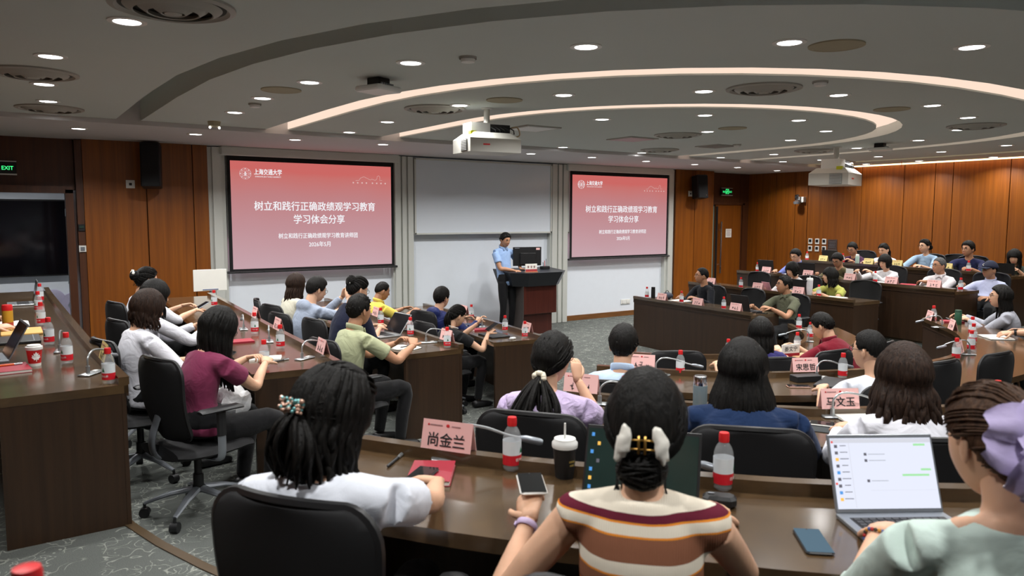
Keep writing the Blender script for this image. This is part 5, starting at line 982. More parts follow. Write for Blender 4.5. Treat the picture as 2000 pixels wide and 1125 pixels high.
def lock(mb, pts, r0, r1=None, n=5, flat_=.6, side=None):
    P = smooth_path(pts, 3); m = len(P); R = []
    for i in range(m): t = i/(m-1); q = r0*(min(1, .5+t*4))*(1-.75*max(0, (t-.6)/.4)**1.5); R.append((max(q, .0008), max(q*flat_, .0006)))
    mb.tube(P, R, n, side=side)
def hair_long(mb, M, s, L, seed, nl=70, r=.012, back=.0, wave=.0, spread=1.0, start=58, body_back=.11, front_len=None, flare=0.0):
    """locks from the crown over the sides and back down to L below the head centre (head frame, kept vertical)"""
    rnd = random.Random(seed); dn = (M.to_3x3().inverted() @ Vector((0, 0, -1))).normalized()
    for i in range(nl):
        f = (i+rnd.random()*.6)/nl; az = math.radians(start+(360-2*start)*f); x, y = math.sin(az), math.cos(az); pts = []
        for z in (.8, .45, .05, -.25):
            rr = math.sqrt(max(1-z*z, .02)); d = (x*rr, y*rr, z); p = head_pt(d, False); n = Vector((d[0]/.075, d[1]/.096, max(d[2], 0)/.118)).normalized(); pts.append(p+n*(.012+.006*rnd.random()))
        p = pts[-1].copy(); base = Vector((x*.088*spread, y*.1-.012, p.z)); ll = L*(1-.10*rnd.random()); side_f = abs(math.sin(az))
        if front_len and y > -.2: ll = front_len*(1-.1*rnd.random())
        steps = 4
        for k in range(1, steps+1):
            t = k/steps; q = base+Vector((base.x, base.y*.3, 0))*(flare*t**.7)+dn*(ll*t)+Vector((0, -back*t*(1 if y < .3 else .3), 0)); q += Vector((rnd.uniform(-1, 1), rnd.uniform(-1, 1), 0))*(.004+.010*t)+Vector((math.sin(t*7+i)*wave*t, math.cos(t*6+i*1.7)*wave*t, 0)); pts.append(q)
        lock(mb, [M @ (q*s) for q in pts], r*s*(.8+.5*rnd.random()), flat_=.7)
def hair_tail(mb, M, s, tie, L, seed, nl=34, r=.009, back=.05, wave=.006, puff=.022, side=(0, 0)):
    rnd = random.Random(seed); dn = (M.to_3x3().inverted() @ Vector((0, 0, -1))).normalized(); T = Vector(tie)
    for i in range(nl):
        a = rnd.random()*2*PI; q = puff*math.sqrt(rnd.random()); o = Vector((math.cos(a)*q, math.sin(a)*q*.7, 0)); ll = L*(1-.18*rnd.random()); pts = [T*.8, T+o*.3]
        for k in range(1, 5): t = k/4; pts.append(T+dn*(ll*t)+Vector((side[0]*t, -back*math.sin(t*2.2), 0))+o*(.6+1.3*math.sin(t*2.4))+Vector((math.sin(t*6+i), math.cos(t*5+i), 0))*wave*t)
        lock(mb, [M @ (p*s) for p in pts], r*s, flat_=.7)
def hair_strands(mb, M, s, tie, seed, n=46, style='pull', thick=.016, r=.006):
    """combed-back locks over the cap, from the hairline to a tie point"""
    rnd = random.Random(seed); T = Vector(tie)
    for i in range(n):
        az = math.radians(rnd.uniform(-160, 160)); x, y = math.sin(az), math.cos(az); h = hairline(x, y, style)+.04; z = min(.95, h+rnd.random()*.25); rr = math.sqrt(1-z*z); d0 = Vector((x*rr, y*rr, z)); dT = Vector((T.x/.075, T.y/.096, T.z/.118)).normalized(); pts = []
        for k in range(5):
            t = k/4; d = d0.lerp(dT, t); d = d.normalized() if d.length > .05 else dT; p = head_pt(tuple(d), False); nn = Vector((d.x/.075, d.y/.096, d.z/.118)).normalized(); pts.append(p+nn*(thick+.002*rnd.random()))
        pts.append(T); lock(mb, [M @ (p*s) for p in pts], r*s, flat_=.45)
def hair_short_tufts(mb, M, s, seed, n=90, style='male', r=.008, ln=.03):
    rnd = random.Random(seed)
    for i in range(n):
        az = math.radians(rnd.uniform(-180, 180)); x, y = math.sin(az), math.cos(az); h = hairline(x, y, style)+.06; z = h+(1-h)*rnd.random()**.7; z = min(z, .98); rr = math.sqrt(1-z*z); pts = []
        for k in range(3):
            zz = z-k*.10 if y < .3 else z-k*.03; zz = max(zz, h-.02); r2 = math.sqrt(max(1-zz*zz, .01)); d = (x*r2, y*r2+(.06*k if y > .3 else 0), zz); p = head_pt(d, True); n_ = Vector((d[0]/.075, d[1]/.096, d[2]/.118)).normalized(); pts.append(p+n_*(.012+.004*rnd.random()))
        lock(mb, [M @ (p*s) for p in pts], r*s, flat_=.5)

def add_hand(mb, W, fdir, pnorm, s, curl=.5, thumb_side=1, n=7, spread=.12, curls=None):
    """W wrist, fdir finger direction, pnorm palm-side normal; five separate bent fingers"""
    f = Vector(fdir).normalized(); p = Vector(pnorm); p = (p-f*p.dot(f)).normalized(); a = f.cross(p)*thumb_side   # a: towards the thumb
    mb.tube([W-f*.01*s, W+f*.02*s, W+f*.055*s, W+f*.085*s, W+f*.094*s], [(.026*s, .019*s), (.031*s, .017*s), (.041*s, .015*s), (.041*s, .0125*s), (.034*s, .008*s)], 10, side=a)
    for k, (off, ln, rr) in enumerate(((.030, .071, .0085), (.0105, .080, .0088), (-.010, .074, .0083), (-.029, .058, .0072))):
        c = (curls[k] if curls else curl)*(.9+.06*k); b = W+f*.085*s+a*off*s; d = (f+a*(off*spread*10)).normalized(); pts = [b-d*.015*s, b]; q = 0; cur = b
        for seg, fr in enumerate((.45, .31, .24)): q += c*(.75 if seg == 0 else .95); dd = d*math.cos(q)+p*math.sin(q); cur = cur+dd*(ln*fr*s); pts.append(cur)
        mb.tube(smooth_path(pts, 2), [x*s for x in (rr, rr, rr*1.02, rr, rr*.98, rr*.92, rr*.85, rr*.72, rr*.35)], n)
    tb = W+f*.022*s+a*.026*s; td = (f*.62+a*.72+p*.22).normalized(); t2 = (f*.85+a*.25+p*(.2+.35*curl)).normalized(); p1 = tb+td*.035*s; p2 = p1+(td*.4+t2*.6)*.032*s; p3 = p2+t2*.024*s
    mb.tube([tb-td*.012*s, tb, p1, p2, p3], [.012*s, .0125*s, .0105*s, .0095*s, .005*s], n)
def ik(S, T, l1, l2, hint):
    v = T-S; d = v.length; d = min(d, (l1+l2)*.995); u = v.normalized(); T = S+u*d; c = (l1*l1+d*d-l2*l2)/(2*d); h = math.sqrt(max(l1*l1-c*c, 0)); hv = Vector(hint)-u*Vector(hint).dot(u); hv.normalize(); return S+u*c+hv*h, T

HANDS = {}; WRIST = {}
def wear(t, idx, axis='Z'): p, d = WRIST[idx]; t.location = p; t.rotation_euler = d.to_track_quat(axis, 'Y' if axis != 'Y' else 'Z').to_euler()
def held_phone(idx, face, label, m=None, up=.022, tilt=.45):
    p = HANDS[idx]; o = phone(p.x, p.y, p.z+up, 0, label, m or BLACK); o.rotation_euler = Euler((tilt, 0, math.radians(face)-PI/2), 'XYZ'); return o
def person(label, head, face, tier, shirt, hair, back=.12, s=1.0, hands=(None, None), hyaw=0, hpitch=0, htilt=0, sleeve='short', male=True, skin=0, pants=None, vox=.016, glass=None, facev=True, chair_label=None, collar=False, hand_f=(None, None), curl=.6, stand=False, hood=False, lat=0.0, shoulder=.175, chair_dx=0.0, extra=None, wide=1.0, roll_s=0.0, chair_rot=0.0, curls=None, neck_up=.0, palm=(None, None), reach=.45, scoop=0.0, back_adj=-.07, chair_dy=0.0, elbow=(None, None)):
    """head: world point of the head centre; face: degrees of the direction looked at by the body; hands: world wrist targets (left, right)"""
    fa = math.radians(face); F = Vector((math.cos(fa), math.sin(fa), 0)); Rr = Vector((F.y, -F.x, 0)); H = Vector(head); back = back+back_adj; root_l = Vector((H.x, H.y, 0))-F*back-Rr*lat; root_l.z = tier
    person_o = empty_mesh_obj('person', SKIN[skin]); person_o.location = root_l; person_o.rotation_euler = (0, 0, fa-PI/2); tag(person_o, label, 'person')
    def loc(p): d = Vector(p)-root_l; return Vector((d.dot(Rr), d.dot(F), d.z))
    Hl = loc(H); Mh = Matrix.Translation(Hl)@Euler((math.radians(hpitch), math.radians(htilt), math.radians(hyaw)), 'XYZ').to_matrix().to_4x4()
    Mh = Matrix.Translation(Hl)@(Matrix.Rotation(math.radians(hyaw), 4, 'Z')@Matrix.Rotation(math.radians(hpitch), 4, 'X')@Matrix.Rotation(math.radians(htilt), 4, 'Y'))
    pz = .93*s if stand else .53
    Pv = Vector((0, 0, pz)); nk_off = Mh.to_3x3()@Vector((0, -.045, -.10))*s; Nk = Hl+nk_off*.55+Vector((0, -.035, -.10-neck_up))*s*.9; Nk.y = min(Nk.y, Hl.y-.01)
    up_ = (Nk-Pv).normalized(); sp_mid = Pv.lerp(Nk, .5)+Vector((0, -.035*s, 0))
    spine = [Pv+Vector((0, 0, -.10)), Pv, Pv.lerp(Nk, .3)+Vector((0, -.03*s, 0)), Pv.lerp(Nk, .62)+Vector((0, -.035*s, 0)), Pv.lerp(Nk, .86)+Vector((0, -.012*s, 0)), Nk]
    rs = math.radians(roll_s); sv = Vector((math.cos(rs), 0, math.sin(rs)))
    S = {e: Nk+sv*(e*shoulder*s*wide)+Vector((0, .012, -.078*s)) for e in (-1, 1)}
    core = MB(); W_ = wide
    prof = [(.150, .11), (.165, .125), (.142, .105), (.158, .112), (.150, .095), (.075, .065)] if male else [(.160, .12), (.172, .13), (.128, .098), (.146, .108), (.135, .088), (.065, .058)]
    prof = [(a*s*W_, b*s) for a, b in prof]
    core.tube(smooth_path([Pv+Vector((0, 0, -.03))]+spine[1:], 3), smooth_vals([(a*.8, b*.8) for a, b in prof], 3), 14, side=(1, 0, 0))
    nb = Nk+Vector((0, .0, -.04)); core.tube(smooth_path([nb, Nk+Vector((0, .008, .03))*s, Hl+Mh.to_3x3()@Vector((0, -.022, -.055))*s, Hl+Mh.to_3x3()@Vector((0, -.01, .0))*s], 3), smooth_vals([.062*s if male else .054*s, .056*s if male else .047*s, .055*s if male else .047*s, .05*s], 3), 12)
    sh = MB(); k = 1.0; hs = MB()
    sh.tube(smooth_path([Pv+Vector((0, 0, -.045))]+spine[1:-1]+[Nk+Vector((0, 0, -.012*s-scoop))], 3), smooth_vals([(a*1.0, b*1.0) for a, b in prof[:-1]]+[(.082*s+scoop*.9, .07*s+scoop*.2)], 3), 18, side=(1, 0, 0))
    if scoop:
        for e in (-1, 1): core.tube([Nk+Vector((e*.02, -.008, -.03*s)), S[e].lerp(Nk, .5)+Vector((0, -.005, -.012*s)), S[e].lerp(Nk, .3)+Vector((0, 0, -.02))], [(.05*s, .05*s), (.05*s, .046*s), (.03*s, .03*s)], 12)
        core.tube([Nk+Vector((0, -.02, -.14)), Nk+Vector((0, -.014, -.06)), Nk], [(.15*s, .092*s), (.13*s, .085*s), (.07*s, .06*s)], 14, side=(1, 0, 0))
    for e in (-1, 1): sh.tube([Nk+Vector((e*(.03+scoop*1.4), -.005, -.035*s-scoop*.6)), S[e].lerp(Nk, .45-scoop*3)+Vector((0, -.005, -.012*s)), S[e]+Vector((0, 0, .0))], [(.055*s, .05*s), (.062*s, .052*s), (.058*s, .058*s)], 12)
    extraM = MB()
    for idx, e in enumerate((-1, 1)):
        T = hands[idx]; l1, l2 = .285*s, .245*s
        if T is None: T = root_l+Rr*(e*.16)+F*(.36)+Vector((0, 0, .70 if not stand else .85))
        Tl = loc(T); v_ = Tl-S[e]; mx_ = reach*s
        if v_.length > mx_ and abs(v_.z) < mx_: k_ = math.sqrt(mx_*mx_-v_.z*v_.z)/math.hypot(v_.x, v_.y); Tl = S[e]+Vector((v_.x*k_, v_.y*k_, v_.z))
        hint = (e*.55, -.35, -.8) if not stand else (e*.85, -.35, -.5); hint = hint if elbow[idx] is None else Matrix.Rotation(-(fa-PI/2), 3, 'Z')@Vector(elbow[idx]); E_, Wr = ik(S[e], Tl, l1, l2, hint)
        AP = smooth_path([S[e], S[e].lerp(E_, .5), E_, E_.lerp(Wr, .35), Wr], 4); core.tube(AP, smooth_vals([.050*s, .046*s, .037*s, .038*s, .024*s] if male else [.046*s, .042*s, .033*s, .034*s, .021*s], 4), 10)
        fd = hand_f[idx]; fdl = (Matrix.Rotation(-(fa-PI/2), 3, 'Z')@Vector(fd)) if fd is not None else ((Wr-E_).normalized()*.9+Vector((-e*.25, .2, -.15)))
        pn = palm[idx] or Vector((-e*.35, .0, -1)); add_hand(extraM, Wr, fdl, pn, s*(1 if male else .92), curl, -e if True else e, curls=curls)
        Wm = Matrix.Translation(root_l)@Matrix.Rotation(fa-PI/2, 4, 'Z'); WRIST[idx] = (Wm@Wr.lerp(E_, .10), (Wm.to_3x3()@(Wr-E_)).normalized())
        HANDS[idx] = (Matrix.Translation(root_l)@Matrix.Rotation(fa-PI/2, 4, 'Z'))@(Wr+fdl.normalized()*.085*s)
        if sleeve == 'none': sh.tube([S[e]+Vector((-e*.02, 0, .01)), S[e].lerp(E_, .06)], [.06*s, .057*s], 12)
        elif sleeve == 'short': n_ = 6 if male else 5; sh.tube(AP[:n_], [.06*s, .061*s, .062*s, .063*s, .064*s, .065*s][:n_], 14)
        else:
            q_ = AP[:16] if sleeve == 'long' else AP[:11]; r_ = smooth_vals([.06*s, .058*s, .050*s, .046*s, .034*s], 4)[:len(q_)]
            if sleeve == 'half': r_[-1] = (.05*s, .05*s)
            sh.tube(q_, list(r_), 14)
    if hood: sh.ell(Nk+Vector((0, -.075, -.02)), (.12*s, .06*s, .075*s), 14, 10)
    pm = pants or cloth('black trousers', (.008, .008, .009), .2); pt = MB()
    pt.tube([Pv+Vector((0, 0, -.055)), Pv+Vector((0, 0, .02)), Pv+Vector((0, 0, .12))], [(.15*s, .11*s), (.172*s*W_, .13*s), (.15*s*W_, .11*s)], 16, side=(1, 0, 0))
    for e in (-1, 1):
        hip = Pv+Vector((e*.09*s, .02, -.03))
        if stand: kn = hip+Vector((e*.01, .03, -.42*s)); an = Vector((e*.1*s, .0, .08))
        else: kn = hip+Vector((e*.05, .40*s, .0)); an = Vector((kn.x+e*.01, kn.y-.06, .085))
        pt.tube(smooth_path([hip, hip.lerp(kn, .5), kn, kn.lerp(an, .5), an], 3), smooth_vals([.088*s, .082*s, .062*s, .055*s, .045*s], 3), 12)
        core.tube(smooth_path([hip, kn, an], 3), smooth_vals([.06*s, .045*s, .032*s], 3), 8)
        ft = MB(); ft.tube([an+Vector((0, -.06, -.045)), an+Vector((0, -.03, -.04)), an+Vector((0, .07, -.05)), an+Vector((0, .15, -.058)), an+Vector((0, .185, -.062))], [(.03, .03), (.038, .042), (.042, .034), (.042, .026), (.025, .016)], 10, side=(1, 0, 0)); ft.build('shoe', BLACK, person_o, True)
    add_head(extraM, Mh, s, male); voxel(core, vox*.8, 3, person_o, extraM)
    so = empty_mesh_obj('shirt', shirt, person_o); voxel(sh, vox*.8, 6, so); po = empty_mesh_obj('trousers', pm, person_o); voxel(pt, vox*1.2, 4, po)
    if collar:
        cb = MB(); n = 16; ring = []
        for i in range(n): a = 2*PI*i/n; ring.append(Nk+Vector((.068*s*math.cos(a), .012+.062*s*math.sin(a), .014*s-.022*s*math.sin(a))))
        cb.tube(ring, (.022*s, .006*s), 6, side=(0, 0, 1), closed=True)
        for e in (-1, 1): cb.tube([Nk+Vector((e*.02, .078, -.0))*s, Nk+Vector((e*.045, .085, -.05))*s], [(.028*s, .005), (.008*s, .004)], 6, side=(1, 0, 0))
        cb.build('collar', shirt, person_o, True)
    if facev: face_parts(person_o, Mh, s, facev != 'down')
    if glass: glasses(person_o, Mh, s, None if glass is True else glass)
    if hair:
        hm, parts = hair(Mh, s, male); ho = hm if False else None
        for nm_, mb, m in parts: mb.build(nm_, m, person_o, True)
    if chair_label: chair(root_l.x+F.x*(chair_dy-.03)+Rr.x*chair_dx, root_l.y+F.y*(chair_dy-.03)+Rr.y*chair_dx, tier, fa+math.radians(chair_rot), chair_label)
    if extra: extra(person_o, Mh, Nk, S, s, loc)
    return person_o
# hair styles: each returns (None, [(part name, MB, material)])
def h_male(m=HAIRK, style='male', thick=.020, seed=1, tufts=70):
    def f(M, s, male): b = MB(); hair_cap(b, M, s, style, thick, True, seed); hair_short_tufts(b, M, s, seed, tufts, style); return None, [('hair', b, m)]
    return f
def h_long(m=HAIRK, L=.3, seed=1, nl=80, back=.03, wave=0.0, r=.014, start=62, style='long', thick=.022, spread=1.0, front=None, flare=0.0):
    def f(M, s, male): b = MB(); hair_cap(b, M, s, style, thick, False, seed); hair_long(b, M, s, L, seed, nl, r, back, wave, spread, start, front_len=front, flare=flare); hair_long(b, M, s, L*.85, seed+9, nl//2, r*.9, back*.5, wave, spread*.85, start+15, flare=flare); return None, [('hair', b, m)]
    return f
def h_bob(m=HAIRK, L=.10, seed=1): return h_long(m, L, seed, 60, -.02, 0, .014, 55, 'bang', .026, .98)
def h_tail(m=HAIRK, L=.3, seed=1, tie=(0, -.118, -.03), nl=40, wave=.006, tiem=None, back=.05, puff=.022, clip=None, side=(0, 0), half=False):
    def f(M, s, male):
        b = MB(); hair_cap(b, M, s, 'pull' if not half else 'long', .014, False, seed); hair_strands(b, M, s, tie, seed, 60, 'pull'); hair_tail(b, M, s, tie, L, seed, nl, .009, back, wave, puff, side); P = [('hair', b, m)]
        if half: hair_long(b, M, s, L*.9, seed+3, 60, .012, back*.3, wave, .95, 78)
        if tiem:
            t = MB(); rnd = random.Random(seed); T = Vector(tie)
            for i in range(14): a = 2*PI*i/14; t.ell(M @ ((T+Vector((math.cos(a)*.024, -.004+rnd.uniform(-.008, .008), math.sin(a)*.022)))*s), .0135*s, 8, 6)
            P.append(('hair_tie', t, tiem))
        if clip: P += clip(M, s, Vector(tie))
        return None, P
    return f
def h_bun(m=HAIRK, seed=1, at_=(0, -.118, -.02), r=(.05, .036, .05), clip=None, loose=10, tail=0.0):
    def f(M, s, male):
        b = MB(); hair_cap(b, M, s, 'pull', .016, False, seed); hair_strands(b, M, s, at_, seed, 70, 'pull', .017); A = Vector(at_); rnd = random.Random(seed)
        c = MB(); c.ell(A, r, 16, 12); b.add([M @ (Vector(v)*s) for v in c.v], c.f)
        for i in range(30):
            th = rnd.uniform(-.5, .5)+(PI/2 if i % 3 == 0 else 0); v_ = rnd.uniform(-.85, .85); du = Vector((math.cos(th), 0, math.sin(th))); dv = Vector((-math.sin(th), 0, math.cos(th))); um = math.sqrt(1-v_*v_)*.98; pts = []
            for k in range(6): u = -um+2*um*k/5; q = du*u+dv*v_; pts.append(A+Vector((q.x*r[0], -r[1]*math.sqrt(max(1-u*u-v_*v_, 0))*1.02-.002, q.z*r[2])))
            lock(b, [M @ (p*s) for p in pts], .0085*s, flat_=.6)
        for i in range(loose):
            p = A+Vector((rnd.uniform(-.06, .06), .02, -.05)); lock(b, [M @ (q*s) for q in (p+Vector((0, .02, .03)), p, p+Vector((rnd.uniform(-.02, .02), -.02, -.05)))], .0025*s)
        P = [('hair', b, m)]
        if tail: t = MB(); hair_tail(t, M, s, at_, tail, seed, 16, .007, .02, .01, .02); b.add(t.v, t.f)
        if clip: P += clip(M, s, A)
        return None, P
    return f
def claw_clip(m, ax=.05, dy=-.04, dz=0.0, sc=1.0, tilt=.22):
    def f(M, s, A):
        b = MB()
        for e in (-1, 1):
            c = MB(); c.ell((0, 0, 0), (.017*sc, .011*sc, .041*sc), 16, 14); R = Matrix.Rotation(-e*tilt, 3, 'Y')@Matrix.Rotation(e*.5, 3, 'Z'); vs = []
            for v in c.v: p = Vector(v); k = 1+.38*noise.noise(Vector((p.x*60+e*9, p.y*60, p.z*75))); vs.append(M @ ((A+Vector((e*ax*.72, dy, dz))+R@(p*k))*s))
            b.add(vs, c.f)
        g = MB()
        for z in (-.010, .010): g.tube([M @ ((A+Vector((x*ax*.62, dy-.002, dz+z*sc)))*s) for x in (-1, 0, 1)], .0022*s, 6)
        for x in (-.12, .12): g.tube([M @ ((A+Vector((x*ax, dy-.004, dz+z*sc)))*s) for z in (-.020, .020)], .0028*s, 6)
        return [('hair_clip', b, m), ('clip_spring', g, mat('gold metal', srgb(190, 150, 80), .3, .9))]
    return f
def jewel_clip():
    def f(M, s, A):
        rnd = random.Random(4); b = MB(); c = MB()
        for i in range(64): p = A+Vector((rnd.uniform(-.042, .042), -.024+rnd.uniform(-.007, .004), .014+rnd.uniform(-.015, .015))); (b if i % 2 else c).ell(M @ (p*s), rnd.uniform(.0035, .0065)*s, 6, 5)
        return [('jewel_clip', b, mat('crystal teal', srgb(130, 190, 190), .12, .6, var=.3, vscale=120)), ('jewel_stones', c, mat('crystal rose', srgb(210, 170, 150), .15, .5, var=.3, vscale=120))]
    return f
def organza_bow():
    def f(M, s, A):
        m = mat('lilac organza', srgb(184, 170, 214), .6, trans=.15, alpha=.92, sheen=.4, bump=.3, bscale=25, bdist=.01); b = MB(); rnd = random.Random(12)
        def petal(c, w, h, rot, bow):
            nu, nv = 9, 7; vs = []
            for j in range(nv+1):
                for i in range(nu+1):
                    u = -1+2*i/nu; v = j/nv; wd = w*(.15+.85*math.sin(PI*min(v*.80+.03, 1))); x = u*wd; y = -bow*math.sin(PI*v)*(1-.4*u*u)-.010*v*math.sin(u*6+rot*5)-.004*math.sin(v*9+u*3); z = h*v; q = Matrix.Rotation(rot, 3, 'Y')@Vector((x, y, z)); vs.append(M @ ((A+Vector(c)+q)*s))
            b.add(vs, [(j*(nu+1)+i, j*(nu+1)+i+1, (j+1)*(nu+1)+i+1, (j+1)*(nu+1)+i) for j in range(nv) for i in range(nu)])
        for k in range(11):
            rot = 2*PI*k/11+rnd.uniform(-.2, .2); lay = k % 3; h = (.10, .085, .06)[lay]*rnd.uniform(.85, 1.15); petal((-.035, -.045-.018*lay, -.004), (.072, .062, .045)[lay], h*(1.25 if abs(math.sin(rot)) > .6 else .9), rot, (.025, .045, .05)[lay])
        t = MB()
        for e in (-1, 1): t.tube([M @ ((A+Vector(p))*s) for p in ((e*.01, -.06, 0), (e*.04, -.05, -.08), (e*.03, -.03, -.17), (e*.05, -.02, -.24))], (.004*s, .001*s), 4)
        g = MB(); g.ell(M @ ((A+Vector((-.03, -.1, .0)))*s), .010*s, 8, 6); return [('organza_bow', b, m), ('bow_ribbon', t, m), ('bow_bead', g, mat('rose gold bead', srgb(200, 150, 130), .25, .8))]
    return f
# ------------------------------------------------------------------ who sits where
W = lambda x, y, z: Vector((x, y, z))
white_t = cloth('white cotton', srgb(226, 230, 240), .3); cream_b = cloth('cream blouse', srgb(214, 210, 192), .35)
knit = stripe_cloth('striped knit', [(0, srgb(90, 38, 50)), (.16, srgb(205, 130, 50)), (.285, srgb(90, 38, 50)), (.30, srgb(134, 88, 66)), (.42, srgb(226, 140, 50)), (.435, srgb(226, 216, 198)), (.53, srgb(134, 88, 66)), (.705, srgb(226, 140, 50)), (.72, srgb(226, 216, 198)), (.80, srgb(226, 140, 50)), (.815, srgb(98, 34, 50)), (.875, srgb(226, 216, 198))], .765, 1.035, .008)
mint = cloth('pale mint knit', srgb(196, 214, 206), .25)
def bracelet(hand_i, m, d=.0, w=.008):
    return None
# foreground row
person('woman in a white T-shirt with a jewelled hair clip, head bent over her phone', (-2.20, -9.83, 1.585), 52, .45, white_t, h_tail(HAIRK, .19, 3, (-.005, -.108, -.022), 70, .010, None, .01, .045, jewel_clip(), (0, 0), True), back=.05, s=.98, hands=(W(-1.86, -9.36, 1.25), W(-1.75, -9.56, 1.255)), reach=.52, elbow=(None, (.6, -.6, -.6)), hyaw=-32, hpitch=-22, male=False, vox=.011, facev='down', chair_label='black chair right under the foreground woman in the white T-shirt', hand_f=((.8, -.1, -.1), (-.2, .9, -.1)), curl=.5, wide=1.0, chair_rot=-18, chair_dy=.08)
person('woman in a striped knit vest with a white flower claw clip, seen from behind', (-1.66, -10.37, 1.60), 43, .45, knit, h_bun(HAIRK, 5, (0, -.082, -.085), (.058, .036, .05), claw_clip(mat('pearl white', srgb(232, 228, 218), .35, var=.06, vscale=60), .058, -.038, .060, 1.0), 12), back=.10, s=.98, hands=(W(-1.765, -10.06, 1.29), W(-1.20, -10.20, 1.25)), sleeve='none', male=False, vox=.011, facev=True, hpitch=-4, chair_label='black chair of the striped knit woman, only its arm and top showing', hand_f=((.5, .7, .35), (.75, .6, -.05)), curl=.7, wide=.97, shoulder=.165, chair_dy=-.15)
t = thing('wrist_band', 'lilac band on the raised wrist of the striped knit woman', 'wrist band'); wear(t, 0); b = MB(); b.lathe([(.0265, -.009), (.028, -.008), (.028, .008), (.0265, .009)], 20, cap=False); b.build('band', mat('lilac rubber', srgb(190, 170, 205), .5), t, True); b = MB(); b.box((.028, 0, 0), (.006, .016, .012)); b.build('clasp', mat('lilac rubber', (1, 1, 1)), t)
person('woman in a pale mint knit top with a lilac bow, typing on a laptop', (-1.16, -10.89, 1.60), 48, .45, mint, h_bun(HAIRR, 8, (.02, -.105, .02), (.058, .05, .055), organza_bow(), 16), back=.13, s=.98, hands=(W(-1.0, -10.56, 1.25), W(-.74, -10.72, 1.24)), sleeve='half', male=False, vox=.011, facev=True, scoop=.045, hyaw=16, hpitch=-8, hand_f=((.95, .35, -.1), (.6, .7, -.1)), curl=.45, wide=1.02, chair_dy=-.2, chair_label='black chair of the mint knit woman at the picture edge')
t = thing('beaded_bracelet', 'colourful beaded bracelet on the typing wrist of the mint knit woman', 'bracelet'); wear(t, 0)
for q_, c_ in enumerate([(170, 40, 40), (60, 50, 40), (200, 140, 50), (60, 80, 140)]):
    b = MB(); [b.ell((.027*math.cos(a_), .027*math.sin(a_), .004*math.sin(3*a_)), .0055, 6, 5) for a_ in [2*PI*(q_+4*k_)/20 for k_ in range(5)]]; b.build('beads', mat('bead %d' % q_, srgb(*c_), .4), t)
# row 3 middle
lilac = cloth('lilac crinkle cotton', srgb(196, 178, 212), .5, 22); navy = cloth('navy cotton', srgb(22, 42, 76), .45); whiteb = cloth('white blouse', srgb(222, 222, 230), .4)
scr = mat('cream scrunchie', srgb(226, 218, 196), .7, bump=.3, bscale=80)
person('woman in a lilac short-sleeved top with a low ponytail and cream scrunchie', (-.83, -8.92, 1.435), 38, .3, lilac, h_tail(HAIRK, .32, 11, (0, -.10, -.085), 70, .018, scr, .05, .062), back=.16, s=.97, hands=(W(-.52, -8.35, 1.1), W(-.60, -8.82, 1.29)), hyaw=-16, hpitch=-6, male=False, vox=.012, facev=True, glass=True, chair_label='black chair pushed behind the lilac top woman', hand_f=((.8, .5, -.1), (.15, .35, .9)), curl=.8)
person('woman with long black hair in a navy blue shirt, seen from behind', (-.24, -9.5, 1.42), 44, .3, navy, h_long(HAIRK, .40, 12, 130, .03, .006, .016, 60, 'long', .024, 1.1, None, .55), back=.22, s=.99, hands=(W(.05, -8.98, 1.08), W(.40, -9.28, 1.08)), sleeve='half', male=False, vox=.012, facev=True, chair_label='wide black chair back behind the navy shirt woman', wide=1.25)
person('woman with wavy dark brown hair in a white blouse, beside the navy shirt woman', (.15, -9.99, 1.435), 52, .3, whiteb, h_long(HAIRB, .29, 13, 120, .0, .034, .014, 60, 'long', .024, 1.12, None, .3), back=.16, s=.98, hands=(W(.50, -9.43, 1.1), W(.75, -9.62, 1.1)), sleeve='long', male=False, vox=.012, facev=True, hyaw=8, chair_label='black chair behind the white blouse woman with wavy hair')
# row 2 middle
paleblue = cloth('pale blue cotton', srgb(186, 206, 232), .4)
person('man in a pale blue shirt seen from behind, beyond the lilac top woman', (.27, -8.19, 1.285), 40, .15, paleblue, h_male(HAIRK, 'male', .022, 21), back=.1, s=1.0, hands=(W(.75, -7.55, .95), W(.98, -7.85, .95)), vox=.014, facev=True, collar=True, sleeve='long', chair_label='black chair behind the pale blue shirt man')
person('young man with cropped hair and glasses in a white T-shirt, near the closed laptop', (1.44, -9.08, 1.27), 66, .15, white_t, h_male(HAIRK, 'crew', .015, 22, 0), back=.1, s=.98, hands=(W(1.62, -8.6, .95), W(1.98, -8.75, .95)), vox=.013, facev=True, glass=True, hyaw=22, chair_label='black chair behind the young man in the white T-shirt')
# row 1 middle
maroonp = cloth('dark red polo cotton', srgb(112, 20, 36), .4); violet = cloth('violet blue cotton', srgb(56, 52, 110), .35)
person('woman with long black hair in a violet top, half hidden behind the navy shirt woman', (2.26, -7.66, 1.13), 62, 0, violet, h_long(HAIRK, .28, 23, 60, .02, 0, .015), back=.1, s=.96, hands=(W(2.3, -7.05, .8), W(2.65, -7.2, .8)), male=False, vox=.017, facev=True, chair_label='black chair behind the violet top woman')
def polo_crest(o, M, Nk, S, s, loc): b = MB(); b.tube([Nk+Vector((.07+.016*math.cos(2*PI*i/14), -.122, -.10+.018*math.sin(2*PI*i/14))) for i in range(14)], .003, 5, closed=True); b.ell(Nk+Vector((.07, -.122, -.10)), (.007, .003, .009), 8, 6); b.build('shirt_emblem', PAPER, o)
person('man in a dark red polo shirt bent over a folio at the curved desk', (3.50, -7.40, 1.05), 100, 0, maroonp, h_male(HAIRK, 'male', .02, 24), back=.40, s=1.0, hands=(W(3.25, -7.12, .8), W(3.58, -7.08, .8)), vox=.015, facev='down', hpitch=-24, collar=True, chair_label='black chair behind the dark red polo man', curl=.7, extra=polo_crest)
grey_l = cloth('pale grey jersey', srgb(166, 168, 178), .3)
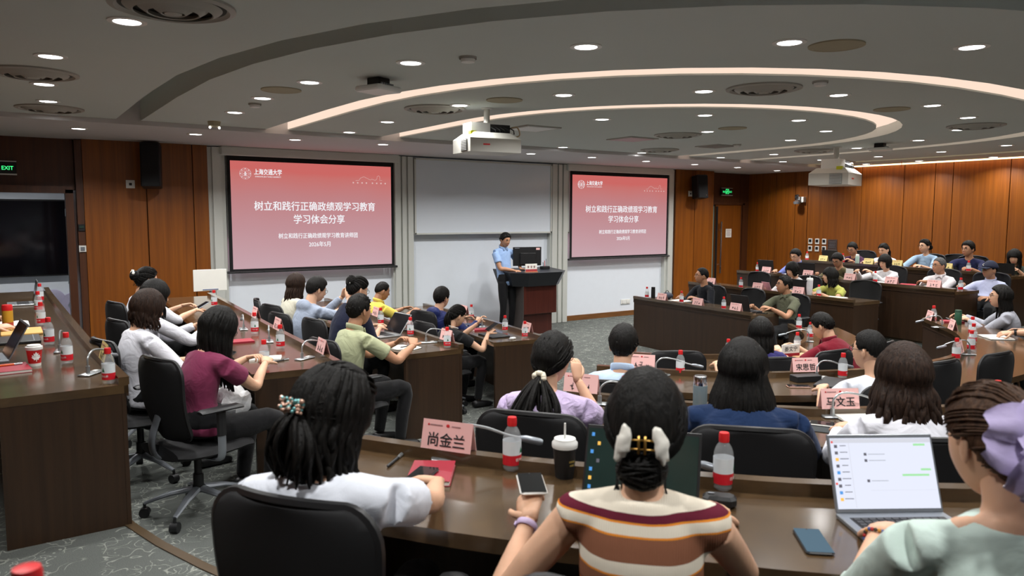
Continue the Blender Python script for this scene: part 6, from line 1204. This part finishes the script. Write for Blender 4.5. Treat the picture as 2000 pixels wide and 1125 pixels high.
person('woman with long black hair in a grey long-sleeved top, looking at the screens', (5.97, -7.86, 1.225), 122, .15, grey_l, h_long(HAIRK, .34, 25, 80, .0, .004, .014, 74, 'pull'), back=.14, s=.98, hands=(W(5.98, -7.35, .95), W(6.22, -7.32, .95)), sleeve='long', male=False, vox=.014, facev=True, glass=True, hpitch=4, chair_label='black chair of the woman in grey at the curved desk')
person('person at the picture edge whose bare arm with a black watch rests on a notebook', (5.47, -8.68, 1.29), 122, .15, cloth('beige tee', srgb(190, 170, 150), .3), h_male(HAIRK, 'male', .02, 26), back=.12, s=1.0, hands=(W(5.16, -8.30, .965), W(5.42, -8.30, .965)), vox=.016, facev=True, reach=.53, hand_f=((-.5, .7, -.1), (-.5, .8, 0)))
t = thing('wrist_watch', 'black wrist watch on the bare arm at the picture edge', 'watch'); wear(t, 0); b = MB(); b.tube([(.029*math.cos(2*PI*i/18), .029*math.sin(2*PI*i/18), 0) for i in range(18)], (.003, .010), 6, side=(0, 0, 1), closed=True) if False else b.lathe([(.0285, -.010), (.0305, -.009), (.0305, .009), (.0285, .010)], 20, cap=False); b.build('strap', BLACK, t, True); b = MB(); b.lathe([(.001, .028), (.018, .028), (.018, .036), (.001, .037)], 14); o = b.build('watch_case', BLACK, t); o.rotation_euler = (-PI/2, 0, 0)
# left wing, row 3 (desk of the maroon woman)
maroon = cloth('maroon cotton', srgb(122, 48, 78), .35)
person('woman with long black hair in a maroon T-shirt, hands clasped over the desk', (-1.80, -6.87, 1.395), 18, .3, maroon, h_long(HAIRK, .34, 31, 90, -.02, .004, .015, 50, 'long', .024), back=.2, s=1.0, hands=(W(-1.36, -6.40, 1.13), W(-1.40, -6.66, 1.13)), hpitch=-26, male=False, vox=.012, facev='down', glass=True, chair_label='black chair with grey armrest post under the maroon T-shirt woman', hand_f=((.4, -.7, .2), (.4, .8, .2)), curl=.9)
person('woman with a dark bob in white beside the maroon T-shirt woman, with a phone', (-2.06, -6.02, 1.445), 14, .3, whiteb, h_bob(HAIRB, .12, 32), back=.12, s=.97, hands=(W(-1.52, -6.0, 1.06), W(-1.5, -6.2, 1.06)), sleeve='half', hpitch=-16, male=False, vox=.014, facev='down', chair_label='black chair behind the bobbed woman in white', hand_f=((.8, -.3, 0), (.8, .3, 0)))
held_phone(1, 14, 'dark phone held by the bobbed woman in white')
person('woman with thick black hair in a white long-sleeved blouse, holding up a phone', (-1.86, -5.03, 1.43), 14, .3, whiteb, h_long(HAIRK, .16, 33, 70, -.01, .006, .016, 56, 'bang', .028, 1.08), back=.12, s=.97, hands=(W(-1.36, -4.92, 1.16), W(-1.36, -5.08, 1.16)), sleeve='long', hpitch=-10, male=False, vox=.014, facev=True, chair_label='black chair behind the woman with thick black hair')
held_phone(1, 14, 'phone held by the woman with thick black hair', GREYM)
person('woman with black hair in a white claw clip, farthest by the wood panels', (-1.72, -3.7, 1.455), 14, .3, whiteb, h_bun(HAIRK, 34, (0, -.105, .03), (.055, .045, .05), claw_clip(PAPER, .035, -.035, .02, .8), 10), back=.12, s=.97, hands=(W(-1.26, -3.6, 1.18), W(-1.26, -3.8, 1.15)), sleeve='half', hpitch=-10, male=False, vox=.015, facev=True, chair_label='black chair of the woman with the white claw clip')
held_phone(1, 14, 'phone held by the woman with the white claw clip', GREYM)
# left wing, row 2
sage = cloth('sage polo cotton', srgb(168, 172, 138), .45); hoodie = cloth('grey fleece', srgb(150, 160, 178), .5); navyd = cloth('dark navy cotton', srgb(26, 30, 50), .35)
person('man in a sage green polo shirt with clasped hands before an open notebook', (-.50, -5.92, 1.315), 10, .15, sage, h_male(HAIRK, 'male', .018, 41, 110), back=.16, s=1.02, hands=(W(.04, -5.83, 1.0), W(.02, -6.0, 1.0)), hyaw=8, vox=.012, facev=True, collar=True, skin=1, chair_label='black chair under the sage polo man, grey star base showing', hand_f=((.35, -.6, .5), (.35, .7, .5)), curl=.9)
person('woman in dark navy with black hair pinned up by a white claw clip', (-.02, -4.74, 1.36), 8, .15, navyd, h_bun(HAIRK, 42, (0, -.09, .06), (.05, .04, .06), claw_clip(PAPER, .03, -.03, .0, .8), 10, .0), back=.30, s=1.0, hands=(W(.24, -4.55, .97), W(.20, -4.75, .97)), hpitch=-18, sleeve='half', male=False, vox=.014, facev='down', glass=True, chair_label='black chair between the hooded grey man and the sage polo man')
person('man in a grey hooded sweatshirt, chin on his hands', (-.22, -4.15, 1.32), 10, .15, hoodie, h_male(HAIRK, 'male', .026, 43), back=.24, s=1.0, hands=(W(.12, -4.0, 1.22), W(.10, -4.2, 1.22)), hpitch=-16, sleeve='long', vox=.014, facev=True, glass=True, hood=True, chair_label='black chair behind the grey hooded man', hand_f=((.2, -.3, .8), (.2, .3, .8)), curl=.9)
person('woman with long dark brown hair in a cream top beside the grey hooded man', (-.12, -3.22, 1.30), 12, .15, cream_b, h_long(HAIRB, .24, 44, 70, .03, .008, .015, 60), back=.14, s=.97, hands=(W(.3, -3.15, 1.0), W(.3, -3.4, 1.0)), sleeve='half', male=False, vox=.015, facev=True, chair_label=None)
chair(-.25, -2.95, .15, math.radians(-14), 'empty black chair seen edge-on against the white wall'); chair(-.28, -3.45, .15, math.radians(12), 'black chair of the long-haired woman in cream')
# left wing, row 1
yellow = cloth('yellow polo cotton', srgb(226, 204, 92), .4); bluej = cloth('royal blue shell', srgb(30, 40, 92), .45, 12, .5); blackt = cloth('black tee', (.010, .010, .011), .3)
person('man with cropped hair in a yellow polo shirt, head lowered, near the white column', (1.27, -2.45, 1.085), 0, 0, yellow, h_male(HAIRK, 'crew', .010, 51, 0), back=.14, s=1.0, hands=(W(1.66, -2.3, .82), W(1.66, -2.6, .82)), hpitch=-16, vox=.015, facev='down', collar=True, skin=1, chair_label=None)
person('man in a royal blue hooded jacket seen from behind, before the white wall', (1.46, -3.72, 1.10), 12, 0, bluej, h_male(HAIRK, 'male', .026, 52), back=.12, s=1.0, hands=(W(1.85, -3.6, .82), W(1.85, -3.9, .82)), hyaw=10, sleeve='long', vox=.015, facev=True, hood=True, chair_label='black chair behind the royal blue jacket man')
def pearls(o, M, Nk, S, s, loc):
    b = MB()
    for i in range(26): a = 2*PI*i/26; b.ell(Nk+Vector((.066*math.cos(a), .014+.06*math.sin(a), .012-.02*math.sin(a))), .0062, 6, 5)
    b.build('pearl_necklace', WHITEP, o)
person('woman in black with a ponytail and pearl necklace, bent over her phone', (1.17, -4.58, 1.0), 4, 0, blackt, h_tail(HAIRK, .22, 53, (0, -.118, .02), 34, .006, None, .03), back=.24, s=.96, hands=(W(1.52, -4.45, .88), W(1.48, -4.72, .80)), hpitch=-24, male=False, vox=.014, facev='down', glass=True, chair_label='black chair with grey arm posts under the woman in black', hand_f=((.5, 0, .7), (.6, .2, .4)), extra=pearls, curl=.8)
held_phone(1, 4, 'dark phone held by the woman in black')
# left wing, row 4 (picture edge)
person('person cut by the picture edge at the doorway desk, only hair and hand showing', (-3.28, -4.6, 1.58), 5, .45, navyd, h_male(HAIRK, 'male', .022, 55), back=.12, s=1.0, hands=(W(-2.82, -4.2, 1.24), W(-2.92, -4.9, 1.24)), vox=.017, facev=True)
chair(-3.4, -6.9, .45, math.radians(10), 'black chair with grey base at the picture edge by the doorway desk')
# right wing, row 1
darkj = cloth('black hooded jacket', srgb(22, 24, 30), .35); olive = cloth('olive polo cotton', srgb(92, 94, 76), .4)
person('man in a dark hooded jacket and glasses, looking up at the screens', (6.28, -3.42, 1.14), 172, 0, darkj, h_male(HAIRK, 'crew', .014, 61, 0), back=.12, s=1.0, hands=(W(5.95, -3.62, .82), W(5.95, -3.3, .82)), hyaw=-28, hpitch=4, sleeve='long', vox=.016, glass=True, hood=True, skin=1, chair_label='black chair of the dark hooded jacket man')
person('man in an olive polo shirt and glasses at the end of the plain-fronted desk', (6.22, -4.98, 1.12), 178, 0, olive, h_male(HAIRK, 'male', .016, 62), back=.1, s=1.02, hands=(W(5.85, -5.05, .82), W(5.88, -4.72, .82)), hyaw=-32, hpitch=6, vox=.015, glass=True, collar=True, skin=1, chair_label='black chair under the olive polo man')
chair(6.45, -4.1, 0, math.radians(175), 'empty black chair between the hooded jacket man and the olive polo man')
# row 2
ygreen = cloth('yellow-green blouse', srgb(186, 188, 96), .4); wcard = cloth('white cardigan', srgb(216, 214, 216), .35)
person('woman with short black hair and earring in white, behind the black laptop', (7.48, -4.2, 1.235), 178, .15, wcard, h_bob(HAIRK, .05, 63), back=.26, s=.97, hands=(W(7.15, -4.35, .96), W(7.15, -4.0, .96)), hyaw=-10, hpitch=-12, sleeve='half', male=False, vox=.017, facev='down', chair_label='black chair of the short-haired woman in white')
person('woman with shoulder-length black hair in a yellow-green blouse, turned to the screens', (7.45, -4.88, 1.185), 182, .15, ygreen, h_bob(HAIRK, .15, 64), back=.24, s=.97, hands=(W(7.05, -5.0, .95), W(7.05, -4.65, .95)), hyaw=-42, male=False, vox=.016, collar=True)
chair(7.75, -3.2, .15, math.radians(178), 'empty black chair behind the dark hooded jacket man'); chair(7.60, -5.25, .15, math.radians(185), 'empty wide black chair beside the yellow-green blouse woman')
# row 3
bshirt = cloth('blue oxford', srgb(112, 122, 186), .4); ogreen = cloth('olive brown knit', srgb(86, 78, 52), .4); wshirt = cloth('white dress shirt', srgb(214, 208, 210), .4); bstripe = fine_stripe('blue striped shirt', srgb(216, 218, 232), srgb(140, 150, 200), 55)
person('man in a blue shirt bent forward over papers, near the wood corner', (9.0, -3.17, 1.37), 180, .3, bshirt, h_male(HAIRK, 'male', .022, 71), back=.22, s=1.0, hands=(W(8.66, -3.4, 1.1), W(8.66, -3.0, 1.1)), hpitch=-18, sleeve='half', vox=.017, facev='down', glass=True, collar=True)
person('man with lowered head in an olive brown top, behind the yellow-green blouse woman', (8.96, -4.02, 1.335), 184, .3, ogreen, h_male(HAIRK, 'male', .024, 72), back=.22, s=1.0, hands=(W(8.62, -4.2, 1.1), W(8.62, -3.85, 1.1)), hpitch=-26, sleeve='long', vox=.017, facev='down', glass=True, skin=1)
person('woman with short black hair and round glasses in a white cardigan, hands together', (8.95, -4.86, 1.345), 186, .3, wcard, h_bob(HAIRK, .04, 73), back=.12, s=.96, hands=(W(8.5, -4.72, 1.2), W(8.5, -4.62, 1.2)), hyaw=-10, hpitch=-6, sleeve='long', male=False, vox=.017, glass=mat('gold rim', srgb(150, 110, 90), .3, .8), chair_label='black chair of the white cardigan woman')
person('older man with grey cropped hair in a white dress shirt, arms folded on the desk', (8.92, -5.73, 1.335), 190, .3, wshirt, h_male(HAIRG, 'crew', .012, 74, 0), back=.1, s=1.0, hands=(W(8.52, -5.72, 1.1), W(8.52, -5.75, 1.12)), hyaw=-36, hpitch=2, sleeve='long', vox=.016, glass=True, collar=True, skin=1, chair_label='black chair of the older man in white', hand_f=((0, -1, 0), (0, 1, 0)))
def cap_f(o, M, Nk, S, s, loc):
    m = mat('navy cap cotton', srgb(26, 32, 56), .8, bump=.2, bscale=200); b = MB(); D = uv_dirs(28, 20); vs = []
    for j in range(21):
        for i in range(28): d = D[j][i]; p = head_pt(d, True); n = Vector((d[0]/.075, d[1]/.096, d[2]/.118)).normalized(); k_ = sm(.18, .3, d[2]+.1*d[1]*0); vs.append(M @ ((p+n*(k_*.024-(1-k_)*.02))*s))
    b.add(vs, sphere_faces(28, 20)); b.build('cap_crown', m, o, True)
    b = MB(); nu = 10; top = []; bot = []
    for i in range(nu+1):
        a = math.radians(-62+124*i/nu)
        for r_, L_ in ((.1, top), ): pass
        i0 = Vector((math.sin(a)*.088, math.cos(a)*.108, .038)); o0 = Vector((math.sin(a)*.092, .10+.085*math.cos(a*1.1), .022-.012*math.sin(a)**2)); top.append((i0, o0))
    vs = []
    for a_, c_ in top: vs += [M @ (a_*s), M @ (c_*s), M @ ((a_-Vector((0, 0, .006)))*s), M @ ((c_-Vector((0, 0, .006)))*s)]
    fs = []
    for i in range(nu): q = 4*i; fs += [(q, q+1, q+5, q+4), (q+6, q+7, q+3, q+2), (q+1, q+3, q+7, q+5)]
    b.add(vs, fs); b.build('cap_brim', m, o, True); b = MB(); b.tube([M @ (Vector((-.012+.024*math.sin(t_), .118, .072+.010*t_-.02))*s) for t_ in (0, .8, 1.6, 2.4, 3.1)], .003, 5); b.build('cap_emblem', PAPER, o)
person('man in a navy cap and blue striped shirt, leaning back and looking up', (8.90, -6.45, 1.315), 190, .3, bstripe, h_male(HAIRK, 'crew', .010, 75, 30), back=-.04, s=1.0, hands=(W(8.5, -6.6, .95), W(8.5, -6.25, 1.1)), hyaw=-34, hpitch=6, sleeve='long', vox=.016, glass=True, collar=True, skin=1, extra=cap_f, chair_label='black chair of the man in the navy cap')
# row 4
purple = cloth('dark purple red jacket', srgb(62, 30, 60), .4); skyb = cloth('pale blue sweater', srgb(150, 176, 202), .35); navyj = cloth('navy jacket', srgb(34, 38, 72), .4)
person('man in a dark purple jacket with lowered head by the wood wall', (10.5, -3.33, 1.465), 182, .45, purple, h_male(HAIRK, 'male', .022, 81), back=.26, s=1.0, hands=(W(10.25, -3.5, 1.25), W(10.25, -3.15, 1.25)), hpitch=-18, sleeve='long', vox=.018, glass=True, facev='down', skin=1, chair_label='black chair of the dark purple jacket man')
person('woman with a ponytail in a white top by the wood wall', (10.4, -4.0, 1.475), 184, .45, white_t, h_tail(HAIRK, .2, 82, (0, -.118, .0), 26), back=.24, s=.97, hands=(W(10.1, -4.15, 1.25), W(10.1, -3.8, 1.25)), hpitch=-16, hyaw=-8, sleeve='half', male=False, vox=.018, facev='down')
person('woman in a pale blue sweater and glasses, hair tied back, smiling at the screens', (10.42, -4.72, 1.565), 186, .45, skyb, h_bun(HAIRK, 83, (0, -.11, -.02), (.045, .035, .045), None, 8), back=.14, s=.98, hands=(W(9.98, -4.85, 1.25), W(9.98, -4.5, 1.25)), hyaw=-24, sleeve='half', male=False, vox=.017, glass=True, chair_label='black chair of the pale blue sweater woman')
person('man in a navy jacket and glasses, arms on the hindmost desk', (10.36, -5.46, 1.545), 190, .45, navyj, h_male(HAIRK, 'male', .024, 84), back=.14, s=1.05, hands=(W(9.9, -5.7, 1.25), W(9.9, -5.3, 1.25)), hyaw=-22, sleeve='half', vox=.017, glass=True, skin=1, wide=1.12, chair_label='black chair of the navy jacket man')
person('woman with long black hair and bangs reading a black folder at the picture edge', (10.2, -6.22, 1.455), 195, .45, cloth('dark green top', srgb(60, 66, 56), .4), h_long(HAIRK, .26, 85, 60, 0, .002, .014, 52, 'bang'), back=.14, s=.97, hands=(W(9.9, -6.4, 1.28), W(9.88, -6.05, 1.28)), hpitch=-16, male=False, vox=.018, facev='down')
chair(10.75, -5.05, .45, math.radians(188), 'empty black chair between the blue sweater woman and the navy jacket man')
t = thing('ring_binder', 'open black folder with white pages in front of the woman with bangs', 'folder', (9.72, -6.22, 1.2), math.radians(105)); b = MB(); b.add([(-.2, -.02, .0), (0, .05, .0), (0, .1, .18), (-.2, .03, .18), (.2, -.02, 0), (.2, .03, .18), (-.2, -.025, .0), (0, .045, .0), (0, .095, .18), (-.2, .025, .18), (.2, -.025, 0), (.2, .025, .18)], [(0, 1, 2, 3), (1, 4, 5, 2), (9, 8, 7, 6), (8, 11, 10, 7), (3, 2, 8, 9), (2, 5, 11, 8)]); b.build('folder_cover', BLACK, t); b = MB(); b.add([(-.19, -.03, .01), (0, .04, .01), (0, .088, .17), (-.19, .018, .17), (.19, -.03, .01), (.19, .018, .17)], [(0, 1, 2, 3), (1, 4, 5, 2)]); b.build('pages', PAPER, t)
# empty chairs in the middle rows
for x, y, z, a, l in [(1.82, -7.10, 0, 56, 'empty black chair beyond the pale blue shirt man'), (2.30, -8.88, .15, 86, 'empty black chair at the curved desk, beside the wavy-haired woman'), (2.95, -8.94, .15, 88, 'empty black chair at the curved desk, farther from the wavy-haired woman'), (2.85, -7.75, 0, 85, 'empty black chair in front of the dark red polo man'), (1.3, -10.35, .3, 62, 'black chair half hidden behind the brown-haired bow woman')]: chair(x, y, z, math.radians(a), l)
# the speaker
lblue = cloth('light blue shirt', srgb(150, 178, 220), .4)
person('man in a light blue short-sleeved shirt standing at the lectern, looking down', (4.42, -.62, 1.655), -84, 0, lblue, h_male(HAIRK, 'male', .018, 91), back=.04, s=1.02, hands=(W(4.72, -.66, 1.14), W(4.52, -.86, 1.13)), hpitch=-14, hyaw=0, vox=.014, facev='down', collar=True, skin=1, stand=True, hand_f=((.7, -.5, -.1), (.7, -.5, -.1)))
# things held in hands or lying under them
phone(-1.76, -9.44, 1.2195, math.radians(-50), 'phone lying on the red notebook of the white T-shirt woman'); phone(-1.69, -9.965, 1.335, math.radians(-30), 'white-edged phone held up by the striped knit woman', WHITEP)
flat('computer_mouse', 'mouse', -1.10, -10.12, Z4, .7, (.06, .1, .035), BLACK, 'black mouse under the fingers of the striped knit woman', [('wheel', (0, .025, .036), (.008, .018, .004), GREYM)], .015)
t = thing('shopping_bag', 'crumpled white plastic bag on the lap of the maroon T-shirt woman', 'bag', (-1.72, -6.78, .86), .4); b = MB(); b.ell((0, 0, .05), (.14, .11, .10), 20, 14); 
for i, v in enumerate(b.v): p = Vector(v); n_ = noise.noise(p*16)*.035; b.v[i] = tuple(p*(1+n_*8*.9))
autosmooth(b.build('bag_body', mat('white film', srgb(226, 228, 230), .35, bump=.5, bscale=18, bdist=.02), t), 30); b = MB(); b.tube(smooth_path([(-.05, 0, .13), (-.02, .02, .19), (.03, .02, .18), (.05, 0, .12)], 4), (.012, .003), 6); b.build('bag_handle', mat('white film', (1, 1, 1)), t, True)
bottle(-2.863, -10.586, 1.475, 'red bottle cap peeking in at the bottom corner of the picture')
flush()
